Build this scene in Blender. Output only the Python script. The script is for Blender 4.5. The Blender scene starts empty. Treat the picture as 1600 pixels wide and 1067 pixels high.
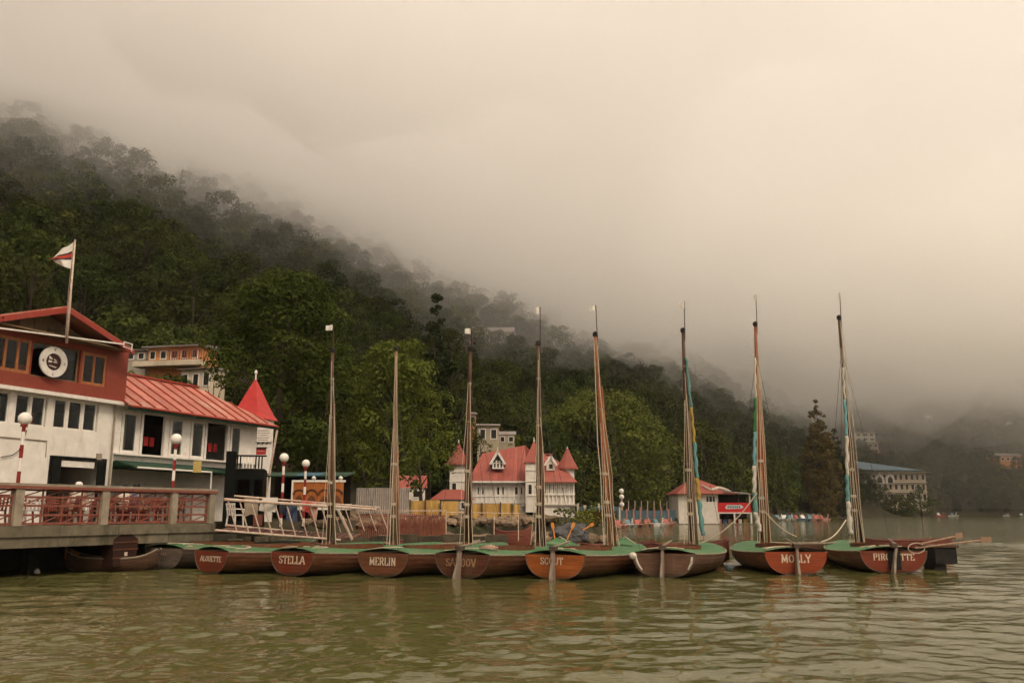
import bpy, bmesh, math, random
import numpy as np
from mathutils import Vector, Matrix, noise as mn

R = math.radians
random.seed(7)
RNG = np.random.default_rng(7)
SC = bpy.context.scene
COL = SC.collection

# ---------------------------------------------------------------- camera
F_PX = 1350.0                       # focal length in photograph pixels (1600 wide)
PITCH = math.atan(266.5 / F_PX)     # puts the lake horizon at row 800 of 1067
CAM_Z = 1.8
cam_d = bpy.data.cameras.new('camera')
cam = bpy.data.objects.new('camera', cam_d)
COL.objects.link(cam)
cam.location = (0, 0, CAM_Z)
cam.rotation_euler = (R(90) + PITCH, 0, 0)
cam_d.sensor_width = 36.0
cam_d.lens = 36.0 * F_PX / 1600.0
cam_d.clip_start = 0.1
cam_d.clip_end = 6000.0
SC.camera = cam

# ---------------------------------------------------------------- sky: overcast, warm and bright
SUN_EL, SUN_AZ = R(46), R(150)      # soft sun behind the camera, to the right
world = bpy.data.worlds.new('World')
SC.world = world
world.use_nodes = True
wn, wl = world.node_tree.nodes, world.node_tree.links
wn.clear()
w_out = wn.new('ShaderNodeOutputWorld')
w_bg = wn.new('ShaderNodeBackground')
w_sky = wn.new('ShaderNodeTexSky')
w_sky.sky_type = 'NISHITA'
w_sky.sun_disc = False
w_sky.sun_elevation = SUN_EL
w_sky.sun_rotation = SUN_AZ
w_sky.dust_density = 6.0
w_geo = wn.new('ShaderNodeTexCoord')
w_sep = wn.new('ShaderNodeSeparateXYZ')
wl.new(w_geo.outputs['Generated'], w_sep.inputs[0])
w_ramp = wn.new('ShaderNodeValToRGB')          # overcast cloud: darker to the horizon, brighter to the zenith
w_ramp.color_ramp.interpolation = 'B_SPLINE'
w_ramp.color_ramp.elements[0].position = 0.0
w_ramp.color_ramp.elements[0].color = (0.30, 0.241, 0.192, 1)
w_ramp.color_ramp.elements[1].position = 1.0
w_ramp.color_ramp.elements[1].color = (1.0, 0.856, 0.725, 1)
for pos_, c_ in ((0.22, (0.435, 0.357, 0.291)), (0.5, (0.68, 0.57, 0.48)), (0.75, (0.90, 0.763, 0.646))):
    w_ramp.color_ramp.elements.new(pos_).color = (*c_, 1)
wl.new(w_sep.outputs['Z'], w_ramp.inputs[0])
w_mix = wn.new('ShaderNodeMixRGB')
w_mix.inputs[0].default_value = 0.92           # the cloud cover over the clear sky
wl.new(w_sky.outputs[0], w_mix.inputs[1])
w_gain = wn.new('ShaderNodeVectorMath')
w_gain.operation = 'SCALE'
w_gain.inputs['Scale'].default_value = 8.0
wl.new(w_ramp.outputs[0], w_gain.inputs[0])
wl.new(w_gain.outputs[0], w_mix.inputs[2])
wl.new(w_mix.outputs[0], w_bg.inputs['Color'])
w_bg.inputs['Strength'].default_value = 0.10
wl.new(w_bg.outputs[0], w_out.inputs['Surface'])

sun_d = bpy.data.lights.new('sun', 'SUN')
sun_d.energy = 1.5
sun_d.angle = R(14)
sun_d.color = (1.0, 0.85, 0.66)
sun = bpy.data.objects.new('sun', sun_d)
COL.objects.link(sun)
sdir = Vector((math.sin(SUN_AZ) * math.cos(SUN_EL), math.cos(SUN_AZ) * math.cos(SUN_EL), math.sin(SUN_EL)))
sun.rotation_euler = sdir.to_track_quat('Z', 'Y').to_euler()
sun.location = (0, -40, 60)

vs = SC.view_settings
vs.view_transform = 'Standard'
vs.look = 'None'
vs.exposure = 1.04
vs.gamma = 1.0
vs.use_curve_mapping = False
SC.cycles.volume_bounces = 4
SC.cycles.diffuse_bounces = 3
SC.cycles.glossy_bounces = 3
SC.cycles.max_bounces = 8
SC.cycles.transparent_max_bounces = 24
SC.cycles.use_denoising = True
SC.cycles.use_adaptive_sampling = True
SC.cycles.adaptive_threshold = 0.05
SC.cycles.sample_clamp_indirect = 6.0

# ---------------------------------------------------------------- pixel <-> place
def ray(px, py):
    u, v = (px - 800.0) / F_PX, (533.5 - py) / F_PX
    c, s = math.cos(PITCH), math.sin(PITCH)
    return Vector((u, c - v * s, s + v * c))
def P(px, py, d):
    """the place at forward distance d that the photograph shows at pixel (px, py)"""
    r = ray(px, py)
    return Vector((0, 0, CAM_Z)) + r * (d / r.y)
def Wt(px, py, z=0.0):
    """the place on the level z"""
    r = ray(px, py)
    return Vector((0, 0, CAM_Z)) + r * ((z - CAM_Z) / r.z)
def on_wall(px, py, O, e):
    """(along, up) on the upright plane through O along e"""
    r = ray(px, py)
    n = Vector((e.y, -e.x, 0))
    t = (O - Vector((0, 0, CAM_Z))).dot(n) / r.dot(n)
    p = Vector((0, 0, CAM_Z)) + r * t
    return (p - O).dot(e), p.z

# ---------------------------------------------------------------- materials
MATS = {}
def nodes_of(name):
    m = bpy.data.materials.new(name)
    m.use_nodes = True
    nt = m.node_tree
    nt.nodes.clear()
    out = nt.nodes.new('ShaderNodeOutputMaterial')
    return m, nt.nodes, nt.links, out
def mat(name, c1, c2=None, scale=3.0, rough=0.6, bump=0.15, stretch=(1, 1, 1), spec=0.2, metal=0.0,
        stain=None, stain_scale=0.8, stain_amt=0.5, coat=0.0, detail=6.0, rand=0.0, bump_scale=None, low_shade=0.0):
    """a painted, wooden, stone or cloth surface: two tones of grain, optional stains with a shape of their own"""
    m, N, L, out = nodes_of(name)
    b = N.new('ShaderNodeBsdfPrincipled')
    L.new(b.outputs[0], out.inputs['Surface'])
    tc = N.new('ShaderNodeTexCoord')
    mp = N.new('ShaderNodeMapping')
    mp.inputs['Scale'].default_value = stretch
    L.new(tc.outputs['Object'], mp.inputs[0])
    nz = N.new('ShaderNodeTexNoise')
    nz.inputs['Scale'].default_value = scale
    nz.inputs['Detail'].default_value = detail
    nz.inputs['Roughness'].default_value = 0.65
    L.new(mp.outputs[0], nz.inputs['Vector'])
    cr = N.new('ShaderNodeValToRGB')
    c2 = c2 or tuple(x * 0.72 for x in c1)
    cr.color_ramp.elements[0].position, cr.color_ramp.elements[1].position = 0.33, 0.68
    cr.color_ramp.elements[0].color = (*c2, 1)
    cr.color_ramp.elements[1].color = (*c1, 1)
    L.new(nz.outputs[0], cr.inputs[0])
    col = cr.outputs[0]
    if stain:
        n2 = N.new('ShaderNodeTexNoise')
        n2.inputs['Scale'].default_value = stain_scale
        n2.inputs['Detail'].default_value = 9.0
        n2.inputs['Roughness'].default_value = 0.7
        mp2 = N.new('ShaderNodeMapping')
        mp2.inputs['Scale'].default_value = (1, 1, 0.35)
        mp2.inputs['Location'].default_value = (3.1, 7.7, 1.3)
        L.new(tc.outputs['Object'], mp2.inputs[0])
        L.new(mp2.outputs[0], n2.inputs['Vector'])
        r2 = N.new('ShaderNodeValToRGB')
        r2.color_ramp.elements[0].position, r2.color_ramp.elements[1].position = 0.5, 0.72
        r2.color_ramp.elements[0].color = (0, 0, 0, 1)
        r2.color_ramp.elements[1].color = (stain_amt,) * 3 + (1,)
        L.new(n2.outputs[0], r2.inputs[0])
        mx = N.new('ShaderNodeMixRGB')
        L.new(r2.outputs[0], mx.inputs[0])
        L.new(col, mx.inputs[1])
        mx.inputs[2].default_value = (*stain, 1)
        col = mx.outputs[0]
    if rand:
        oi = N.new('ShaderNodeObjectInfo')
        mr = N.new('ShaderNodeMapRange')
        mr.inputs['To Min'].default_value, mr.inputs['To Max'].default_value = 1 - rand, 1 + rand
        L.new(oi.outputs['Random'], mr.inputs[0])
        hs = N.new('ShaderNodeHueSaturation')
        L.new(mr.outputs[0], hs.inputs['Value'])
        L.new(col, hs.inputs['Color'])
        col = hs.outputs[0]
    if low_shade:                                     # shade under the hull painted in: colour darkens towards the waterline
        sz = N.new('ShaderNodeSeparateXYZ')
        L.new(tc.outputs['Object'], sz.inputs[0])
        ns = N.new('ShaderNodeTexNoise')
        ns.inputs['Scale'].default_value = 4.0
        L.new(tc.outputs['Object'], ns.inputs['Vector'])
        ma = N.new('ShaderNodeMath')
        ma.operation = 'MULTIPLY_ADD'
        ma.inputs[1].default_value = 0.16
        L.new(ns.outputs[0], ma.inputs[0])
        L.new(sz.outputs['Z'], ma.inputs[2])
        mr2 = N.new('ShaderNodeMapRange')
        mr2.inputs['From Min'].default_value, mr2.inputs['From Max'].default_value = low_shade + 0.02, low_shade + 0.13
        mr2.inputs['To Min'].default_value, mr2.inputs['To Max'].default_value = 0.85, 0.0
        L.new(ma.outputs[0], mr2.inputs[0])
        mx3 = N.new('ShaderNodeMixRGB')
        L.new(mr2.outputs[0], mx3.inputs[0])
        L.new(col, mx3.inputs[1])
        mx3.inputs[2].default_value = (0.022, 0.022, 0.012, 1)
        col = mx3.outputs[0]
    L.new(col, b.inputs['Base Color'])
    b.inputs['Roughness'].default_value = rough
    b.inputs['Metallic'].default_value = metal
    b.inputs['Specular IOR Level'].default_value = spec
    b.inputs['Coat Weight'].default_value = coat
    b.inputs['Coat Roughness'].default_value = 0.2
    if bump:
        bp = N.new('ShaderNodeBump')
        bp.inputs['Strength'].default_value = bump
        bp.inputs['Distance'].default_value = 0.02
        if bump_scale:
            n3 = N.new('ShaderNodeTexNoise')
            n3.inputs['Scale'].default_value = bump_scale
            L.new(mp.outputs[0], n3.inputs['Vector'])
            L.new(n3.outputs[0], bp.inputs['Height'])
        else:
            L.new(nz.outputs[0], bp.inputs['Height'])
        L.new(bp.outputs[0], b.inputs['Normal'])
    MATS[name] = m
    return m
def leaf_mat(name, dark, light, hue_spread=0.03, val_spread=0.3):
    m, N, L, out = nodes_of(name)
    tc = N.new('ShaderNodeTexCoord')
    nz = N.new('ShaderNodeTexNoise')
    nz.inputs['Scale'].default_value = 0.55
    nz.inputs['Detail'].default_value = 5.0
    L.new(tc.outputs['Object'], nz.inputs['Vector'])
    cr = N.new('ShaderNodeValToRGB')
    cr.color_ramp.elements[0].position, cr.color_ramp.elements[1].position = 0.35, 0.66
    cr.color_ramp.elements[0].color = (*dark, 1)
    cr.color_ramp.elements[1].color = (*light, 1)
    L.new(nz.outputs[0], cr.inputs[0])
    oi = N.new('ShaderNodeObjectInfo')
    h = N.new('ShaderNodeMapRange')
    h.inputs['To Min'].default_value, h.inputs['To Max'].default_value = 0.5 - hue_spread, 0.5 + hue_spread
    L.new(oi.outputs['Random'], h.inputs[0])
    wn_ = N.new('ShaderNodeTexWhiteNoise')
    wn_.noise_dimensions = '1D'
    L.new(oi.outputs['Random'], wn_.inputs['W'])
    v = N.new('ShaderNodeMapRange')
    v.inputs['To Min'].default_value, v.inputs['To Max'].default_value = 1 - val_spread, 1 + val_spread
    L.new(wn_.outputs['Value'], v.inputs[0])
    hs = N.new('ShaderNodeHueSaturation')
    L.new(h.outputs[0], hs.inputs['Hue'])
    L.new(v.outputs[0], hs.inputs['Value'])
    L.new(cr.outputs[0], hs.inputs['Color'])
    d = N.new('ShaderNodeBsdfDiffuse')
    t = N.new('ShaderNodeBsdfTranslucent')
    mx = N.new('ShaderNodeMixShader')
    mx.inputs[0].default_value = 0.25
    L.new(hs.outputs[0], d.inputs['Color'])
    L.new(hs.outputs[0], t.inputs['Color'])
    L.new(d.outputs[0], mx.inputs[1])
    L.new(t.outputs[0], mx.inputs[2])
    L.new(mx.outputs[0], out.inputs['Surface'])
    MATS[name] = m
    return m
def glass_mat(name, tint=(0.75, 0.8, 0.78), refl=0.06):
    m, N, L, out = nodes_of(name)
    tr = N.new('ShaderNodeBsdfTransparent')
    tr.inputs[0].default_value = (*tint, 1)
    g = N.new('ShaderNodeBsdfGlossy')
    g.inputs['Roughness'].default_value = 0.03
    mx = N.new('ShaderNodeMixShader')
    mx.inputs[0].default_value = refl
    L.new(tr.outputs[0], mx.inputs[1])
    L.new(g.outputs[0], mx.inputs[2])
    L.new(mx.outputs[0], out.inputs['Surface'])
    MATS[name] = m
    return m
def volume_mat(name, color, density, aniso=0.2):
    m, N, L, out = nodes_of(name)
    v = N.new('ShaderNodeVolumePrincipled')
    v.inputs['Color'].default_value = (*color, 1)
    v.inputs['Density'].default_value = density
    v.inputs['Anisotropy'].default_value = aniso
    L.new(v.outputs[0], out.inputs['Volume'])
    MATS[name] = m
    return m

# ---------------------------------------------------------------- mesh building
class MB:
    """collects shapes; build() links them as ONE mesh object"""
    def __init__(self):
        self.v, self.f = [], []
    def add(self, vs, fs):
        o = len(self.v)
        self.v += [tuple(p) for p in vs]
        self.f += [tuple(i + o for i in f) for f in fs]
        return self
    def box(self, c, s, rz=0.0, top=1.0):
        """centre, size; top < 1 tapers the top"""
        hx, hy, hz = s[0] / 2, s[1] / 2, s[2] / 2
        cz, sz = math.cos(rz), math.sin(rz)
        vs = []
        for z, k in ((-hz, 1.0), (hz, top)):
            for x, y in ((-hx, -hy), (hx, -hy), (hx, hy), (-hx, hy)):
                x, y = x * k, y * k
                vs.append((c[0] + x * cz - y * sz, c[1] + x * sz + y * cz, c[2] + z))
        return self.add(vs, [(3, 2, 1, 0), (4, 5, 6, 7), (0, 1, 5, 4), (1, 2, 6, 5), (2, 3, 7, 6), (3, 0, 4, 7)])
    def span(self, x0, x1, y0, y1, z0, z1):
        return self.box(((x0 + x1) / 2, (y0 + y1) / 2, (z0 + z1) / 2), (abs(x1 - x0), abs(y1 - y0), abs(z1 - z0)))
    def bar(self, a, b, w, h=None, up=(0, 0, 1)):
        """a squared bar from a to b"""
        a, b = Vector(a), Vector(b)
        h = h or w
        d = (b - a).normalized()
        u = Vector(up)
        if abs(d.dot(u)) > 0.97:
            u = Vector((0, 1, 0))
        s = d.cross(u).normalized() * (w / 2)
        t = s.cross(d).normalized() * (h / 2)
        vs = [a - s - t, a + s - t, a + s + t, a - s + t, b - s - t, b + s - t, b + s + t, b - s + t]
        return self.add(vs, [(3, 2, 1, 0), (4, 5, 6, 7), (0, 1, 5, 4), (1, 2, 6, 5), (2, 3, 7, 6), (3, 0, 4, 7)])
    def tube(self, pts, r, n=6, caps=True):
        """round tube along pts; r a number or one per point"""
        pts = [Vector(p) for p in pts]
        rs = r if isinstance(r, (list, tuple)) else [r] * len(pts)
        vs, fs = [], []
        prev = None
        for i, p in enumerate(pts):
            d = (pts[min(i + 1, len(pts) - 1)] - pts[max(i - 1, 0)])
            d = d.normalized() if d.length > 1e-9 else Vector((0, 0, 1))
            if prev is None:
                u = Vector((1, 0, 0)) if abs(d.x) < 0.9 else Vector((0, 1, 0))
                s = d.cross(u).normalized()
            else:
                s = (prev - d * prev.dot(d)).normalized()
            prev = s
            t = d.cross(s)
            for k in range(n):
                a = 2 * math.pi * k / n
                vs.append(p + (s * math.cos(a) + t * math.sin(a)) * rs[i])
        for i in range(len(pts) - 1):
            for k in range(n):
                fs.append((i * n + k, i * n + (k + 1) % n, (i + 1) * n + (k + 1) % n, (i + 1) * n + k))
        if caps:
            fs.append(tuple(range(n - 1, -1, -1)))
            fs.append(tuple(range((len(pts) - 1) * n, len(pts) * n)))
        return self.add(vs, fs)
    def lathe(self, prof, c=(0, 0, 0), n=12):
        """prof: (radius, z) from bottom to top"""
        vs, fs = [], []
        for r_, z in prof:
            for k in range(n):
                a = 2 * math.pi * k / n
                vs.append((c[0] + r_ * math.cos(a), c[1] + r_ * math.sin(a), c[2] + z))
        for i in range(len(prof) - 1):
            for k in range(n):
                fs.append((i * n + k, i * n + (k + 1) % n, (i + 1) * n + (k + 1) % n, (i + 1) * n + k))
        fs.append(tuple(range(n - 1, -1, -1)))
        fs.append(tuple(range((len(prof) - 1) * n, len(prof) * n)))
        return self.add(vs, fs)
    def prism(self, poly, a, b):
        """poly: list of points (Vector) of one face; b - a: the extrusion"""
        off = Vector(b) - Vector(a)
        n = len(poly)
        vs = [Vector(p) for p in poly] + [Vector(p) + off for p in poly]
        fs = [tuple(range(n - 1, -1, -1)), tuple(range(n, 2 * n))]
        fs += [(i, (i + 1) % n, n + (i + 1) % n, n + i) for i in range(n)]
        return self.add(vs, fs)
    def quad(self, a, b, c, d):
        return self.add([a, b, c, d], [(0, 1, 2, 3)])
    def slab(self, poly, t):
        """a thin plate: polygon with its face normal, thickened by t downwards along the normal"""
        ps = [Vector(p) for p in poly]
        nrm = (ps[1] - ps[0]).cross(ps[2] - ps[0]).normalized()
        return self.prism(ps, (0, 0, 0), -nrm * t)
    def move(self, d):
        d = Vector(d)
        self.v = [(p[0] + d.x, p[1] + d.y, p[2] + d.z) for p in self.v]
        return self
    def build(self, name, m, parent=None, smooth=False, world=False, recalc=True):
        me = bpy.data.meshes.new(name)
        vs = self.v
        if world and parent is not None:
            inv = ROOTM[parent.name].inverted()
            vs = [tuple(inv @ Vector(p)) for p in vs]
        me.from_pydata(vs, [], self.f)
        bm = bmesh.new()
        bm.from_mesh(me)
        if recalc:
            bmesh.ops.recalc_face_normals(bm, faces=bm.faces)
        bm.to_mesh(me)
        bm.free()
        if smooth:
            me.polygons.foreach_set('use_smooth', [True] * len(me.polygons))
        return link(name, me, m, parent)
ROOTM = {}
def link(name, me, m, parent=None):
    o = bpy.data.objects.new(name, me)
    COL.objects.link(o)
    if m is not None and not me.materials:
        me.materials.append(MATS[m] if isinstance(m, str) else m)
    if parent is not None:
        o.parent = parent
    ROOTM[o.name] = Matrix.Identity(4)
    return o
def tag(o, label=None, cat=None, group=None, kind=None):
    if label: o['label'] = label
    if cat: o['category'] = cat
    if group: o['group'] = group
    if kind: o['kind'] = kind
    return o
def thing(name, label, cat, loc=(0, 0, 0), rz=0.0, group=None):
    o = bpy.data.objects.new(name, None)
    COL.objects.link(o)
    o.empty_display_size = 0.2
    o.location = loc
    o.rotation_euler = (0, 0, rz)
    ROOTM[o.name] = Matrix.Translation(Vector(loc)) @ Matrix.Rotation(rz, 4, 'Z')
    return tag(o, label, cat, group)
def copy_tree(o, parent=None):
    c = o.copy()
    COL.objects.link(c)
    c.parent = parent
    for ch in [x for x in o.children]:
        copy_tree(ch, c)
    return c
def arrays_mesh(name, verts, faces4):
    """a mesh from numpy quads"""
    me = bpy.data.meshes.new(name)
    nv, nf = len(verts), len(faces4)
    me.vertices.add(nv)
    me.vertices.foreach_set('co', np.asarray(verts, dtype=np.float32).ravel())
    me.loops.add(nf * 4)
    me.loops.foreach_set('vertex_index', np.asarray(faces4, dtype=np.int32).ravel())
    me.polygons.add(nf)
    me.polygons.foreach_set('loop_start', np.arange(0, nf * 4, 4, dtype=np.int32))
    me.update(calc_edges=True)
    return me
# ================================================================= LAND, LAKE, FOG, FOREST
UX, UY = 0.523, 0.853               # the shore runs this way; the hill rises to its left
def sp(x, y):
    return (x + 30) * UX + (y - 80) * UY, (y - 80) * UX - (x + 30) * UY
def xy(s, p):
    return -30 + s * UX - p * UY, 80 + s * UY + p * UX
SH_S = [-400, -60, -20, -8, 10, 26, 50, 78, 102, 180, 265, 390, 480, 600, 1400]
SH_P = [-36, -36, -37, -40, -40, -30, -20, -18, -21, -16, -11, -10, -20, -60, -400]
def shore_p(s):
    return np.interp(s, SH_S, SH_P)
def fbm(x, y, k, seed=0.0, oct=4):
    return mn.fractal(Vector((x * k + seed, y * k - seed, seed)), 1.0, 2.0, oct)
def height(x, y):
    s, p = sp(x, y)
    q = p - shore_p(s)
    far = y - 478.0 - 0.1 * max(0.0, x - 300)
    if q < 0 and far < 0:
        return -2.5
    z = -2.5
    if q >= 0:
        flat = 1.1 + min(q, 30) * 0.05
        p0 = np.interp(s, [-100, 60, 150, 265, 500], [0, 0, -4, -6, -20])
        rise = max(0.0, p - p0)
        slope = np.interp(s, [-200, 60, 250, 500], [0.72, 0.76, 0.80, 0.80])
        hill = slope * rise * (rise / (rise + 14.0))
        cap = np.interp(s, [-200, 40, 130, 300, 700], [142, 152, 168, 250, 340])
        hill = cap * (1 - math.exp(-hill / cap * (1 + 0.55 * (hill / cap) ** 2)))
        w = min(1.0, rise / 60.0)
        hill += w * (fbm(x, y, 0.011, 3.0) * 6 + fbm(x, y, 0.03, 8.0, 3) * 3)
        z = flat + max(0, hill)
    if far >= 0:
        f = 0.8 + 0.62 * far * (far / (far + 30.0)) * min(1, 1.0)
        f = 300 * (1 - math.exp(-f / 300 * 1.1)) + min(1, far / 60) * fbm(x, y, 0.009, 5.0) * 8
        z = max(z, f)
    return z

mat('earth', (0.060, 0.045, 0.026), (0.030, 0.028, 0.014), scale=0.15, rough=0.95, bump=0.4, stain=(0.04, 0.055, 0.02), stain_scale=0.08, stain_amt=0.8)
def build_terrain():
    xs = np.concatenate([np.arange(-620, -60, 14), np.arange(-60, 130, 5), np.arange(130, 900, 14)])
    ys = np.concatenate([np.arange(-120, 20, 14), np.arange(20, 200, 5), np.arange(200, 1100, 14)])
    V = np.array([[x, y, height(x, y)] for y in ys for x in xs])
    nx, ny = len(xs), len(ys)
    i, j = np.meshgrid(np.arange(nx - 1), np.arange(ny - 1))
    a = (j * nx + i).ravel()
    me = arrays_mesh('terrain', V, np.stack([a, a + 1, a + nx + 1, a + nx], 1))
    me.polygons.foreach_set('use_smooth', [True] * len(me.polygons))
    tag(link('terrain', me, 'earth'), 'steep earth hillside and lake bed under the forest', 'hillside', kind='structure')
build_terrain()

# ---- the lake
def lake_material():
    m, N, L, out = nodes_of('lake_water')
    b = N.new('ShaderNodeBsdfPrincipled')
    L.new(b.outputs[0], out.inputs['Surface'])
    tc = N.new('ShaderNodeTexCoord')
    n0 = N.new('ShaderNodeTexNoise')
    n0.inputs['Scale'].default_value = 0.15
    n0.inputs['Detail'].default_value = 4
    L.new(tc.outputs['Object'], n0.inputs['Vector'])
    cr = N.new('ShaderNodeValToRGB')
    cr.color_ramp.elements[0].color = (0.072, 0.069, 0.021, 1)
    cr.color_ramp.elements[1].color = (0.096, 0.092, 0.032, 1)
    L.new(n0.outputs[0], cr.inputs[0])
    L.new(cr.outputs[0], b.inputs['Base Color'])
    b.inputs['Roughness'].default_value = 0.06
    b.inputs['IOR'].default_value = 1.33
    hs = []
    for sc, st, rot in ((1.1, (0.45, 1.0, 1), 0.25), (3.2, (0.5, 1.0, 1), -0.3), (9.0, (0.6, 1.0, 1), 0.1)):
        mp = N.new('ShaderNodeMapping')
        mp.inputs['Scale'].default_value = st
        mp.inputs['Rotation'].default_value = (0, 0, rot)
        L.new(tc.outputs['Object'], mp.inputs[0])
        nz = N.new('ShaderNodeTexNoise')
        nz.inputs['Scale'].default_value = sc
        nz.inputs['Detail'].default_value = 2.5
        L.new(mp.outputs[0], nz.inputs['Vector'])
        hs.append((nz.outputs[0], 1.0 / sc))
    acc = None
    for o, w in hs:
        mu = N.new('ShaderNodeMath')
        mu.operation = 'MULTIPLY'
        mu.inputs[1].default_value = w
        L.new(o, mu.inputs[0])
        if acc is None:
            acc = mu.outputs[0]
        else:
            ad = N.new('ShaderNodeMath')
            L.new(acc, ad.inputs[0])
            L.new(mu.outputs[0], ad.inputs[1])
            acc = ad.outputs[0]
    bp = N.new('ShaderNodeBump')
    bp.inputs['Strength'].default_value = 1.0
    sx_ = N.new('ShaderNodeSeparateXYZ')           # sheltered water by the moorings, ruffled by wind further out
    L.new(tc.outputs['Object'], sx_.inputs[0])
    mr_ = N.new('ShaderNodeMapRange')
    mr_.inputs['From Min'].default_value, mr_.inputs['From Max'].default_value = 35.0, 110.0
    mr_.inputs['To Min'].default_value, mr_.inputs['To Max'].default_value = 0.035, 0.16
    L.new(sx_.outputs['Y'], mr_.inputs[0])
    L.new(mr_.outputs[0], bp.inputs['Distance'])
    L.new(acc, bp.inputs['Height'])
    L.new(bp.outputs[0], b.inputs['Normal'])
    MATS['lake_water'] = m
lake_material()
def build_lake():
    yn = [-300, -120, -50, -20, -8, 0, 3] + list(np.exp(np.linspace(math.log(5.0), math.log(75.0), 560))) + [90, 120, 170, 250, 400, 700, 1100]
    cn = [-40, -12, -4, -2, -1.3] + list(np.linspace(-1, 1, 430)) + [1.3, 2, 4, 12, 40]
    Y, C = np.meshgrid(np.array(yn), np.array(cn), indexing='ij')
    X = C * (0.78 * np.maximum(Y, 2.0) + 1.5)
    rg = np.random.default_rng(21)
    Z = np.zeros_like(X)
    for lam0, lam1, amp, nw, spread in ((1.6, 3.2, 0.0105, 12, 0.6), (0.75, 1.5, 0.0095, 18, 0.9), (0.28, 0.7, 0.0046, 28, 1.3)):
        for _ in range(nw):
            lam = rg.uniform(lam0, lam1)
            th = -math.pi / 2 + 0.25 + rg.normal(0, spread)
            k = 2 * math.pi / lam
            ph = rg.uniform(0, 6.28)
            wob = 0.9 * np.sin(X * 0.21 + ph) + 0.7 * np.sin(Y * 0.17 + ph * 2)
            Z += amp * rg.uniform(0.5, 1.0) / math.sqrt(nw) * 1.9 * np.sin(k * (X * math.cos(th) + Y * math.sin(th)) + ph + wob)
    env = 0.55 + 0.45 * np.sin(X * 0.16 + 1.3 * np.sin(Y * 0.11) + 0.8) * np.sin(Y * 0.23 + 0.7 * np.sin(X * 0.13))
    env += 0.25
    fade = np.clip((75 - Y) / 25, 0, 1) * np.clip((Y - 5.0) / 1.0, 0, 1) * np.clip((1.0 - np.abs(C)) / 0.03, 0, 1)
    Z = Z * env * fade
    ny, nx = X.shape
    V = np.stack([X.ravel(), Y.ravel(), Z.ravel()], 1)
    i, j = np.meshgrid(np.arange(nx - 1), np.arange(ny - 1))
    a = (j * nx + i).ravel()
    me = arrays_mesh('lake', V, np.stack([a, a + 1, a + nx + 1, a + nx], 1))
    me.polygons.foreach_set('use_smooth', [True] * len(me.polygons))
    tag(link('lake', me, 'lake_water'), 'rippled olive green lake water', 'lake', kind='structure')
build_lake()

# ---- the air: one box of thin even haze, and the fog banks lying on the hill
HAZE_C = (1.0, 0.988, 0.968)
volume_mat('haze_air', HAZE_C, 0.00011, 0.3)
hz = MB().span(-640, 920, -130, 1120, -6, 420).build('haze', 'haze_air')
tag(hz, 'thin warm haze in the air over lake and hill', 'haze', kind='stuff')
SOFT = np.linspace(-110, 110, 12)
def fog_bank(base, dens, seed, amp, top, far=False):
    ss = np.linspace(-500, 1450, 100)
    V, nS, nP = [], len(ss), 70
    for lay in (0, 1):
        for s in ss:
            p_edge = -200 - 0.75 * 120 * math.log(1 + math.exp((s - 150) / 120.0))
            for k in range(nP):
                t = k / (nP - 1)
                p = p_edge + t * (760 - p_edge)
                x, y = xy(s, p)
                rise = float(np.mean(np.interp(s + SOFT, [-200, 20, 110, 260, 450, 650, 1500], [1.78, 1.62, 1.12, 0.84, 1.18, 1.8, 1.8])))
                if far:
                    rise = np.interp(s, [-500, 60, 220, 330, 1500], [24, 18, 5, 1, 1])
                zb = base * rise + amp * min(1.0, 0.08 + (p - p_edge) / 330.0) * (fbm(x, y, 0.008, seed) + 0.75 * fbm(x, y, 0.02, seed + 9) + 0.3 * fbm(x, y, 0.045, seed + 17, 2))
                th = top * (1 + 0.44 * float(np.mean(np.clip((s + SOFT - 200) / 400.0, 0, 1)))) * (1 - math.exp(-((p - p_edge) / 430.0) ** 1.9))
                zs_ = base * rise + th + 1.0 + 0.6 * amp * min(1.0, 0.08 + (p - p_edge) / 330.0)                 # smooth upper side, ragged lower side
                V.append((x, y, max(zs_, zb + 0.6 + 0.15 * th) if lay else zb))
    n = nS * nP
    F = []
    def face(q, flip):
        for tri in ((q[0], q[1], q[2]), (q[0], q[2], q[3])):     # same diagonal above and below
            F.append(tuple(reversed(tri)) if flip else tri)
    for l in (0, 1):
        for a in range(nS - 1):
            for b in range(nP - 1):
                i = l * n + a * nP + b
                face((i, i + 1, i + nP + 1, i + nP), l == 1)
    for a in range(nS - 1):
        for b in (0, nP - 1):
            i = a * nP + b
            face((i, i + nP, n + i + nP, n + i), b != 0)
    for b in range(nP - 1):
        for a in (0, nS - 1):
            i = a * nP + b
            face((i, i + 1, n + i + 1, n + i), a == 0)
    mb = MB()
    mb.v, mb.f = V, F
    nm = 'fog_%d' % base
    volume_mat(nm, HAZE_C, dens, 0.25)
    o = mb.build('fog', nm, recalc=False)
    tag(o, 'pale fog bank hanging on the wooded slope', 'fog', 'fog over the hillside', kind='stuff')
for args in ((4, 0.0004, 15.0, 1.5, 120, True), (40, 0.0034, 1.0, 30, 66), (57, 0.0075, 4.0, 28, 60), (76, 0.025, 7.0, 22, 62)):
    fog_bank(*args)

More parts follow.
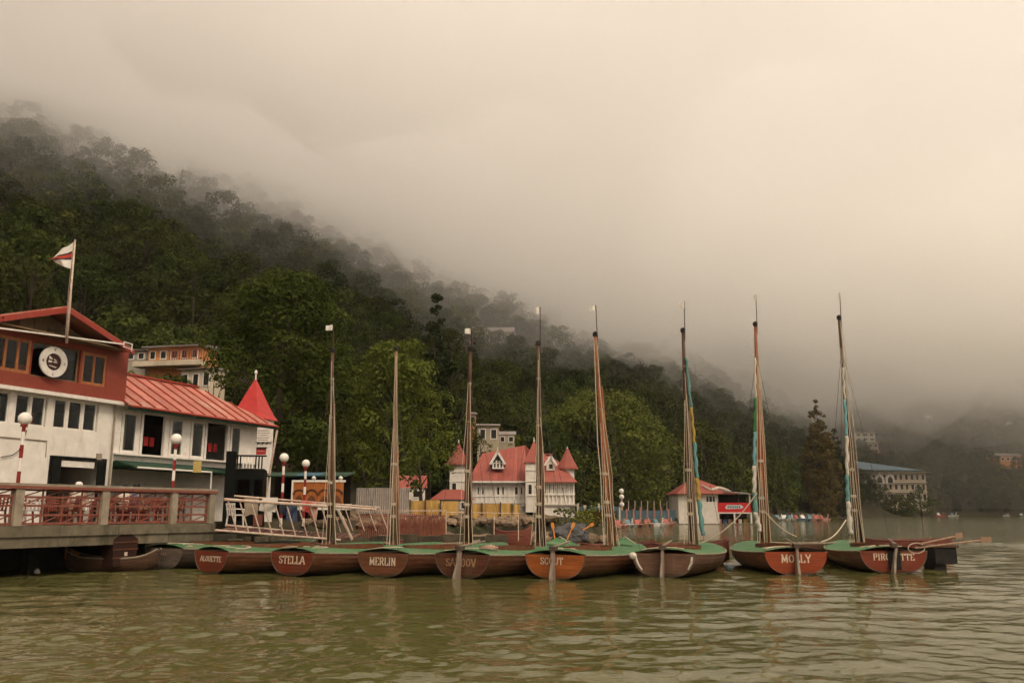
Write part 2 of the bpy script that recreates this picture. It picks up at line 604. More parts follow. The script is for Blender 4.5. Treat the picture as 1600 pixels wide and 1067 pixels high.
# ---- trees
leaf_mat('leaf_forest', (0.023, 0.034, 0.009), (0.076, 0.090, 0.021), 0.025, 0.4)
leaf_mat('leaf_dark', (0.034, 0.048, 0.010), (0.098, 0.116, 0.025), 0.015, 0.2)
leaf_mat('leaf_bright', (0.064, 0.086, 0.015), (0.142, 0.168, 0.031), 0.015, 0.15)
leaf_mat('leaf_round', (0.075, 0.092, 0.018), (0.18, 0.188, 0.040), 0.012, 0.12)
leaf_mat('leaf_rust', (0.060, 0.042, 0.012), (0.125, 0.085, 0.026), 0.012, 0.15)
leaf_mat('leaf_conifer', (0.012, 0.020, 0.008), (0.036, 0.042, 0.016), 0.012, 0.2)
mat('bark', (0.06, 0.045, 0.03), (0.025, 0.018, 0.012), scale=4, rough=0.95, bump=0.6, stretch=(1, 1, 0.25))

def leaves(centres, radii, n_per, size, rg, up_bias=0.55, squash=0.8, droop=0.0):
    """leaf-sized faces spread through the outer shell of many clumps"""
    V, Fc = [], []
    tot = 0
    for c, r_ in zip(centres, radii):
        n = max(6, int(n_per * (r_ ** 1.6)))
        d = rg.normal(size=(n, 3))
        d[:, 2] += up_bias
        d /= np.linalg.norm(d, axis=1, keepdims=True)
        rr = r_ * rg.uniform(0.55, 1.06, n) ** 0.7
        pos = c + d * rr[:, None] * np.array([1, 1, squash])
        pos[:, 2] -= droop * (np.hypot(d[:, 0], d[:, 1]) * rr) ** 2
        nrm = d + rg.normal(0, 0.34, (n, 3)) + np.array([0, 0, 0.25])
        nrm /= np.linalg.norm(nrm, axis=1, keepdims=True)
        a = np.cross(nrm, rg.normal(size=(n, 3)))
        a /= np.linalg.norm(a, axis=1, keepdims=True)
        b = np.cross(nrm, a)
        sz = size * rg.uniform(0.6, 1.35, n)[:, None]
        q = np.stack([pos - a * sz * 0.6, pos - b * sz * 0.33 + nrm * sz * 0.08, pos + a * sz * 0.6, pos + b * sz * 0.33 + nrm * sz * 0.08], 1)
        V.append(q.reshape(-1, 3))
        tot += n
    V = np.concatenate(V)
    return V, np.arange(tot * 4).reshape(-1, 4)
def crown_round(rg, H, Rw, lobes, n_per, size, base=0.35, shape=1.0):
    """a broad crown: clumps over an uneven dome from base*H to H"""
    cs, rs = [], []
    for _ in range(lobes):
        t = rg.uniform(0, 1) ** 0.8
        z = H * (base + (1 - base) * t * 0.93)
        prof = math.sin(math.pi * min(1, 0.16 + 0.80 * t) ** shape) ** 0.7
        a = rg.uniform(0, 6.283)
        k = rg.uniform(0.35, 0.95) ** 0.6 * prof * Rw
        r_ = Rw * rg.uniform(0.2, 0.36)
        cs.append(np.array([math.cos(a) * k, math.sin(a) * k, z - r_ * 0.4]))
        rs.append(r_)
    return leaves(cs, rs, n_per, size, rg)
def crown_cone(rg, H, Rw, tiers, n_per, size, base=0.12, droop=0.05, tip=0.06, spindle=False):
    cs, rs = [], []
    for i in range(tiers):
        t = i / (tiers - 1)
        z = H * (base + (1 - base) * t)
        w = Rw * ((1 - t) ** 0.85 + tip) if not spindle else Rw * math.sin(math.pi * (0.22 + 0.76 * t)) ** 0.8
        m = max(2, int(7 * (1 - t) + 2))
        off = rg.uniform(0, 6.28)
        for k in range(m):
            a = off + 6.283 * k / m + rg.normal(0, 0.25)
            kk = w * rg.uniform(0.35, 0.8)
            cs.append(np.array([math.cos(a) * kk, math.sin(a) * kk, z - 0.1 * kk + rg.normal(0, H * 0.024)]))
            rs.append(max(0.25, Rw * 0.11, w * rg.uniform(0.3, 0.48)))
    return leaves(cs, rs, n_per, size, rg, 0.2, 0.6, droop)
def trunk_mesh(rg, H, r0, limbs, spread, lean=(0, 0)):
    mb = MB()
    pts = [(lean[0] * t * H + 0.12 * math.sin(3 * t + r0 * 9), lean[1] * t * H, H * t - 0.5 * (t == 0)) for t in (0, 0.15, 0.35, 0.6, 0.85)]
    mb.tube(pts, [r0 * 1.25, r0, r0 * 0.8, r0 * 0.5, r0 * 0.2], 8)
    for _ in range(limbs):
        t = rg.uniform(0.25, 0.65)
        a = rg.uniform(0, 6.283)
        p0 = Vector((lean[0] * t * H, lean[1] * t * H, H * t))
        ln = spread * rg.uniform(0.5, 0.95)
        p1 = p0 + Vector((math.cos(a) * ln * 0.5, math.sin(a) * ln * 0.5, H * 0.12))
        p2 = p0 + Vector((math.cos(a) * ln, math.sin(a) * ln, H * 0.24))
        mb.tube([p0, p1, p2], [r0 * 0.42, r0 * 0.28, r0 * 0.08], 6)
    return mb
def tree(name, label, loc, crown, trunk, leafm, group=None, rz=0.0, scale=1.0):
    t = thing(name, label, 'tree', loc, rz, group)
    t.scale = (scale,) * 3
    me = arrays_mesh('crown', *crown)
    link('crown', me, leafm, t)
    trunk.build('trunk', 'bark', t, smooth=True)
    return t
# ================================================================= MATERIALS OF THE SHORE
mat('varnish_dark', (0.17, 0.062, 0.030), (0.080, 0.032, 0.018), scale=5, rough=0.45, stretch=(0.25, 1, 3), stain=(0.15, 0.11, 0.075), stain_scale=1.6, stain_amt=0.5, rand=0.2, coat=0.15, low_shade=0.16)
mat('wood_red', (0.20, 0.042, 0.020), (0.12, 0.026, 0.014), scale=5, rough=0.45, stretch=(1, 0.3, 3), stain=(0.10, 0.05, 0.03), stain_scale=2.2, stain_amt=0.6, rand=0.13, low_shade=0.08)
mat('wood_brown', (0.17, 0.060, 0.026), (0.085, 0.034, 0.018), scale=5, rough=0.5, stretch=(1, 0.3, 3), stain=(0.12, 0.085, 0.06), stain_scale=2.0, stain_amt=0.6, rand=0.13, low_shade=0.08)
mat('wood_deep', (0.12, 0.040, 0.020), (0.06, 0.022, 0.012), scale=5, rough=0.5, stretch=(1, 0.3, 3), stain=(0.13, 0.085, 0.05), stain_scale=2.2, stain_amt=0.55, rand=0.13, low_shade=0.08)
mat('wood_orange', (0.36, 0.105, 0.022), (0.22, 0.055, 0.014), scale=5, rough=0.4, stretch=(1, 0.3, 3), stain=(0.42, 0.19, 0.05), stain_scale=2.6, stain_amt=0.6, coat=0.2, rand=0.13, low_shade=0.07)
mat('wood_fox', (0.30, 0.060, 0.018), (0.19, 0.036, 0.014), scale=6, rough=0.4, stretch=(1, 0.25, 4), stain=(0.34, 0.12, 0.05), stain_scale=2.4, stain_amt=0.4, coat=0.2, rand=0.13, low_shade=0.07)
mat('wood_grey', (0.15, 0.115, 0.090), (0.07, 0.052, 0.042), scale=6, rough=0.8, stretch=(1, 0.3, 3), stain=(0.25, 0.21, 0.17), stain_scale=2.5, stain_amt=0.6, rand=0.13, low_shade=0.10)
mat('wood_weathered', (0.105, 0.075, 0.055), (0.050, 0.036, 0.028), scale=6, rough=0.8, stretch=(0.3, 1, 3), stain=(0.06, 0.05, 0.03), stain_scale=1.5, stain_amt=0.6, low_shade=0.12)
mat('wood_umber', (0.15, 0.080, 0.050), (0.075, 0.040, 0.026), scale=5, rough=0.6, stretch=(1, 0.3, 3), stain=(0.20, 0.14, 0.095), stain_scale=2.0, stain_amt=0.6, rand=0.13, low_shade=0.08)
mat('deck_green', (0.058, 0.165, 0.062), (0.035, 0.108, 0.038), scale=3, rough=0.6, bump=0.2, stain=(0.15, 0.17, 0.10), stain_scale=1.8, stain_amt=0.8, rand=0.15)
mat('deck_rim', (0.30, 0.25, 0.18), (0.16, 0.12, 0.08), scale=6, rough=0.6)
mat('mast_brown', (0.105, 0.048, 0.026), (0.045, 0.022, 0.014), scale=6, rough=0.45, stretch=(1, 1, 0.12), stain=(0.16, 0.09, 0.05), stain_scale=2.0, stain_amt=0.6)
mat('mast_orange', (0.34, 0.115, 0.035), (0.18, 0.055, 0.022), scale=5, rough=0.4, stretch=(1, 1, 0.12), stain=(0.40, 0.24, 0.13), stain_scale=2.0, stain_amt=0.7)
mat('mast_pale', (0.30, 0.20, 0.13), (0.17, 0.10, 0.06), scale=5, rough=0.55, stretch=(1, 1, 0.12))
mat('rope', (0.55, 0.47, 0.36), (0.36, 0.29, 0.21), scale=30, rough=0.9, rand=0.15)
mat('rope_pink', (0.55, 0.36, 0.28), (0.4, 0.26, 0.2), scale=30, rough=0.9)
mat('rope_dark', (0.12, 0.10, 0.08), (0.06, 0.05, 0.04), scale=30, rough=0.9)
mat('iron_dark', (0.025, 0.022, 0.020), (0.012, 0.011, 0.010), scale=8, rough=0.6)
mat('white_cloth', (0.78, 0.74, 0.68), (0.62, 0.58, 0.52), scale=5, rough=0.9)
mat('letter_paint', (0.66, 0.56, 0.42), (0.48, 0.38, 0.27), scale=14, rough=0.7)
mat('letter_faint', (0.30, 0.16, 0.12), (0.20, 0.12, 0.09), scale=14, rough=0.8)
mat('letter_worn', (0.42, 0.28, 0.15), (0.22, 0.11, 0.06), scale=16, rough=0.7)
mat('sail_teal', (0.13, 0.28, 0.26), (0.09, 0.20, 0.19), scale=6, rough=0.8)
mat('sail_cyan', (0.17, 0.37, 0.38), (0.12, 0.28, 0.30), scale=6, rough=0.8)
mat('sail_yellow', (0.40, 0.28, 0.07), (0.28, 0.19, 0.045), scale=6, rough=0.8)
mat('sail_green', (0.045, 0.19, 0.06), (0.03, 0.13, 0.04), scale=6, rough=0.8)
mat('sail_white', (0.58, 0.53, 0.45), (0.42, 0.38, 0.32), scale=6, rough=0.85)
mat('patch_white', (0.70, 0.66, 0.58), (0.36, 0.30, 0.24), scale=9, rough=0.8)
mat('fender_blue', (0.06, 0.09, 0.10), (0.03, 0.05, 0.055), scale=9, rough=0.5)
mat('rudder_wood', (0.28, 0.22, 0.17), (0.15, 0.115, 0.09), scale=7, rough=0.7, stretch=(1, 1, 0.3))

# ---- lettering: strokes with serifs
GLYPH = {
    'A': (0.78, [[(0, 0), (0.36, 1), (0.44, 1), (0.78, 0)], [(0.16, 0.36), (0.62, 0.36)]], [(0, 0), (0.78, 0)]),
    'L': (0.62, [[(0.14, 1), (0.14, 0), (0.62, 0), (0.62, 0.2)]], [(0.14, 1)]),
    'O': (0.76, [[(0.38 + 0.32 * math.cos(a), 0.5 + 0.47 * math.sin(a)) for a in [i * math.pi / 6 for i in range(13)]]], []),
    'U': (0.74, [[(0.12, 1), (0.12, 0.25), (0.25, 0.03), (0.48, 0.03), (0.62, 0.25), (0.62, 1)]], [(0.12, 1), (0.62, 1)]),
    'E': (0.64, [[(0.14, 0), (0.14, 1)], [(0.0, 1), (0.6, 1), (0.6, 0.84)], [(0.14, 0.52), (0.48, 0.52)], [(0.0, 0), (0.62, 0), (0.62, 0.18)]], []),
    'T': (0.7, [[(0.35, 0), (0.35, 1)], [(0.03, 0.8), (0.03, 1), (0.67, 1), (0.67, 0.8)]], [(0.35, 0)]),
    'S': (0.62, [[(0.56, 0.80), (0.5, 0.93), (0.3, 0.99), (0.12, 0.92), (0.07, 0.75), (0.16, 0.6), (0.45, 0.43), (0.56, 0.27), (0.5, 0.09), (0.3, 0.01), (0.1, 0.08), (0.05, 0.24)]], []),
    'M': (0.92, [[(0.1, 0), (0.14, 1), (0.45, 0.15), (0.78, 1), (0.82, 0)]], [(0.1, 0), (0.82, 0), (0.12, 1), (0.8, 1)]),
    'R': (0.74, [[(0.14, 0), (0.14, 1), (0.48, 1), (0.63, 0.88), (0.63, 0.64), (0.48, 0.52), (0.14, 0.52)], [(0.38, 0.52), (0.7, 0)]], [(0.14, 0), (0.14, 1)]),
    'P': (0.68, [[(0.14, 0), (0.14, 1), (0.48, 1), (0.63, 0.86), (0.63, 0.62), (0.48, 0.48), (0.14, 0.48)]], [(0.14, 0), (0.14, 1)]),
    'I': (0.32, [[(0.16, 0), (0.16, 1)]], [(0.16, 0), (0.16, 1)]),
    'N': (0.78, [[(0.12, 0), (0.12, 1), (0.64, 0), (0.64, 1)]], [(0.12, 0), (0.12, 1), (0.64, 1)]),
    'D': (0.74, [[(0.13, 0), (0.13, 1), (0.42, 1), (0.63, 0.8), (0.66, 0.5), (0.63, 0.2), (0.42, 0), (0.13, 0)]], []),
    'V': (0.76, [[(0.04, 1), (0.36, 0), (0.42, 0), (0.72, 1)]], [(0.04, 1), (0.72, 1)]),
    'C': (0.7, [[(0.62, 0.78), (0.52, 0.94), (0.34, 0.99), (0.15, 0.88), (0.07, 0.62), (0.07, 0.38), (0.15, 0.12), (0.34, 0.01), (0.52, 0.06), (0.63, 0.24)]], []),
    'Y': (0.74, [[(0.04, 1), (0.37, 0.45), (0.70, 1)], [(0.37, 0.45), (0.37, 0)]], [(0.04, 1), (0.7, 1), (0.37, 0)]),
    'B': (0.7, [[(0.13, 0), (0.13, 1), (0.45, 1), (0.58, 0.88), (0.58, 0.64), (0.42, 0.53), (0.13, 0.53)], [(0.42, 0.53), (0.64, 0.4), (0.64, 0.14), (0.48, 0), (0.13, 0)]], []),
}
def text_mesh(text, h, width=None, thick=0.15, depth=0.008):
    """letters in the x-z plane, centred at 0, facing -y"""
    tot = sum(GLYPH[c][0] for c in text) + 0.16 * (len(text) - 1)
    sx = h if width is None else width / tot
    x = -tot * sx / 2
    mbs = []
    for ch in text:
        w, lines, serifs = GLYPH[ch]
        mb = MB()
        for ln in lines:
            for (a, b) in zip(ln[:-1], ln[1:]):
                vert = abs(b[1] - a[1]) > abs(b[0] - a[0]) * 0.6
                t = thick * h * (1.15 if vert else 0.62)
                A, B = Vector((x + a[0] * sx, 0, a[1] * h)), Vector((x + b[0] * sx, 0, b[1] * h))
                d = (B - A).normalized() * t * 0.3
                mb.bar(A - d, B + d, t, depth, up=(0, -1, 0))
        for (u, v) in serifs:
            mb.bar((x + (u - 0.13) * sx, 0, v * h), (x + (u + 0.13) * sx, 0, v * h), thick * h * 0.5, depth, up=(0, -1, 0))
        mbs.append(mb)
        x += (w + 0.16) * sx
    return mbs

# ================================================================= HULLS
def hull_shape(L, beam, tw, sheer, keel, nst=22, na=9, full=0.75, ends='transom', strakes=5):
    """stations from stern (x=0) to bow; returns rows of (y, z) half sections"""
    rows = []
    for i in range(nst):
        t = i / (nst - 1)
        if ends == 'transom':
            b = tw / 2 + (beam / 2 - tw / 2) * math.sin(min(1, t / 0.45) * math.pi / 2) if t < 0.45 else beam / 2 * (1 - ((t - 0.45) / 0.55) ** 2.1) ** 0.85
        else:
            b = beam / 2 * max(0.0, math.sin(math.pi * min(1, 0.04 + t * 0.96))) ** 0.62
        b = max(b, 0.012)
        zs, zk = sheer(t), keel(t)
        row = []
        for k in range(na):
            a = k / (na - 1) * math.pi / 2
            y = b * math.sin(a) ** full
            z = zs - (zs - zk) * math.cos(a) ** 0.95
            row.append((y, z))
        rows.append((t * L, row))
    return rows
def hull_mesh(rows, lap=0.012):
    """outside skin with lapped planks"""
    mb = MB()
    for sgn in (1, -1):
        na = len(rows[0][1])
        for k in range(na - 1):
            vs, fs = [], []
            for x, row in rows:
                (y0, z0), (y1, z1) = row[k], row[k + 1]
                vs.append((x, sgn * y0, z0))
                vs.append((x, sgn * (y1 + (lap if k < na - 2 else 0)), z1 - 0.004 * (k < na - 2)))
            for i in range(len(rows) - 1):
                a = i * 2
                fs.append((a, a + 1, a + 3, a + 2))
            mb.add(vs, fs)
    return mb
def transom_mesh(row, x=0.0, t=0.05, grow=0.0, planks=1):
    poly = [Vector((x, y + grow * (y > 0.01), z - grow)) for y, z in row]
    poly = poly + [Vector((x, -p.y, p.z)) for p in reversed(poly[1:])] if row[0][0] < 1e-4 else poly
    return MB().prism(poly, (0, 0, 0), (t, 0, 0))

def mast_px(frame, px, py, d):
    """a pixel at forward distance d, in the boat's own frame"""
    return frame.inverted() @ P(px, py, d)

def yacht(label, tr, wl, mast_base, mast_top, hullm, transm, mastm, name=None, nsize=None, letm='letter_paint', pole=None, flag=None,
          sail=None, rudder=None, ropes=4, spar=0.8, sparm='mast_brown', L=7.0, Lm=4.4, seed=0, fixed_heading=None, extra=None, width=1.78):
    rg = random.Random(seed)
    T = Wt(tr, wl)
    def err(phi):
        x, y = T.x + Lm * math.sin(phi), T.y + Lm * math.cos(phi)
        r = ray(mast_base[0], mast_base[1])
        return x / y - r.x / r.y
    lo, hi = R(-40), R(75)
    if fixed_heading is None:
        for _ in range(50):
            md = (lo + hi) / 2
            if err(md) > 0: hi = md
            else: lo = md
        phi = (lo + hi) / 2
    else:
        phi = fixed_heading
    rz = math.pi / 2 - phi
    root = thing('yacht', label, 'sailboat', (T.x, T.y, 0.0), rz, 'wooden yachts moored in a row')
    M = ROOTM[root.name]
    sheer = lambda t: 0.66 - 0.16 * math.sin(math.pi * min(1, t * 1.05)) * 0.55 + 0.22 * max(0, t - 0.5) ** 1.5
    keel = lambda t: 0.0 - 0.10 * math.sin(math.pi * min(1, t * 1.1)) + 0.55 * max(0, t - 0.78) ** 1.4 * 3.0
    rows = hull_shape(L, 2.4, width, sheer, keel)
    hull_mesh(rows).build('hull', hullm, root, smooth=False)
    tm = transom_mesh(rows[0][1], -0.018, 0.05)
    tb = tm.build('transom', 'wood_deep', root)
    ry, rzz = [q[0] for q in rows[0][1]], [q[1] for q in rows[0][1]]
    zlo, zhi = rzz[0] + 0.012, rzz[-1]
    hw = lambda z: float(np.interp(z, rzz, ry))
    for k in range(5):
        za, zb = zlo + (zhi - zlo) * k / 5, zlo + (zhi - zlo) * (k + 1) / 5 - 0.007
        zz = [za + (zb - za) * j / 4 for j in range(5)]
        poly = [Vector((-0.032, hw(z) - 0.004, z)) for z in zz] + [Vector((-0.032, -hw(z) + 0.004, z)) for z in reversed(zz)]
        MB().prism(poly, (0, 0, 0), (0.012, 0, 0)).build('transom_plank', transm, tb)
    # light edge round the transom and a rubbing strake along the sheer
    ed = MB()
    edge = [(-0.034, y, z) for y, z in rows[0][1]]
    edge = [(x, -y, z) for x, y, z in reversed(edge[1:])] + edge
    ed.tube(edge, 0.013, 5)
    ed.build('transom_edge', 'wood_grey' if transm != 'wood_fox' else transm, tb)
    for sgn in (1, -1):
        MB().tube([(x, sgn * (r_[-1][0] + 0.01), r_[-1][1] - 0.01) for x, r_ in rows], 0.026, 5).build('gunwale', 'deck_rim', root)
    # deck with its cockpit opening
    cock = lambda x: 0.62 * math.sin(math.pi * (x - 1.15) / 2.6) ** 0.45 if 1.15 < x < 3.75 else 0.0
    xs = sorted(set([r_[0] for r_ in rows] + [1.15, 1.2, 1.35, 3.55, 3.7, 3.75]))
    def side(x):
        bs = [r_[1][-1][0] for r_ in rows]; zs = [r_[1][-1][1] for r_ in rows]; xx = [r_[0] for r_ in rows]
        return float(np.interp(x, xx, bs)), float(np.interp(x, xx, zs))
    dk = MB()
    for sgn in (1, -1):
        vs, fs = [], []
        for x in xs:
            b, z = side(x)
            c = min(cock(x), b * 0.8)
            for u in (0, 0.5, 1):
                y = c + (b - c) * u
                vs.append((x, sgn * y, z + 0.012 + 0.135 * (1 - (y / max(b, .02)) ** 2) * min(1, b)))
        for i in range(len(xs) - 1):
            for k in (0, 1):
                a = i * 3 + k
                fs.append((a, a + 1, a + 4, a + 3))
        dk.add(vs, fs)
    deck = dk.build('deck', 'deck_green', root)
    # coaming and well
    ring = [(x, c) for x in np.linspace(1.16, 3.74, 15) for c in [cock(x)]]
    loop = [(x, c) for x, c in ring] + [(x, -c) for x, c in reversed(ring)]
    co = MB()
    for (a, b) in zip(loop, loop[1:] + loop[:1]):
        z = side(a[0])[1] + 0.09
        z2 = side(b[0])[1] + 0.09
        co.prism([Vector((a[0], a[1], z - 0.06)), Vector((b[0], b[1], z2 - 0.06)), Vector((b[0], b[1], z2 + 0.13)), Vector((a[0], a[1], z + 0.13))],
                 (0, 0, 0), Vector((2.45 - a[0], -a[1], 0)).normalized() * 0.03)
    co.build('coaming', 'wood_brown', root)
    MB().span(1.1, 3.8, -0.7, 0.7, 0.16, 0.19).build('cockpit_floor', 'wood_weathered', root)
    # mast
    d = (M @ Vector((Lm, 0, 0))).y
    base = Vector((Lm, 0, side(Lm)[1] + 0.10))
    top = mast_px(M, mast_top[0], mast_top[1], d)
    md = (top - base)
    ml = md.length
    mdir = md.normalized()
    ms = MB().tube([base + md * t for t in (0, 0.3, 0.6, 0.85, 1.0)], [0.085, 0.085, 0.075, 0.062, 0.05], 10).build('mast', mastm, root, smooth=True)
    head = MB().lathe([(0.055, -0.06), (0.085, -0.04), (0.085, 0.06), (0.05, 0.10), (0.02, 0.12)], top, 10)
    head.tube([top + Vector((0.02, 0, -0.02)), top + Vector((-0.16, 0.02, -0.06))], 0.022, 5)
    head.build('mast_head', 'iron_dark', ms)
    MB().lathe([(0.15, 0), (0.15, 0.05), (0.11, 0.08), (0.10, 0.16)], base, 10).build('mast_collar', 'wood_brown', ms)
    for f in (0.35, 0.62, 0.83):
        q = base + md * (f + rg.uniform(-.04, .04))
        MB().tube([q - mdir * 0.03, q + mdir * 0.03], 0.092 - 0.02 * f, 8).build('mast_band', 'deck_rim', ms)
    sidev = M.to_3x3().inverted() @ Vector((1, 0, 0))
    back = M.to_3x3().inverted() @ Vector((0, -1, 0))
    if spar:
        s0 = base + sidev * 0.16 + back * 0.05 + Vector((0, 0, 0.05))
        s1 = base + md * spar + sidev * 0.085
        MB().tube([s0, (s0 + s1) / 2, s1], [0.05, 0.055, 0.035], 8).build('spar', sparm, root, smooth=True)
    for k in range(ropes):
        off = -0.13 + 0.26 * (k + 0.5) / ropes * 1.0
        a = base + md * rg.uniform(0.55, 0.99) + sidev * off * 0.5 + back * 0.06
        b_ = base + sidev * (off * 2.2 + rg.uniform(-.05, .05)) + back * rg.uniform(0.05, 0.25) + Vector((0, 0, 0.02))
        mid = (a + b_) / 2 + sidev * (off * 0.1 + rg.uniform(-.04, .04))
        lowm = base + md * 0.16 + sidev * off * 1.7 + back * 0.1
        w1, w2 = rg.uniform(-.035, .035), rg.uniform(-.03, .03)
        MB().tube([a, a.lerp(mid, 0.5) + sidev * w1, mid, mid.lerp(lowm, 0.5) + sidev * w2, lowm, b_], rg.choice((0.010, 0.012, 0.015)), 5).build('halyard', 'rope', root)
    if ropes:
        hp = base + md * 0.86
        for sgn in (1, -1):
            bb, zz_ = side(Lm - 0.25)
            MB().tube([hp, Vector((Lm - 0.25, sgn * (bb - 0.05), zz_ + 0.03))], 0.007, 4).build('shroud', 'rope_dark', root)
        MB().tube([hp, Vector((L - 0.12, 0, side(L - 0.12)[1] + 0.04))], 0.007, 4).build('forestay', 'rope_dark', root)
    # lashing coils where the ropes are made fast
    for f in (0.14, 0.20, rg.uniform(0.28, 0.4)):
        q = base + md * f
        w = MB()
        pts = [q + sidev * (0.105 * math.cos(a * 2.4)) + back * (0.105 * math.sin(a * 2.4)) + mdir * (a * 0.012) for a in [i * 0.4 for i in range(18)]]
        w.tube(pts, 0.018, 5)
        w.build('lashing', 'rope', root)
    if pole:
        pt = mast_px(M, pole[0], pole[1], d)
        ps = top - mdir * 0.35 + sidev * 0.06
        pl = MB().tube([ps, (ps + pt) / 2, pt], 0.016, 6).build('pennant_staff', 'mast_brown', root)
        if flag:
            dirv = sidev * (-1)
            fb = MB()
            h, w_ = flag[1] / 46.0, flag[0] / 46.0
            vs, fs, nx = [], [], 7
            for i in range(nx):
                u = i / (nx - 1)
                wav = 0.03 * math.sin(u * 6 + seed)
                for zz in (0, 1):
                    vs.append(pt + dirv * (w_ * u) + back * wav + Vector((0, 0, -h * (1 - zz) * (1 - 0.1 * u) - (0.12 * u * u) * h - 0.02)))
            for i in range(nx - 1):
                a = i * 2
                fs.append((a, a + 2, a + 3, a + 1))
            fb.add(vs, fs)
            fb.add([Vector(v) + back * 0.006 for v in vs], fs)
            fb.build('pennant', 'white_cloth', pl)
    if sail:
        pts = [(mast_px(M, px, py, d) + back * 0.12) for px, py, _ in sail]
        for i in range(len(sail) - 1):
            a, b_ = pts[i], pts[i + 1]
            n = 14
            sv = MB()
            rr = lambda q: (0.034 + 0.046 * (i + q) / (len(sail) - 1))
            sv.tube([a + (b_ - a) * (k / n) + sidev * 0.016 * math.sin(k * 1.1 + i * 3) for k in range(n + 1)],
                    [rr(k / n) * (1 + 0.16 * math.sin((i * n + k) * 0.9) + 0.08 * math.sin((i * n + k) * 2.3)) for k in range(n + 1)], 9)
            sv.build('furled_sail', sail[i][2], root, smooth=True)
    if rudder:
        # blade hangs on the transom, tiller over the deck
        r0 = MB()
        lean = rudder
        poly = [(-0.06, 0.80), (-0.06, 0.30), (-0.10, -0.25), (-0.36, -0.25), (-0.40, 0.05), (-0.24, 0.42), (-0.20, 0.80)]
        r0.prism([Vector((x - 0.02, -0.032 + lean * (0.5 - z), z)) for x, z in poly], (0, 0, 0), (0, 0.064, 0))
        rud = r0.build('rudder', 'rudder_wood', root)
        MB().tube([(-0.16, lean * -0.3, 0.86), (0.4, lean * -0.5, 0.92), (1.1, lean * -0.9, 0.98)], [0.035, 0.03, 0.024], 7).build('tiller', 'rudder_wood', rud)
        MB().box((-0.12, 0, 0.83), (0.26, 0.16, 0.12)).build('rudder_head', 'wood_weathered', rud)
    if name:
        hgt, wid, zc, yc = nsize
        for g in text_mesh(name, hgt, wid):
            g.v = [(-0.034 + v[1], yc - v[0], zc + v[2]) for v in g.v]
            g.build('letter', letm, tb)
    # mooring and slack lines on deck
    for k in range(3):
        a0 = Vector((rg.uniform(0.1, 0.5), rg.uniform(-0.8, 0.8), 0.75))
        pts = [a0]
        ang = rg.uniform(-0.6, 0.6)
        for j in range(9):
            ang += rg.uniform(-0.8, 0.8)
            nx_ = pts[-1] + Vector((math.cos(ang) * 0.16, math.sin(ang) * 0.16, 0))
            if abs(nx_.y) > 0.78: nx_.y *= 0.85; ang = -ang
            nx_.x = min(max(nx_.x, 0.06), 1.08)
            b, z = side(nx_.x)
            nx_.z = z + 0.03 + 0.135 * (1 - (nx_.y / b) ** 2)
            pts.append(nx_)
        pts[0].z = pts[1].z
        MB().tube(pts, 0.016, 5).build('deck_rope', 'rope', root)
    return root, M, phi

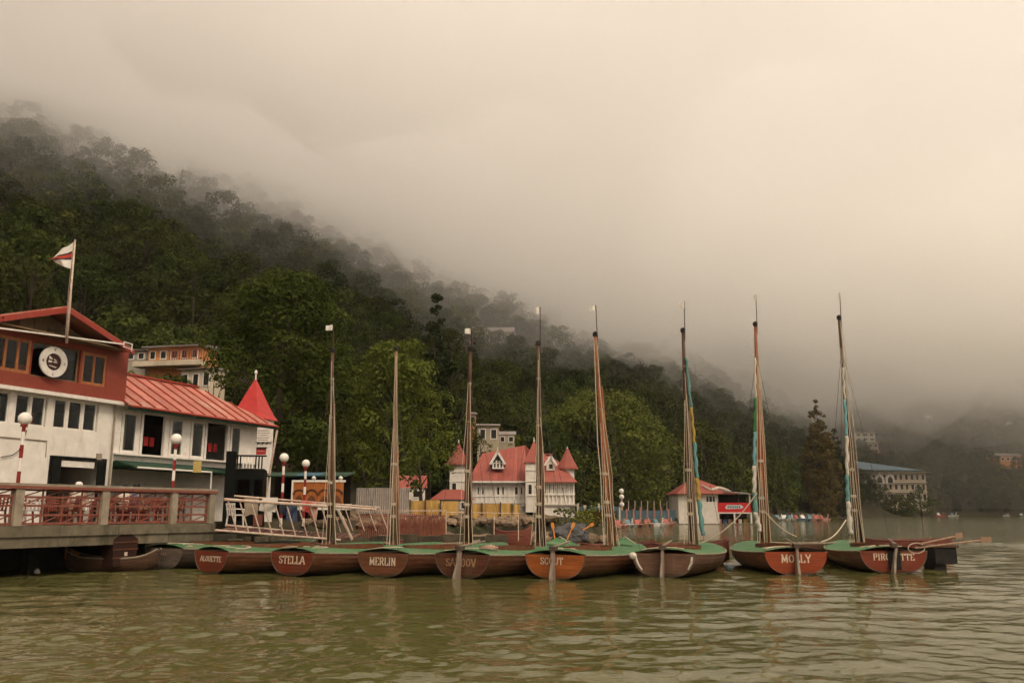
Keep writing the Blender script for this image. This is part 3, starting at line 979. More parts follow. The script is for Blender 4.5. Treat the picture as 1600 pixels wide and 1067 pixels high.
YARD = {}
def make_yachts():
    Y = yacht
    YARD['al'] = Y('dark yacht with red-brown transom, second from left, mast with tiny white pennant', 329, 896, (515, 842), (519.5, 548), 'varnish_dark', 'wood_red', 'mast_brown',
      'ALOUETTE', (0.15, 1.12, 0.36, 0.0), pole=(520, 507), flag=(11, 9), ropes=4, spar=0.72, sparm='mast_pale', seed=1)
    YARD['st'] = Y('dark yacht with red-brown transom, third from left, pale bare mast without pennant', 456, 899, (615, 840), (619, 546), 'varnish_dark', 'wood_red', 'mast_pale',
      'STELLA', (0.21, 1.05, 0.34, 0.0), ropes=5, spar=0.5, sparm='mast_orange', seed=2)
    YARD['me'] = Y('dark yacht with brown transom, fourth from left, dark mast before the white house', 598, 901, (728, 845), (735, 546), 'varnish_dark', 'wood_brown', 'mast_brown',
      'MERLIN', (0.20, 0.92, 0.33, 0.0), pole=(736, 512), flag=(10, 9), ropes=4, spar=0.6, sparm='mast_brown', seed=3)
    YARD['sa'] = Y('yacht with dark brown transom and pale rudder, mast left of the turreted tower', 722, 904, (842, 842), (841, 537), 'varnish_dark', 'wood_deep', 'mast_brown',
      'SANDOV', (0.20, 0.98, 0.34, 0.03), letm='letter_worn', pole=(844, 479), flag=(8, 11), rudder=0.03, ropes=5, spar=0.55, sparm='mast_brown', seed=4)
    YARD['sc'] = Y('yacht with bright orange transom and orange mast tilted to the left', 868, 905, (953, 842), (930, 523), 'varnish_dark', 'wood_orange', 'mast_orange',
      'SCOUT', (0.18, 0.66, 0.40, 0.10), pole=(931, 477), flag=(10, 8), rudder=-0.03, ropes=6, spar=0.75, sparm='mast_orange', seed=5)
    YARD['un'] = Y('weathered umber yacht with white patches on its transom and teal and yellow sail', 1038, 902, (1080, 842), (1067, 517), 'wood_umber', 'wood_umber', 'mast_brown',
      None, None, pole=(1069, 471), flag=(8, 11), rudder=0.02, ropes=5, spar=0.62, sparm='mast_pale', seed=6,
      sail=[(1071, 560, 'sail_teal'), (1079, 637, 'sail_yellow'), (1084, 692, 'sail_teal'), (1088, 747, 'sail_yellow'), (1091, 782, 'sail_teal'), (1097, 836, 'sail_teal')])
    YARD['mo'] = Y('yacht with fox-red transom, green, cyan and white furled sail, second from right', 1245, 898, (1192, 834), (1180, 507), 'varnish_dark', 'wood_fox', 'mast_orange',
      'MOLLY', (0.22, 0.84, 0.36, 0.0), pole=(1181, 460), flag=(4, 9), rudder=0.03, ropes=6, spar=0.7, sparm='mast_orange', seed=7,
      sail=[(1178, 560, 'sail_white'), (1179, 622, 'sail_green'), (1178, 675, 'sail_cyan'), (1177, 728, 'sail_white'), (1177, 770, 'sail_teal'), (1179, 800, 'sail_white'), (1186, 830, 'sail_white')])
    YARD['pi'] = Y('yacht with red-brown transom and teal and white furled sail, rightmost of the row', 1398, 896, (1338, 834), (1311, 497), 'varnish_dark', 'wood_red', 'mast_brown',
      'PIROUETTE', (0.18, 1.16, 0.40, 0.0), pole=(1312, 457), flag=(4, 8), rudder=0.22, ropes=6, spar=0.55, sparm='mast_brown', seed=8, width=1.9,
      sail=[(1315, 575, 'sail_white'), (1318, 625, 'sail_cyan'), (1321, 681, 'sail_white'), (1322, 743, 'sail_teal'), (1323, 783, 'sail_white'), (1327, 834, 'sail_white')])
    # a bare hull without a mast at the left end of the row
    T = Wt(255, 889)
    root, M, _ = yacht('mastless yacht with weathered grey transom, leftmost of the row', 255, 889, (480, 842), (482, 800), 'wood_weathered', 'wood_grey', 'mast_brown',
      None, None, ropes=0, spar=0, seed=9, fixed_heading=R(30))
    for ch in list(root.children):
        if ch.name.split('.')[0] in ('mast', 'lashing', 'halyard'):
            for g in list(ch.children):
                bpy.data.objects.remove(g)
            bpy.data.objects.remove(ch)
    tb = [c for c in root.children if c.name.startswith('transom')][0]
    for y_, w_ in ((0.32, 0.04), (0.12, 0.07), (0.0, 0.05), (-0.10, 0.06)):      # rubbed-out remains of a painted name
        MB().span(-0.042, -0.033, y_ - w_ / 2, y_ + w_ / 2, 0.44, 0.53).build('worn_lettering', 'letter_faint', tb)
    # white worn patches on the bilge corners of the grey-brown yacht
    root, M, _ = YARD['un']
    tb = [c for c in root.children if c.name.startswith('transom')][0]
    for sgn, pts in ((1, [(0.80, 0.55), (0.74, 0.36), (0.62, 0.20)]), (-1, [(0.80, 0.58), (0.78, 0.42), (0.68, 0.24)])):
        MB().tube([(-0.035, sgn * y, z) for y, z in pts], [0.032, 0.034, 0.022], 6).build('worn_patch', 'patch_white', tb)
    fd = MB().lathe([(0.03, -0.17), (0.15, -0.1), (0.17, 0), (0.15, 0.1), (0.03, 0.17)], (0, 0, 0), 12)
    f = fd.build('fender_ball', 'patch_white', None, smooth=True)
    f.location = P(989, 868, 24.2); f.scale = (0.6,) * 3
    tag(f, 'round white fender between the orange and the umber yacht', 'fender')
    f = fd.build('fender_ball', 'fender_blue', None, smooth=True)
    f.location = P(1139, 887, 26.0); f.scale = (0.65,) * 3
    tag(f, 'blue-grey fender hanging beside the fox-red yacht', 'fender')
    # canvas covers humped over two foredecks, a coil of line on a stern deck
    for key in ('sa', 'sc'):
        root, M, _ = YARD[key]
        cv = MB()
        vs, fs = [], []
        for i in range(9):
            x = 4.9 + 1.9 * i / 8
            for y, z in ((0.55 * (7.2 - x) / 2.2, 0.74), (0.03 * math.sin(i * 2.0), 0.79 + 0.17 * math.sin(math.pi * i / 8) + 0.03 * math.sin(i * 2.7)), (-0.55 * (7.2 - x) / 2.2, 0.74)):
                vs.append((x, y, z))
        for i in range(8):
            for k in (0, 1):
                a = i * 3 + k
                fs.append((a, a + 1, a + 4, a + 3))
        cv.add(vs, fs).build('bow_cover', 'deck_green', root)
        MB().tube([(5.85, 0.36, 0.77), (5.87, 0.0, 1.00), (5.9, -0.36, 0.77)], 0.018, 5).build('cover_tie', 'rope', root)
    root, M, _ = YARD['sa']
    co = MB()
    co.tube([(0.75 + (0.32 - 0.006 * i) * math.cos(i * 0.42), -0.42 + (0.30 - 0.006 * i) * math.sin(i * 0.42), 0.80 + 0.0022 * i) for i in range(46)], 0.02, 5)
    co.build('rope_coil', 'rope_pink', root)
    # dark board behind the rudder of the rightmost yacht
    root, M, _ = YARD['pi']
    MB().span(-0.052, -0.036, -0.20, 0.17, 0.12, 0.66).build('rudder_board', 'iron_dark', root)
    # slack mooring lines between neighbours: the long loops at the right
    def line(a, b, d0, d1, sag, label, n=14, r=0.02):
        A, B = P(*a, d0), P(*b, d1)
        pts = [A.lerp(B, t) + Vector((0, 0, -sag * math.sin(math.pi * t))) for t in [i / (n - 1) for i in range(n)]]
        tag(MB().tube(pts, r, 5).build('mooring_rope', 'rope'), label, 'rope')
    line((1183, 770), (1095, 848), 29.0, 29.0, 0.25, 'long slack rope from the orange mast down to the left')
    line((1196, 800), (1245, 838), 29.0, 29.5, 0.12, 'short slack rope from the orange mast down to the right')
    line((1322, 812), (1283, 846), 29.2, 27.0, 0.15, 'slack rope from the rightmost mast to the fox-red yacht')
    loop = [P(1432 + 13 * math.cos(a), 856 + 8 * math.sin(a), 25.2) for a in [i * 2 * math.pi / 18 for i in range(17)]]
    tag(MB().tube(loop, 0.015, 6).build('rope_loop', 'rope'), 'thick white rope loop over the rightmost transom', 'rope')
make_yachts()

# ---- rowing boats
mat('row_brown', (0.14, 0.075, 0.045), (0.06, 0.032, 0.02), scale=5, rough=0.6, stretch=(0.25, 1, 3), rand=0.2)
mat('row_red', (0.19, 0.06, 0.04), (0.10, 0.03, 0.02), scale=5, rough=0.6, stretch=(0.25, 1, 3), rand=0.2)
mat('row_orange', (0.45, 0.20, 0.04), (0.3, 0.11, 0.03), scale=6, rough=0.6)
def rowboat(label, pos, rz, L=5.2, B=1.35, hm='row_brown', inner='wood_weathered', bow_patch=False, free=0.42, rise=0.30):
    root = thing('rowing_boat', label, 'rowing boat', (pos[0], pos[1], 0), rz, 'rowing boats at the moorings')
    sheer = lambda t: free + rise * (2 * t - 1) ** 4 + 0.06 * t
    keel = lambda t: -0.12 + 0.30 * abs(2 * t - 1) ** 5
    rows = hull_shape(L, B, B * 0.5, sheer, keel, ends='double', nst=20)
    hull_mesh(rows).build('hull', hm, root)
    inn = MB()
    for sgn in (1, -1):
        vs, fs = [], []
        for x, row in rows:
            for (y, z) in (row[-1], (row[4][0], max(row[4][1], 0.12)), (0, 0.12)):
                vs.append((x, sgn * max(0, y - 0.03), z - 0.01))
        for i in range(len(rows) - 1):
            for k in (0, 1):
                a = i * 3 + k
                fs.append((a, a + 1, a + 4, a + 3))
        inn.add(vs, fs)
    inn.build('inside_planking', inner, root)
    for sgn in (1, -1):
        MB().tube([(x, sgn * (r_[-1][0]), r_[-1][1]) for x, r_ in rows], 0.03, 5).build('gunwale', 'deck_rim' if hm != 'row_red' else 'row_red', root)
    for x in (0.22, 0.45, 0.68):
        b = float(np.interp(x * L, [r_[0] for r_ in rows], [r_[1][-1][0] for r_ in rows]))
        MB().span(x * L - 0.12, x * L + 0.12, -b + 0.04, b - 0.04, free - 0.10, free - 0.07).build('thwart', hm, root)
    if bow_patch:
        for sgn in (1, -1):
            MB().prism([Vector((L - 0.36, sgn * 0.26, free + 0.16)), Vector((L - 0.03, sgn * 0.06, free + 0.32)), Vector((L - 0.05, sgn * 0.055, free + 0.02)), Vector((L - 0.33, sgn * 0.225, free - 0.12))], (0, 0, 0), (0.004, sgn * 0.03, 0)).build('bow_patch', 'row_orange', root)
    return root
b0 = Wt(236, 889)
rowboat('long grey-brown rowing boat with orange bow under the pier', (b0.x + 0.4, b0.y - 0.45), R(182), L=2.95, B=1.1, hm='row_brown', bow_patch=True, free=0.36)
for (px, d, rz, L, hm, lab) in ((470, 31.5, R(8), 3.6, 'row_red', 'red-brown rowing boat behind the pale bare mast'),
                                (600, 30.8, R(14), 3.4, 'row_brown', 'brown rowing boat below the red picket railing'),
                                (905, 30.6, R(20), 3.0, 'row_red', 'red-brown rowing boat behind the orange-transomed yacht'),
                                (1006, 31.5, R(10), 3.2, 'row_red', 'red-brown rowing boat behind the umber yacht'),
                                (1195, 32.5, R(-2), 3.4, 'row_brown', 'brown rowing boat behind the fox-red yacht'),
                                (1350, 36.0, R(-3), 3.5, 'row_red', 'long red-brown rowing boat sticking out beyond the rightmost yacht')):
    q = P(px, 840, d)
    rowboat(lab, (q.x, q.y), rz, L=L, B=1.2, hm=hm, free=0.66, rise=0.1)
# oars and a dark stern box at the right end of the row
for a, b, lab in (((1430, 856), (1532, 844), 'lower of two long oars pointing right over the water'), ((1440, 849), (1492, 838), 'upper of two oars leaning out to the right')):
    A, B = P(*a, 26.6), P(*b, 28.2)
    t = thing('oar', lab, 'oar', tuple(A), 0, 'oars at the right end of the row')
    MB().tube([Vector((0, 0, 0)), (B - A)], [0.03, 0.035], 7).build('shaft', 'mast_pale', t)
    dv = (B - A).normalized()
    MB().bar((B - A) - dv * 0.02, (B - A) + dv * 0.55, 0.05, 0.17).build('blade', 'mast_pale', t)
q = P(1466, 858, 28.5)
t = thing('stern_float', 'black box-shaped float beyond the rightmost yacht', 'float', (q.x, q.y, 0.0))
MB().box((0, 0, 0.45), (0.72, 0.8, 0.5), 0.1).build('box', 'iron_dark', t)
MB().box((0, 0, 0.74), (0.86, 0.9, 0.06), 0.1).build('lid', 'row_brown', t)
MB().box((-0.15, 0, 0.08), (0.4, 0.6, 0.3), 0.1).build('foot', 'iron_dark', t)
# ================================================================= CLUBHOUSE, PIER AND QUAY
mat('plaster_white', (0.80, 0.76, 0.69), (0.66, 0.62, 0.55), scale=2, rough=0.85, bump=0.2, bump_scale=14, stain=(0.42, 0.36, 0.27), stain_scale=1.1, stain_amt=0.75)
mat('paint_white', (0.80, 0.76, 0.70), (0.66, 0.61, 0.55), scale=5, rough=0.5, stain=(0.5, 0.43, 0.35), stain_scale=2.2, stain_amt=0.4)
mat('paint_red', (0.27, 0.056, 0.034), (0.21, 0.044, 0.028), scale=4, rough=0.55, stain=(0.22, 0.07, 0.04), stain_scale=1.2, stain_amt=0.5)
mat('fascia_red', (0.36, 0.055, 0.035), (0.25, 0.04, 0.028), scale=6, rough=0.6, stain=(0.22, 0.1, 0.07), stain_scale=1.5, stain_amt=0.5)
mat('frame_brown', (0.42, 0.17, 0.065), (0.28, 0.10, 0.04), scale=8, rough=0.5, stretch=(1, 1, 0.2))
mat('gable_plank', (0.26, 0.18, 0.105), (0.17, 0.115, 0.07), scale=6, rough=0.8, stretch=(1, 1, 0.2), rand=0.2)
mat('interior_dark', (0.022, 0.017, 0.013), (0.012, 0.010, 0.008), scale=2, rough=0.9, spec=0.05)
mat('roof_sheet_red', (0.44, 0.165, 0.12), (0.34, 0.11, 0.08), scale=1.2, rough=0.55, stain=(0.52, 0.36, 0.27), stain_scale=0.9, stain_amt=0.9, rand=0.16)
mat('roof_bright', (0.52, 0.045, 0.04), (0.42, 0.035, 0.032), scale=3, rough=0.45, stain=(0.36, 0.06, 0.05), stain_scale=1.4, stain_amt=0.5)
mat('green_dark', (0.03, 0.075, 0.045), (0.018, 0.045, 0.028), scale=5, rough=0.6)
mat('black_paint', (0.008, 0.009, 0.008), (0.014, 0.014, 0.013), scale=4, rough=0.7, spec=0.05)
mat('concrete', (0.20, 0.165, 0.115), (0.10, 0.088, 0.06), scale=2.6, rough=0.95, bump=0.6, stain=(0.05, 0.05, 0.028), stain_scale=1.5, stain_amt=0.95, rand=0.12)
mat('concrete_pale', (0.34, 0.285, 0.215), (0.22, 0.18, 0.135), scale=3, rough=0.95, bump=0.4, stain=(0.16, 0.14, 0.09), stain_scale=1.6, stain_amt=0.7)
mat('rail_red', (0.26, 0.085, 0.058), (0.16, 0.050, 0.036), scale=7, rough=0.6, stain=(0.20, 0.09, 0.05), stain_scale=2.5, stain_amt=0.6)
mat('chair_red', (0.24, 0.065, 0.045), (0.18, 0.05, 0.035), scale=3, rough=0.4)
mat('chair_white', (0.74, 0.68, 0.62), (0.6, 0.55, 0.5), scale=3, rough=0.45)
mat('stripe_red', (0.26, 0.022, 0.022), (0.2, 0.018, 0.018), scale=6, rough=0.5)
mat('lamp_globe', (0.80, 0.76, 0.70), (0.70, 0.66, 0.60), scale=2, rough=0.25)
mat('flag_red', (0.50, 0.07, 0.035), (0.42, 0.05, 0.03), scale=6, rough=0.8)
mat('flag_dark', (0.07, 0.035, 0.055), (0.05, 0.03, 0.04), scale=6, rough=0.8)
mat('curtain', (0.34, 0.28, 0.17), (0.22, 0.18, 0.10), scale=6, rough=0.9, stretch=(5, 5, 0.2))
mat('red_cloth', (0.50, 0.04, 0.035), (0.36, 0.03, 0.03), scale=3, rough=0.8)
mat('steel_pale', (0.62, 0.52, 0.44), (0.42, 0.28, 0.2), scale=7, rough=0.5, stain=(0.36, 0.18, 0.10), stain_scale=3, stain_amt=0.6)
mat('emblem_brown', (0.055, 0.02, 0.014), (0.04, 0.016, 0.012), scale=5, rough=0.5)
mat('grey_mark', (0.22, 0.20, 0.18), (0.16, 0.14, 0.13), scale=9, rough=0.7)
glass_mat('pane_glass', refl=0.028)
mat('boat_dark', (0.045, 0.02, 0.014), (0.025, 0.012, 0.009), scale=5, rough=0.6, stretch=(0.3, 1, 3))

mat('pile_dark', (0.05, 0.045, 0.03), (0.025, 0.024, 0.016), scale=2, rough=0.95, bump=0.5)
E = Vector((0.394, 0.919, 0)).normalized()
NIN = Vector((-E.y, E.x, 0))
CORNER = P(178, 700, 36); CORNER.z = 0
DECK_Z = 1.42
CRZ = math.atan2(E.y, E.x)
def cw(px, py, off=0.0):
    """(along, up) on the clubhouse plane lying off metres behind (+) or before (-) the front wall"""
    return on_wall(px, py, CORNER + NIN * off, E)
def holed_wall(u0, u1, z0, z1, holes, y0, y1):
    """an upright wall slab in the local x-z plane between y0 and y1 with real openings"""
    us = sorted(set([u0, u1] + [h for H in holes for h in H[:2] if u0 < h < u1]))
    zs = sorted(set([z0, z1] + [h for H in holes for h in H[2:] if z0 < h < z1]))
    def solid(i, j):
        if i < 0 or j < 0 or i >= len(us) - 1 or j >= len(zs) - 1:
            return False
        cu, cz = (us[i] + us[i + 1]) / 2, (zs[j] + zs[j + 1]) / 2
        return not any(h[0] < cu < h[1] and h[2] < cz < h[3] for h in holes)
    mb = MB()
    for i in range(len(us) - 1):
        for j in range(len(zs) - 1):
            if not solid(i, j):
                continue
            a, b, c, d = us[i], us[i + 1], zs[j], zs[j + 1]
            mb.quad((a, y0, c), (b, y0, c), (b, y0, d), (a, y0, d))
            mb.quad((a, y1, c), (a, y1, d), (b, y1, d), (b, y1, c))
            if not solid(i - 1, j): mb.quad((a, y0, c), (a, y0, d), (a, y1, d), (a, y1, c))
            if not solid(i + 1, j): mb.quad((b, y0, c), (b, y1, c), (b, y1, d), (b, y0, d))
            if not solid(i, j - 1): mb.quad((a, y0, c), (a, y1, c), (b, y1, c), (b, y0, c))
            if not solid(i, j + 1): mb.quad((a, y0, d), (b, y0, d), (b, y1, d), (a, y1, d))
    return mb
def window(root, u0, u1, z0, z1, y, fm, cols=1, rows=1, fw=0.07, sill=False, glass='pane_glass', t=0.07):
    f = MB()
    f.span(u0, u0 + fw, y, y + t, z0, z1); f.span(u1 - fw, u1, y, y + t, z0, z1)
    f.span(u0 + fw, u1 - fw, y + 0.002, y + t - 0.002, z0, z0 + fw); f.span(u0 + fw, u1 - fw, y + 0.002, y + t - 0.002, z1 - fw, z1)
    for i in range(1, cols):
        u = u0 + (u1 - u0) * i / cols
        f.span(u - fw / 2.4, u + fw / 2.4, y + 0.004, y + t - 0.004, z0 + fw, z1 - fw)
    for j in range(1, rows):
        z = z0 + (z1 - z0) * j / rows
        f.span(u0 + fw, u1 - fw, y + 0.01, y + t - 0.01, z - fw / 2.6, z + fw / 2.6)
    if sill:
        f.span(u0 - 0.05, u1 + 0.05, y - 0.08, y, z0 - 0.06, z0)
    w = f.build('window', fm, root)
    for i in range(cols):
        a, b = u0 + (u1 - u0) * i / cols, u0 + (u1 - u0) * (i + 1) / cols
        MB().span(a + fw * 0.6, b - fw * 0.6, y + t * 0.5, y + t * 0.5 + 0.008, z0 + fw * 0.6, z1 - fw * 0.6).build('pane', glass, w)
    return w

club = thing('clubhouse', 'white lakeside clubhouse with red gabled upper storey and long red tin roof', 'building', tuple(CORNER), CRZ)
def build_club():
    r_ = club
    uL = -9.0
    z_band = (cw(0, 607)[1] + cw(172, 633)[1]) / 2
    # --- white lower storeys
    dz0, dz1 = DECK_Z, cw(120, 717)[1]
    d0, d1 = cw(78, 740)[0], cw(162, 740)[0]
    holes = [(d0, d1, dz0, dz1)]
    wz0, wz1 = cw(100, 670)[1], cw(100, 624)[1]
    wins = [(-6, 14), (23, 46), (48, 71), (84, 105), (107, 129), (131, 152)]
    W = []
    for a, b in wins:
        u0, u1 = cw(a, 650)[0], cw(b, 650)[0]
        W.append((u0, u1))
    g1 = (W[0][0] - 0.06, W[2][1] + 0.05, wz0, wz1)
    g2 = (W[3][0] - 0.05, W[5][1] + 0.05, wz0, wz1)
    holes += [g1, g2]
    holed_wall(uL, 0.0, -0.6, z_band, holes, 0, 0.28).build('wall', 'plaster_white', r_)
    for u0, u1 in W:
        window(r_, u0, u1, wz0, wz1, 0.06, 'paint_white', fw=0.06)
    for (a, b) in ((W[0][1], W[1][0]), (W[1][1], W[2][0]), (W[3][1], W[4][0]), (W[4][1], W[5][0])):
        MB().span(a - 0.01, b + 0.01, 0.03, 0.16, wz0, wz1).build('window_post', 'paint_white', r_)
    for k_, (u0, u1) in enumerate(W):
        if k_ in (0, 3, 5):
            MB().span(u0 + 0.08, u0 + 0.08 + (u1 - u0) * (0.35 if k_ else 0.6), 0.34, 0.37, wz0 + 0.02, wz1 - 0.05).build('curtain', 'curtain', r_)
    # ground floor opening: dark doors folded back, a white blind above
    for u0, u1 in ((d0 + 0.03, d0 + 0.42), (d1 - 0.35, d1 - 0.03)):
        MB().span(u0, u1, -0.05, 0.0 - 0.005, dz0 + 0.02, dz1 - 0.03).build('door', 'black_paint', r_)
    MB().span(d0 + 0.5, d1 - 0.45, 0.05, 0.1, dz1 - 0.32, dz1 - 0.08).build('blind', 'paint_white', r_)
    db = MB().span(d0 - 0.08, d0, -0.03, 0.1, dz0, dz1 + 0.08).span(d1, d1 + 0.08, -0.03, 0.1, dz0, dz1 + 0.08).span(d0, d1, -0.028, 0.1, dz1, dz1 + 0.08)
    db.build('door_frame', 'black_paint', r_)
    # band under the red storey
    MB().span(uL, 0.25, -0.35, 0.30, z_band + 0.002, z_band + 0.14).build('cornice', 'paint_white', r_)
    # --- red upper storey
    z0 = z_band + 0.142
    ztop = cw(150, 541)[1]
    rw = [(-8, -1), (2, 17), (20, 42)]
    zz0, zz1 = cw(30, 585)[1] + 0.02, cw(30, 528)[1]
    big = (cw(42, 560)[0] + 0.02, cw(120, 560)[0] - 0.02, zz0 - 0.03, zz1 - 0.05)
    hl = (cw(-20, 560)[0], cw(41, 560)[0], zz0, zz1 - 0.05)
    rr0, rr1 = cw(121, 575)[0], cw(160, 575)[0]
    hr = (rr0, rr1, zz0 - 0.03, zz1 - 0.08)
    y_r = -0.25
    holed_wall(uL, 0.12, z0, zz1 + 0.25, [big, hl, hr], y_r, y_r + 0.2).build('wall', 'paint_red', r_)
    MB().span(0.0, 0.115, y_r + 0.2, 7.0, z0, zz1 + 0.25).build('wall', 'paint_red', r_)
    window(r_, hl[0], hl[1], hl[2], hl[3], y_r + 0.03, 'frame_brown', cols=3, fw=0.12)
    window(r_, hr[0], hr[1], hr[2], hr[3], y_r + 0.03, 'frame_brown', cols=2, fw=0.11)
    window(r_, big[0], big[1], big[2], big[3], y_r + 0.12, 'gable_plank', cols=2, fw=0.06)
    # interior
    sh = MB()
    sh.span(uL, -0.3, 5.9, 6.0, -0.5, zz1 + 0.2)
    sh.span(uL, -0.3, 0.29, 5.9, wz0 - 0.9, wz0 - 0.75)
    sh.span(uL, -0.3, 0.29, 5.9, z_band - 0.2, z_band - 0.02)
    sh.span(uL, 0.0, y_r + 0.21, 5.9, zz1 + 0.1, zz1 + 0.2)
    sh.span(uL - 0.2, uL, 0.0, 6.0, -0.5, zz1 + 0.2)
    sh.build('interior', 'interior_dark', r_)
    MB().span(-0.28, -0.02, 0.28, 7.0, -0.6, z_band).build('wall', 'plaster_white', r_)
    MB().span(W[2][0] + 0.05, W[2][1] - 0.1, 0.5, 0.54, wz0, wz0 + 0.55).build('curtain', 'red_cloth', r_)
    # --- gable roof, ridge running away from the lake
    ap = cw(105, 482, -0.9)
    re = cw(207, 549, -0.9)
    le = (2 * ap[0] - re[0], re[1])
    y0, y1 = -0.95, 7.2
    for nm, e_ in (('left', le), ('right', re)):
        MB().slab([Vector((ap[0], y0, ap[1])), Vector((e_[0], y0, e_[1])), Vector((e_[0], y1, e_[1])), Vector((ap[0], y1, ap[1]))] if nm == 'left' else
                  [Vector((ap[0], y0, ap[1])), Vector((ap[0], y1, ap[1])), Vector((e_[0], y1, e_[1])), Vector((e_[0], y0, e_[1]))], 0.10).build('roof', 'roof_sheet_red', r_)
        dv = Vector((e_[0] - ap[0], 0, e_[1] - ap[1]))
        MB().prism([Vector((ap[0], y0 - 0.06, ap[1] + 0.05)), Vector((e_[0], y0 - 0.06, e_[1] + 0.05)), Vector((e_[0], y0 - 0.06, e_[1] - 0.17)), Vector((ap[0], y0 - 0.06, ap[1] - 0.17))], (0, 0, 0), (0, 0.05, 0)).build('fascia', 'fascia_red', r_)
    # planked gable, plank by plank
    zb = zz1 + 0.26
    u = le[0] + 0.9
    while u < re[0] - 0.9:
        u2 = u + 0.62
        f = lambda q: ap[1] - 0.16 + (re[1] - ap[1]) * abs(q - ap[0]) / (re[0] - ap[0])
        if min(f(u), f(u2)) > zb + 0.02:
            MB().prism([Vector((u, 0.1, zb)), Vector((u2 - 0.03, 0.1, zb)), Vector((u2 - 0.03, 0.1, f(u2 - 0.03))), Vector((u, 0.1, f(u)))], (0, 0, 0), (0, 0.05, 0)).build('gable_plank', 'gable_plank', r_)
        u = u2
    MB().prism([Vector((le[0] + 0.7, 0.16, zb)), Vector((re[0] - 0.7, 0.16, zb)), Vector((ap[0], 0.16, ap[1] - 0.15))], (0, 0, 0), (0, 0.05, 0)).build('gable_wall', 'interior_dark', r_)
    MB().span(le[0], re[0] - 0.35, -0.85, 0.1, zb - 0.06, zb - 0.01).build('soffit', 'gable_plank', r_)
    # --- ring sign with emblem
    c = cw(83, 565.5, -0.42)
    c2 = cw(83, 541.5, -0.42)
    rad = abs(c2[1] - c[1])
    sgn = thing('ring_sign', 'round white ring sign with sailing boat emblem on the red storey', 'sign', tuple(ROOTM[club.name] @ Vector((c[0], -0.40, c[1]))), CRZ)
    n = 40
    ring = MB()
    vs, fs = [], []
    for k in range(n):
        a = 2 * math.pi * k / n
        for rr, yy in ((rad, 0), (rad, -0.07), (rad * 0.56, -0.07), (rad * 0.56, 0)):
            vs.append((rr * math.cos(a) * 1.02, yy, rr * math.sin(a)))
    for k in range(n):
        k2 = (k + 1) % n
        for j in range(4):
            fs.append((k * 4 + j, k2 * 4 + j, k2 * 4 + (j + 1) % 4, k * 4 + (j + 1) % 4))
    ring.add(vs, fs).build('ring', 'paint_white', sgn)
    disc = MB().add([(rad * 0.57 * math.cos(2 * math.pi * k / n), -0.03, rad * 0.57 * math.sin(2 * math.pi * k / n)) for k in range(n)], [tuple(range(n))])
    disc.prism([Vector((rad * 0.57 * math.cos(2 * math.pi * k / n), -0.028, rad * 0.57 * math.sin(2 * math.pi * k / n))) for k in range(n)], (0, 0, 0), (0, 0.03, 0))
    disc.build('disc', 'emblem_brown', sgn)
    em = rad * 0.5
    for poly in ([(-0.70, 0.62), (-0.62, 0.72), (-0.16, 0.42), (-0.2, 0.30), (-0.66, 0.36)], [(-0.72, 0.16), (-0.2, 0.12), (-0.18, -0.08), (-0.72, -0.14)],
                 [(0.0, 0.44), (0.55, 0.22), (0.2, 0.18)], [(0.02, 0.08), (0.6, 0.04), (0.55, -0.06), (0.04, -0.06)], [(-0.66, -0.46), (0.56, -0.62), (0.4, -0.72), (-0.5, -0.56)]):
        MB().prism([Vector((x * em, -0.045, z * em)) for x, z in poly], (0, 0, 0), (0, 0.012, 0)).build('emblem_shape', 'paint_white', sgn)
    for ch, x, z in (('N', -0.8, 0), ('Y', 0, 0.8), ('C', 0.8, -0.03), ('I', 0, -0.8)):
        for g in text_mesh(ch, rad * 0.16, None, 0.2, 0.01):
            g.move((x * rad, -0.075, z * rad - rad * 0.08)).build('letter', 'grey_mark', sgn)
    # --- yard (white pipe) across the gable with its end frame, flagpole and flag
    a, b = cw(-14, 514, -1.15), cw(195, 538, -1.15)
    yd = thing('yard_pipe', 'white pipe yard across the gable with small end frame', 'pole', tuple(ROOTM[club.name] @ Vector((b[0], -1.1, b[1]))), CRZ)
    A, B = Vector((a[0] - b[0] - 1, -0.0, a[1] - b[1])), Vector((0, 0, 0))
    MB().tube([A, B], 0.035, 7).build('pipe', 'paint_white', yd)
    fr = MB()
    for p0, p1 in (((0, 0, -0.12), (0, 0, 0.12)), ((0.42, 0, -0.22), (0.42, 0, 0.1)), ((0, 0, 0.11), (0.42, 0, 0.08)), ((0, 0, -0.08), (0.42, 0, -0.14))):
        fr.tube([p0, p1], 0.022, 6)
    fr.build('end_frame', 'paint_white', yd)
    for uu in (-5, -2.5, 0):
        MB().bar((uu - 0.3, 0, 0.02 - uu * 0.0), (uu - 0.3, 1.0, 0.14), 0.03).build('bracket', 'iron_dark', yd)
    base = ROOTM[club.name] @ Vector((cw(105, 526, -1.22)[0], -1.22, cw(105, 526, -1.22)[1] - 0.25))
    topp = P(117.5, 374, base.y)
    fp = thing('flagpole', 'tall white flagpole rising in front of the gable', 'flagpole', tuple(base), 0)
    dv = topp - base
    MB().tube([Vector((0, 0, 0)), dv * 0.45, dv * 0.46, dv], [0.05, 0.048, 0.04, 0.035], 9).build('pole', 'steel_pale', fp, smooth=True)
    MB().lathe([(0.02, 0), (0.11, 0.02), (0.11, 0.06), (0.02, 0.09)], dv, 10).build('truck', 'iron_dark', fp)
    MB().tube([dv * 0.98 + Vector((-.06, 0, 0)), dv * 0.5 + Vector((-0.09, 0, 0)), Vector((-0.06, -0.02, 0.3))], 0.008, 4).build('halyard', 'rope', fp)
    # swallow-tailed flag blowing to the left: bands white, dark, red, dark, white
    q = P(115, 378, base.y), P(111, 420, base.y)
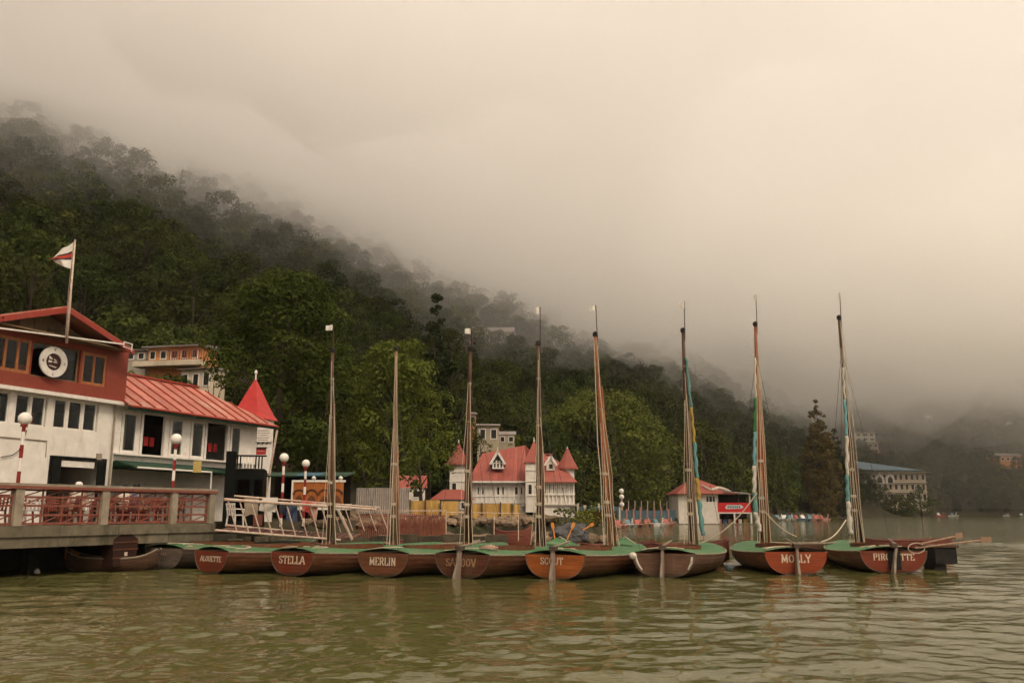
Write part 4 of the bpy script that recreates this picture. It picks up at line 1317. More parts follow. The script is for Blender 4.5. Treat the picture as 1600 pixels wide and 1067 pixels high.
    fl = thing('flag', 'white flag with red and dark middle bands flying from the gable pole', 'flag', tuple(q[1]), 0)
    top0, bot0 = q[0] - q[1], Vector((0, 0, 0))
    tip = P(72, 405, base.y) - q[1]
    bands = [(0.0, 0.33, 'white_cloth'), (0.33, 0.42, 'flag_dark'), (0.42, 0.56, 'flag_red'), (0.56, 0.66, 'flag_dark'), (0.66, 1.0, 'white_cloth')]
    for b0, b1, m_ in bands:
        vs, fs, nx = [], [], 12
        for i in range(nx):
            u_ = i / (nx - 1)
            for v_ in (b0, b1):
                endw = 1.0 - 1.25 * abs(v_ - 0.5) if abs(v_ - 0.5) < 0.3 else 0.62 - 0.5 * (abs(v_ - 0.5) - 0.3)
                hoist = top0.lerp(bot0, v_)
                end = hoist.lerp(tip, 1.0)
                pnt = hoist.lerp(end, u_ * endw) + Vector((0, 0.10 * math.sin(u_ * 7 + v_ * 2) * u_, -0.10 * u_ * (1 - u_)))
                vs.append(pnt)
        for i in range(nx - 1):
            k = i * 2
            fs.append((k, k + 2, k + 3, k + 1))
        MB().add(vs, fs).add([v + Vector((0, 0.006, 0)) for v in vs], fs).build('flag_band', m_, fl, smooth=True)
    # --- long wing to the right with its tin roof
    uw1 = cw(404, 690)[0]
    zs_ = (cw(184, 706)[1] + cw(379, 722)[1]) / 2
    zt_ = (cw(197, 643)[1] + cw(399, 668)[1]) / 2
    ww = [(192, 217, 1), (222, 262, 0), (268, 290, 1), (301, 322, 1), (323, 360, 0), (363, 380, 1)]
    hw, WW = [], []
    for a_, b_, g in ww:
        u0, u1 = cw(a_, 680)[0], cw(b_, 680)[0]
        WW.append((u0, u1, g))
        hw.append((u0 - 0.02, u1 + 0.02, zs_, zt_))
    yw = 0.12
    holed_wall(0.02, uw1, zs_ - 0.35, zt_ + 0.3, hw, yw, yw + 0.2).build('wall', 'paint_white', r_)
    for u0, u1, g in WW:
        if g:
            window(r_, u0, u1, zs_, zt_, yw - 0.03, 'paint_white', fw=0.12)
            if g and u0 < 6: MB().span(u0 + 0.16, (u0 + u1) / 2 + 0.1, yw + 0.3, yw + 0.34, zs_, zt_).build('curtain', 'curtain', r_)
        else:
            f = MB().span(u0, u0 + 0.12, yw - 0.05, yw + 0.1, zs_, zt_).span(u1 - 0.1, u1, yw - 0.05, yw + 0.1, zs_, zt_)
            f.build('window_frame', 'paint_white', r_)
            n_ = 3
            for k in range(n_):     # red chair backs seen in the room
                uu = u0 + (u1 - u0) * (0.2 + 0.3 * k)
                MB().span(uu - 0.10, uu + 0.14, 0.42 + 0.1 * k, 0.46 + 0.1 * k, zs_ + 0.42, zs_ + 0.82).build('seat_back', 'red_cloth', r_)
    MB().span(0.0, uw1 + 0.1, -0.12, yw - 0.002, zs_ - 0.09, zs_ - 0.01).build('sill', 'paint_white', r_)
    MB().span(0.0, uw1, yw + 0.05, 5.2, zs_ - 0.6, zs_ - 0.36).build('floor', 'green_dark', r_)
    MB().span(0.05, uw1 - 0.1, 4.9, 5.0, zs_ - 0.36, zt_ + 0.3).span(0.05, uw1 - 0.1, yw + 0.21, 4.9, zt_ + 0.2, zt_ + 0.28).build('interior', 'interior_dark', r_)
    MB().span(uw1 - 0.2, uw1 - 0.002, yw + 0.2, 5.0, zs_ - 0.35, zt_ + 0.3).build('wall', 'paint_white', r_)
    # ground floor of the wing, set back
    MB().span(0.0, uw1 - 0.5, 1.6, 1.8, -0.6, zs_ - 0.6).build('wall', 'plaster_white', r_)
    # roof: sheets with raised seams
    e0, e1 = cw(181, 630, -0.55), cw(433, 664, -0.55)
    ze = (e0[1] + e1[1]) / 2
    r0, r1 = cw(170, 581, 2.6), cw(309, 606, 2.6)
    zr = (r0[1] + r1[1]) / 2
    nsh = 13
    ue1 = e1[0]
    for k in range(nsh):
        t0, t1 = k / nsh, (k + 1) / nsh
        eu0, eu1 = 0.0 + ue1 * t0, ue1 * t1
        ru0, ru1 = min(eu0, 9e9), min(eu1, 9e9)
        def top_of(u):
            if u <= r1[0]: return u, 2.6, zr
            f = (ue1 - u) / (ue1 - r1[0])
            return u, -0.55 + (2.6 + 0.55) * f, ze + (zr - ze) * f
        A_, B_ = Vector((eu0, -0.55, ze)), Vector((eu1 - 0.02, -0.55, ze))
        Ct, Dt = Vector(top_of(eu1 - 0.02)), Vector(top_of(eu0))
        lift = 0.012 * (k % 2)
        ps = [A_ + Vector((0, 0, lift)), B_ + Vector((0, 0, lift)), Ct + Vector((0, 0, lift)), Dt + Vector((0, 0, lift))]
        sh_ = MB().slab(ps, 0.03).build('roof_sheet', 'roof_sheet_red', r_)
        MB().bar(A_ + Vector((0, 0, 0.03)), Dt + Vector((0, 0, 0.03)), 0.06, 0.07).build('seam', 'fascia_red', sh_)
    MB().slab([Vector((0, 5.7, ze)), Vector((0, 2.6, zr)), Vector((r1[0], 2.6, zr)), Vector((ue1, 5.7, ze))], 0.05).build('roof_back', 'roof_sheet_red', r_)
    MB().slab([Vector((ue1, -0.55, ze)), Vector((ue1, 5.7, ze)), Vector((r1[0], 2.6, zr - 0.01))], 0.05).build('roof_hip', 'roof_sheet_red', r_)
    MB().bar((0, 2.6, zr + 0.05), (r1[0], 2.6, zr + 0.05), 0.26, 0.08).build('ridge_cap', 'fascia_red', r_)
    MB().span(0.1, ue1, -0.60, -0.48, ze - 0.20, ze - 0.03).build('eave_board', 'green_dark', r_)
    MB().tube([(0.05, -0.66, ze - 0.05), (ue1, -0.66, ze - 0.07)], 0.05, 6).build('gutter', 'fascia_red', r_)
    # lean-to shelf below the wing windows, on a white post
    za = zs_ - 0.22
    MB().slab([Vector((0.1, -1.3, za - 0.42)), Vector((5.0, -1.3, za - 0.42)), Vector((5.0, -0.0, za - 0.1)), Vector((0.1, 0.0, za - 0.1))], 0.05).build('awning', 'green_dark', r_)
    MB().tube([(0.05, -1.35, za - 0.44), (4.3, -1.35, za - 0.46), (4.3, -1.35, DECK_Z)], 0.045, 7).build('awning_post', 'paint_white', r_)
    # downpipe, conduit and vents on the white wall
    MB().tube([(-0.16, -0.07, z_band), (-0.16, -0.07, DECK_Z)], 0.045, 7).build('downpipe', 'concrete_pale', r_)
    MB().tube([(uL, -0.03, wz0 - 0.5), (d0 - 0.3, -0.03, wz0 - 0.52), (d0 - 0.28, -0.03, dz1)], 0.02, 5).build('conduit', 'concrete_pale', r_)
    MB().span(-0.85, -0.6, -0.05, -0.002, wz0 - 1.1, wz0 - 0.85).build('junction_box', 'concrete_pale', r_)
    return ue1, ze, zs_, uw1
UE1, ZE, ZS, UW1 = build_club()

# ---- small tower with a pointed red roof behind the wing
def pointed_roof(label):
    ap = P(399.5, 592, 52)
    half = (P(438, 660, 52).x - P(372, 645, 52).x) / 2
    cx, cy = ap.x, 52
    zb = P(400, 656, 52).z
    t = thing('roof_tower', label, 'tower', (cx, cy, 1.5), R(28))
    H = ap.z - zb
    MB().lathe([(half * 1.15, 0), (half * 0.98, H * 0.10), (half * 0.66, H * 0.38), (half * 0.34, H * 0.70), (0.03, H)], (0, 0, zb - 1.5), 4).build('roof', 'roof_bright', t)
    MB().box((0, 0, (zb - 1.5) / 2), (half * 1.35, half * 1.35, zb - 1.5), R(45)).build('wall', 'paint_white', t)
    f = MB().lathe([(0.05, 0), (0.05, 0.35), (0.09, 0.38), (0.09, 0.5), (0.03, 0.6)], (0, 0, ap.z - 1.5 - 0.05), 8)
    f.build('finial', 'paint_white', t)
pointed_roof('small square tower with steep bright red pointed roof behind the tin roof')

# ---- notice boards and dark kiosk at the end of the wing
def world_of(px, py, d): return P(px, py, d)
def board(label, x0, y0, x1, y1, d, m_, frame='paint_white', lines=0, linem='grey_mark', name='notice_board', extra=None):
    a, b = P(x0, y1, d), P(x1, y0, d)
    t = thing(name, label, 'sign', ((a.x + b.x) / 2, d, a.z), 0)
    w, h = b.x - a.x, b.z - a.z
    MB().span(-w / 2, w / 2, 0, 0.05, 0, h).build('panel', m_, t)
    MB().span(-w / 2 - 0.04, -w / 2, -0.02, 0.06, -0.04, h + 0.04).span(w / 2, w / 2 + 0.04, -0.02, 0.06, -0.04, h + 0.04).span(-w / 2, w / 2, -0.018, 0.058, h, h + 0.04).span(-w / 2, w / 2, -0.018, 0.058, -0.04, 0).build('frame', frame, t)
    for k in range(lines):
        z = h * (0.9 - 0.8 * k / max(1, lines - 1)) if lines > 1 else h * 0.5
        wd = w * (0.72, 0.8, 0.6, 0.76, 0.66)[k % 5]
        MB().span(-wd / 2, wd / 2, -0.008, -0.001, z - h * 0.025, z + h * 0.025).build('text_line', linem, t)
    return t, w, h
tb_, w_, h_ = board('white notice board with faint lines of writing at the roof corner', 398, 671, 424, 689, 47, 'paint_white', lines=5)
tb2, w2, h2 = board('white board with dark hanging pennants below the notice board', 397, 689.5, 424, 697, 47.1, 'paint_white', lines=0)
for k in range(3):
    x = -w2 * 0.25 + k * w2 * 0.26
    MB().prism([Vector((x - 0.05, -0.012, h2 * 0.9)), Vector((x + 0.08, -0.012, h2 * 0.9)), Vector((x - 0.06, -0.012, h2 * 0.1))], (0, 0, 0), (0, 0.01, 0)).build('pennant_mark', 'grey_mark', tb2)
tb3, w3, h3 = board('small red and white board with green strip above the dark kiosk', 400, 699, 416, 710, 47.2, 'red_cloth', lines=1, linem='paint_white')
MB().span(-w3 / 2, w3 / 2, -0.03, -0.002, h3 * 0.86, h3 * 1.0).build('strip', 'green_dark', tb3)
a, b = P(433, 672, 47), P(425, 718, 47)
tag(MB().tube([a, b, b + (b - a) * 1.4], 0.06, 7).build('leaning_pole', 'steel_pale'), 'pale pole leaning beside the notice boards', 'pole')

mat('kiosk_dark', (0.010, 0.011, 0.010), (0.006, 0.007, 0.006), scale=3, rough=0.7, spec=0.05)
def kiosk():
    d = 40
    a, b = P(348, 818, d), P(413, 700, d)
    t = thing('kiosk', 'black two-storey kiosk with slatted balcony beside the gangway', 'kiosk', ((a.x + b.x) / 2, d, 1.0), R(12))
    w = b.x - a.x
    h1 = P(380, 735, d).z - 1.0
    h2 = P(380, 713, d).z - 1.0
    MB().span(-w / 2, -w / 2 + 0.45, 0, 0.2, 0, P(350, 705, d).z - 1.0).build('gate_panel', 'kiosk_dark', t)
    holed_wall(-w / 2 + 0.46, w / 2, 0, h1, [(-0.3, 0.25, 0.4, h1 - 0.4), (0.45, 0.8, 0.6, h1 - 0.4)], 0.1, 0.2).build('wall', 'kiosk_dark', t)
    MB().span(-w / 2, w / 2, 2.4, 2.5, 0, h1).span(w / 2 - 0.1, w / 2, 0.2, 2.4, 0, h1 - 0.01).span(-w / 2, w / 2, 0.2, 2.4, h1, h1 + 0.1).build('back_wall', 'interior_dark', t)
    MB().span(-w / 2, w / 2 + 0.1, -0.06, 0.04, h2, h2 + 0.07).build('balcony_rail', 'kiosk_dark', t)
    for k in range(12):
        x = -w / 2 + 0.1 + (w - 0.2) * k / 11
        MB().span(x - 0.03, x + 0.03, -0.02, 0.01, h1 + 0.1, h2).build('slat', 'paint_white' if 5 <= k <= 8 else 'kiosk_dark', t)
    MB().span(0.5, 0.9, 0.05, 0.09, 0.2, 0.7).build('wall_box', 'row_red', t)
kiosk()
mat('cloth_yellow', (0.55, 0.42, 0.16), (0.42, 0.3, 0.1), scale=6, rough=0.9)
a, b = P(301, 738, 37.5), P(315, 720, 37.5)
tag(MB().span(a.x, b.x, 37.5, 37.53, a.z, b.z).build('hanging_towel', 'cloth_yellow'), 'small yellow cloth hanging below the wing windows', 'towel')

# ---- pier with railing
F0, F1 = P(0, 822, 24.0), P(336, 820, 31.2)
EP = Vector((F1.x - F0.x, F1.y - F0.y, 0)).normalized()
PO = Vector((F1.x, F1.y, 0))
PRZ = math.atan2(EP.y, EP.x)
def pw(px, py): return on_wall(px, py, PO, EP)
pier = thing('pier', 'stained concrete pier on piles before the clubhouse', 'pier', tuple(PO), PRZ)
for k in range(9):      # two courses of concrete, block by block
    u1 = 0.02 - k * 2.05
    MB().span(u1 - 2.03, u1, 0.0, 0.35, 1.12, DECK_Z).build('concrete_block', 'concrete', pier)
    MB().span(u1 - 2.035, u1 + 0.0, 0.06, 0.40, 0.82, 1.115).build('concrete_block', 'concrete', pier)
    MB().box((u1 - 1.0, 2.6, 0.2), (0.35, 0.35, 1.3)).build('pile', 'pile_dark', pier)
MB().span(-18.5, 0.0, 0.36, 6.4, 0.9, DECK_Z - 0.004).build('deck_slab', 'concrete', pier)
MB().span(-18.5, 5.0, 3.6, 3.9, -1.5, 0.9).build('quay_wall', 'pile_dark', pier)
RZ1 = 2.55
rail = thing('pier_railing', 'red steel railing with concrete posts and pale coping along the pier', 'railing', tuple(PO + Vector((0, 0, DECK_Z))), PRZ)
posts = [pw(px, 790)[0] for px in (31, 166, 274, 333)]
posts = [posts[0] - 3.0, posts[0] - 1.5 * 0 - 6.2] + posts
posts = sorted(posts)
for u in posts:
    MB().box((u, 0.14, (RZ1 - DECK_Z) / 2 - 0.02), (0.26, 0.24, RZ1 - DECK_Z - 0.05), 0).build('post', 'concrete_pale', rail)
HR = RZ1 - DECK_Z
MB().span(posts[0] - 0.3, posts[-1] + 0.18, 0.0, 0.28, HR - 0.05, HR + 0.05).build('coping', 'concrete_pale', rail)
MB().span(posts[0] - 0.3, posts[-1] + 0.18, -0.012, 0.0 - 0.002, HR - 0.10, HR - 0.02).build('coping_edge', 'rail_red', rail)
rgr = random.Random(4)
for a_, b_ in zip(posts[:-1], posts[1:]):
    a_, b_ = a_ + 0.13, b_ - 0.13
    for z in (0.06, 0.30, 0.56, 0.80, 1.0):
        MB().bar((a_, 0.14, z), (b_, 0.14, z), 0.04, 0.06).build('rail', 'rail_red', rail)
    n = max(2, int((b_ - a_) / 0.62))
    for k in range(n + 1):
        u = a_ + (b_ - a_) * k / n
        MB().bar((u, 0.14, 0.03), (u, 0.14, 1.05), 0.045, 0.035).build('baluster', 'rail_red', rail)
        if k < n:
            u2 = a_ + (b_ - a_) * (k + 1) / n
            for (z0, z1) in ((0.80, 1.0), (0.56, 0.80), (0.06, 0.3)):
                MB().bar((u, 0.15, z0), (u2, 0.15, z1), 0.016, 0.034).build('brace', 'rail_red', rail)
# tables and chairs behind the railing
def chair(label, pos, rz, m_, z0=DECK_Z):
    c = thing('plastic_chair', label, 'chair', (pos[0], pos[1], z0), rz, 'plastic chairs on the pier')
    MB().box((0, 0, 0.43), (0.46, 0.44, 0.04)).build('seat', m_, c)
    for x, y in ((-.2, -.19), (.2, -.19), (-.2, .19), (.2, .19)):
        MB().bar((x * 1.15, y * 1.15, 0), (x, y, 0.42), 0.045).build('leg', m_, c)
    bk = MB()
    for x in (-0.2, -0.1, 0, 0.1, 0.2):
        bk.bar((x, 0.2, 0.45), (x * 1.05, 0.27, 0.82), 0.05, 0.02)
    bk.bar((-0.24, 0.27, 0.84), (0.24, 0.27, 0.84), 0.03, 0.07)
    bk.build('backrest', m_, c)
    for s in (-1, 1):
        MB().tube([(s * 0.23, -0.2, 0.43), (s * 0.25, -0.2, 0.64), (s * 0.25, 0.24, 0.66)], 0.022, 6).build('armrest', m_, c)
    return c
PM = Matrix.Translation(PO) @ Matrix.Rotation(PRZ, 4, 'Z')
kk = 0
WHERE = ['farthest left', 'before the first post', 'right of the first post', 'under the dark doorway', 'before the second post', 'right of the second post', 'before the third post', 'near the pier end']
for i, u in enumerate((-8.6, -7.5, -6.3, -5.1, -4.0, -2.9, -1.9, -0.9)):
    for j, v in enumerate((1.0, 1.9)):
        q = PM @ Vector((u + 0.3 * j, v, 0))
        m_ = 'chair_white' if (i * 2 + j) in (1, 4, 9) else 'chair_red'
        chair('%s plastic chair behind the pier railing, %s, %s row' % ('white' if m_ == 'chair_white' else 'red', WHERE[i], ('front', 'back')[j]), (q.x, q.y), PRZ + rgr.uniform(-0.6, 0.6) + (math.pi if j == 0 else 0), m_)
for i, u in enumerate((-7.9, -5.7, -3.4, -1.4)):
    q = PM @ Vector((u, 1.35, DECK_Z))
    t = thing('plastic_table', 'square red plastic table behind the railing, %s from the left' % ('first', 'second', 'third', 'fourth')[i], 'table', tuple(q), PRZ + 0.2 * i, 'plastic tables on the pier')
    MB().box((0, 0, 0.72), (0.85, 0.85, 0.05)).build('tabletop', 'chair_red', t)
    for x in (-.34, .34):
        for y in (-.34, .34):
            MB().bar((x * 1.1, y * 1.1, 0), (x, y, 0.7), 0.06).build('leg', 'chair_red', t)
# striped lamp posts
def lamp(label, px, gy, d, base_z=DECK_Z, globe_px=18, on='plain'):
    g = P(px, gy, d)
    lean = 0
    t = thing('lamp_post', label, 'lamp post', (g.x, d, base_z), 0, 'red and white lamp posts on the quay')
    H = g.z - base_z
    n = 8
    rr = 0.055
    for k in range(n):
        z0, z1 = H * k / n, H * (k + 1) / n
        if k == n - 1: z1 = H - 0.12
        MB().tube([(0, 0, z0), (0, 0, z1)], rr, 8).build('stripe', 'stripe_red' if (n - k) % 2 else 'paint_white', t)
    R_ = globe_px / 2 / F_PX * d * 1.02
    MB().lathe([(R_ * math.sin(a) + 0.001, -R_ * math.cos(a)) for a in [math.pi * i / 10 for i in range(11)]], (0, 0, H), 14).build('globe', 'lamp_globe', t, smooth=True)
    MB().lathe([(0.10, -R_ - 0.05), (0.10, -R_ * 0.85), (0.06, -R_ * 0.75)], (0, 0, H), 10).build('holder', 'stripe_red', t)
lamp('red and white striped lamp post with globe, leftmost by the white wall', 39, 654, 26.2, globe_px=20)
lamp('striped lamp post with globe before the wing windows', 275.5, 686, 31.0, globe_px=17)
lamp('striped lamp post with globe left of the orange arch hoarding', 444, 715, 37.0, base_z=1.2, globe_px=14)
lamp('striped lamp post with globe standing before the orange arch hoarding', 478, 724, 39.0, base_z=1.2, globe_px=12)
# thin cable on the white wall
pts = [ROOTM[club.name] @ Vector((cw(px, py)[0], -0.06, cw(px, py)[1])) for px, py in ((0, 714), (18, 711), (28, 704), (34, 690), (40, 672))]
tag(MB().tube(pts, 0.018, 5).build('wall_cable', 'iron_dark'), 'dark cable drooping across the white wall', 'cable')
# dark wooden boat end moored under the pier
q = P(177, 850, 28.1)
t = thing('moored_boat', 'dark boat lying end-on against the pier face', 'boat', (q.x, q.y, 0), PRZ)
MB().prism([Vector((-0.42, -0.55, 0.15)), Vector((0.42, -0.55, 0.15)), Vector((0.47, -0.55, 0.98)), Vector((0.2, -0.55, 1.12)), Vector((-0.2, -0.55, 1.12)), Vector((-0.47, -0.55, 0.98))], (0, 0, 0), (0, 0.5, 0)).build('hull', 'boat_dark', t)
for z in (0.4, 0.66, 0.88):
    MB().span(-0.48, 0.48, -0.575, -0.552, z - 0.02, z + 0.02).build('batten', 'varnish_dark', t)
MB().box((0, -0.59, 0.52), (0.10, 0.03, 0.12)).build('mooring_plate', 'steel_pale', t)
b = MB().lathe([(0.01, -0.09), (0.08, -0.05), (0.09, 0.0), (0.06, 0.06), (0.02, 0.1)], (0, 0, 0), 10).build('buoy', 'patch_white', None, smooth=True)
b.location = Wt(58, 893, 0.04)
tag(b, 'small white buoy floating before the pier', 'buoy')

# ---- people sitting on the pier: only their heads rise above the coping
mat('skin', (0.30, 0.17, 0.11), (0.25, 0.14, 0.09), scale=4, rough=0.6)
mat('hair_black', (0.015, 0.012, 0.010), (0.008, 0.007, 0.006), scale=20, rough=0.6)
mat('shirt_blue', (0.12, 0.16, 0.24), (0.09, 0.12, 0.18), scale=5, rough=0.9)
mat('shirt_pale', (0.55, 0.50, 0.42), (0.45, 0.40, 0.34), scale=5, rough=0.9)
def person(label, px, d, shirt, cap=False, face=0.0, rise=0.0):
    q = P(px, 760, d)
    t = thing('person', label, 'person', (q.x, d, DECK_Z), face, 'people sitting on the pier')
    J = [((0, 0, 0.50), 0.15, -1), ((0, 0.02, 0.72), 0.145, 0), ((0, 0.02, 0.95), 0.16, 1), ((0, 0.0, 1.06 + rise), 0.06, 2), ((0, -0.01, 1.16 + rise), 0.085, 3), ((0, -0.01, 1.27 + rise), 0.075, 4)]
    for s_ in (-1, 1):
        n = len(J)
        J += [((s_ * 0.11, -0.02, 0.48), 0.095, 0), ((s_ * 0.13, -0.44, 0.50), 0.065, n), ((s_ * 0.13, -0.46, 0.08), 0.045, n + 1), ((s_ * 0.13, -0.62, 0.04), 0.04, n + 2)]
        m_ = len(J)
        J += [((s_ * 0.20, 0.02, 0.93), 0.062, 2), ((s_ * 0.25, -0.06, 0.68), 0.045, m_), ((s_ * 0.16, -0.30, 0.60), 0.036, m_ + 1), ((s_ * 0.13, -0.38, 0.58), 0.03, m_ + 2)]
        h_ = len(J) - 1
        for f_ in range(4):
            J += [((s_ * (0.10 + 0.02 * f_), -0.45 - 0.006 * (f_ % 2), 0.565), 0.009, h_), ((s_ * (0.10 + 0.02 * f_), -0.475, 0.545), 0.008, len(J))]
        J += [((s_ * 0.095, -0.41, 0.57), 0.010, h_)]
    me = bpy.data.meshes.new('body')
    me.from_pydata([j[0] for j in J], [(j[2], i) for i, j in enumerate(J) if j[2] >= 0], [])
    o = link('body', me, None, t)
    me.materials.append(MATS['skin']); me.materials.append(MATS[shirt])
    sk = o.modifiers.new('skin', 'SKIN')
    for i, j in enumerate(J):
        me.skin_vertices[0].data[i].radius = (j[1], j[1])
        me.skin_vertices[0].data[i].use_root = (i == 0)
    o.modifiers.new('smooth', 'SUBSURF').render_levels = 2
    for nm, c, r_, m2 in (('nose', (0, -0.105, 1.19), 0.018, 'skin'), ('ear', (0.088, 0, 1.20), 0.024, 'skin'), ('ear', (-0.088, 0, 1.20), 0.024, 'skin'), ('eye', (0.034, -0.086, 1.215), 0.012, 'hair_black'), ('eye', (-0.034, -0.086, 1.215), 0.012, 'hair_black')):
        MB().lathe([(r_ * math.sin(a) + 1e-4, -r_ * math.cos(a)) for a in [math.pi * i / 6 for i in range(7)]], (c[0], c[1], c[2] + rise), 8).build(nm, m2, t, smooth=True)
    MB().box((0, -0.092, 1.145 + rise), (0.045, 0.012, 0.010)).build('mouth', 'stripe_red', t)
    MB().lathe([(0.104, 0.0), (0.112, 0.05), (0.100, 0.10), (0.06, 0.135), (0.01, 0.145)], (0, 0.012, 1.215 + rise), 14).build('cap' if cap else 'hair', 'white_cloth' if cap else 'hair_black', t, smooth=True)
    MB().lathe([(0.17, 0.44), (0.175, 0.62), (0.19, 0.82), (0.20, 0.93), (0.12, 1.02), (0.075, 1.05)], (0, 0.01, 0), 14).build('shirt', shirt, t, smooth=True)
    MB().box((0, 0.06, 0.42), (0.42, 0.42, 0.05)).build('stool_seat', 'chair_red', thing('stool', label.replace('person', 'stool under the person'), 'stool', (q.x, d, DECK_Z), face))
    st = [x for x in bpy.data.objects if x.name.startswith('stool') and x.type == 'EMPTY'][-1]
    for x, y in ((-.16, -.1), (.16, -.1), (-.16, .22), (.16, .22)):
        MB().bar((x, y, 0), (x, y, 0.40), 0.05).build('leg', 'chair_red', st)
person('person with black hair sitting behind the railing below the wing', 214, 29.9, 'shirt_blue', False, R(160))
person('person with black hair leaning left of the other head', 196, 29.6, 'shirt_pale', False, R(200), -0.03)
person('person in a white cap sitting before the dark doorway', 123, 27.9, 'shirt_pale', True, R(20), -0.02)
# ================================================================= GANGWAY, QUAYSIDE AND FAR SHORE
mat('deck_plank', (0.13, 0.07, 0.05), (0.07, 0.035, 0.025), scale=5, rough=0.85, stain=(0.2, 0.06, 0.04), stain_scale=2, stain_amt=0.5, rand=0.25)
gw = thing('gangway', 'pale steel truss gangway with slanting bars and brown planks', 'gangway', tuple(P(460, 835, 32)), 0)
def gangway():
    gd = lambda px: 30.6 + (px - 340) / 250.0 * 3.0
    for off, dy, nm in ((0, 0.0, 'front'), (16, 1.5, 'rear')):
        top = [P(350 + off, 780 - off * 0.35, gd(350) + dy), P(588 + off * 0.3, 796 - off * 0.2, gd(588) + dy)]
        bot = [P(336 + off, 828 - off * 0.5, gd(336) + dy), P(532 + off, 843 - off * 0.3, gd(532) + dy)]
        MB().tube(top, 0.055 if dy == 0 else 0.035, 7).build('top_chord', 'steel_pale', gw, world=True)
        MB().tube(bot, 0.04, 7).build('bottom_chord', 'steel_pale', gw, world=True)
        for k in (range(9) if dy == 0 else range(3, 13)):
            x0 = 356 + 18.3 * k + off
            a = P(x0, 781 + 0.063 * (x0 - 356) - off * 0.35, gd(x0) + dy)
            low = 831.5 + 1.15 * k - off * 0.5 if k < 9 else 829
            b = P(x0 + 14.5, low, gd(x0 + 14) + dy)
            MB().tube([a, b], 0.026 if dy == 0 else (0.012 if k < 9 else 0.022), 6).build('slanting_bar', 'steel_pale', gw, world=True)
    for k in range(22):
        px = 345 + k * 9.6
        a, b = P(px, 830 + k * 0.55, gd(px) + 0.1), P(px + 14, 824 + k * 0.5, gd(px) + 1.6)
        MB().bar(a, b, 0.19, 0.045).build('plank', 'deck_plank', gw, world=True)
    e = [P(528, 796, gd(528)), P(550, 843, gd(545))]
    MB().tube(e, 0.06, 7).build('end_strut', 'steel_pale', gw, world=True)
    for px in (395, 500):
        a = P(px, 838, gd(px) + 0.3)
        MB().tube([a, Vector((a.x, a.y, -0.5))], 0.06, 7).build('leg', 'iron_dark', gw, world=True)
gangway()
chair('white plastic chair at the left end of the gangway', (P(367, 815, 34).x, 34), R(150), 'chair_white', z0=P(367, 822, 34).z)
# quay platform under gangway end and the bank
mat('quay_dark', (0.11, 0.09, 0.06), (0.05, 0.042, 0.03), scale=2.5, rough=0.95, bump=0.6, stain=(0.03, 0.035, 0.018), stain_scale=1.2, stain_amt=0.8, rand=0.3)
qd = thing('quay', 'low stone quay edge behind the gangway', 'quay', (-10, 37, 0), 0)
for k in range(12):
    x0 = -12.2 + k * 1.0
    MB().span(-2.2 + k * 1.0, -1.22 + k * 1.0, -0.2 + 0.35 * k, 0.3 + 0.35 * k, -1.0, 0.72 + 0.12 * ((k * 7) % 5) / 4).build('quay_stone', 'quay_dark', qd)

# ---- washing on the gangway rail
mat('cloth_white', (0.74, 0.70, 0.64), (0.62, 0.58, 0.53), scale=4, rough=0.95)
mat('cloth_denim', (0.085, 0.11, 0.19), (0.055, 0.075, 0.13), scale=8, rough=0.95)
mat('cloth_beige', (0.34, 0.27, 0.20), (0.24, 0.19, 0.14), scale=6, rough=0.95)
mat('cloth_dark', (0.05, 0.05, 0.07), (0.03, 0.03, 0.045), scale=6, rough=0.95)
mat('cloth_print', (0.55, 0.06, 0.05), (0.50, 0.46, 0.36), scale=3.5, rough=0.95, detail=1)
def hung(label, outline, d, m_, cat='clothing', name='hung_cloth'):
    """cloth with the photographed outline hung over a rail: two wavy layers with real thickness"""
    xs = [p[0] for p in outline]; ys = [p[1] for p in outline]
    top = min(ys)
    t = thing(name, label, cat, tuple(P(sum(xs) / len(xs), top, d)), 0, 'washing on the gangway')
    ps = [P(x, y, d + 0.05 * math.sin(x * 0.7) + (y - top) * 0.002) for x, y in outline]
    MB().prism(ps, (0, 0, 0), (0, 0.02, 0)).build('front_layer', m_, t, world=True)
    ps2 = [P(x, top + (y - top) * 0.82, d + 0.14 + 0.04 * math.sin(x * 0.9)) for x, y in outline]
    MB().prism(ps2, (0, 0, 0), (0, 0.02, 0)).build('back_layer', m_, t, world=True)
hung('white shirt with short sleeves hanging on the gangway', [(411, 777), (434, 777), (433, 787), (430, 800), (425, 799), (424, 815), (413, 815), (413, 799), (404, 797), (407, 788)], 31.7, 'cloth_white')
hung('blue denim trousers hanging on the gangway', [(449, 785), (465, 785), (464, 815), (457, 815), (456, 800), (454, 814), (447, 812)], 32.2, 'cloth_denim')
hung('dark shirt hanging left of the denim trousers', [(437, 782), (449, 782), (448, 803), (442, 806), (436, 799)], 32.5, 'cloth_dark')
hung('beige towel hanging at the left of the gangway', [(381, 778), (404, 778), (402, 806), (392, 803), (383, 807)], 32.3, 'cloth_beige')
hung('red and white printed cloth hanging on the gangway', [(470, 782), (497, 784), (496, 800), (494, 814), (488, 812), (481, 800), (472, 798)], 32.4, 'cloth_print')

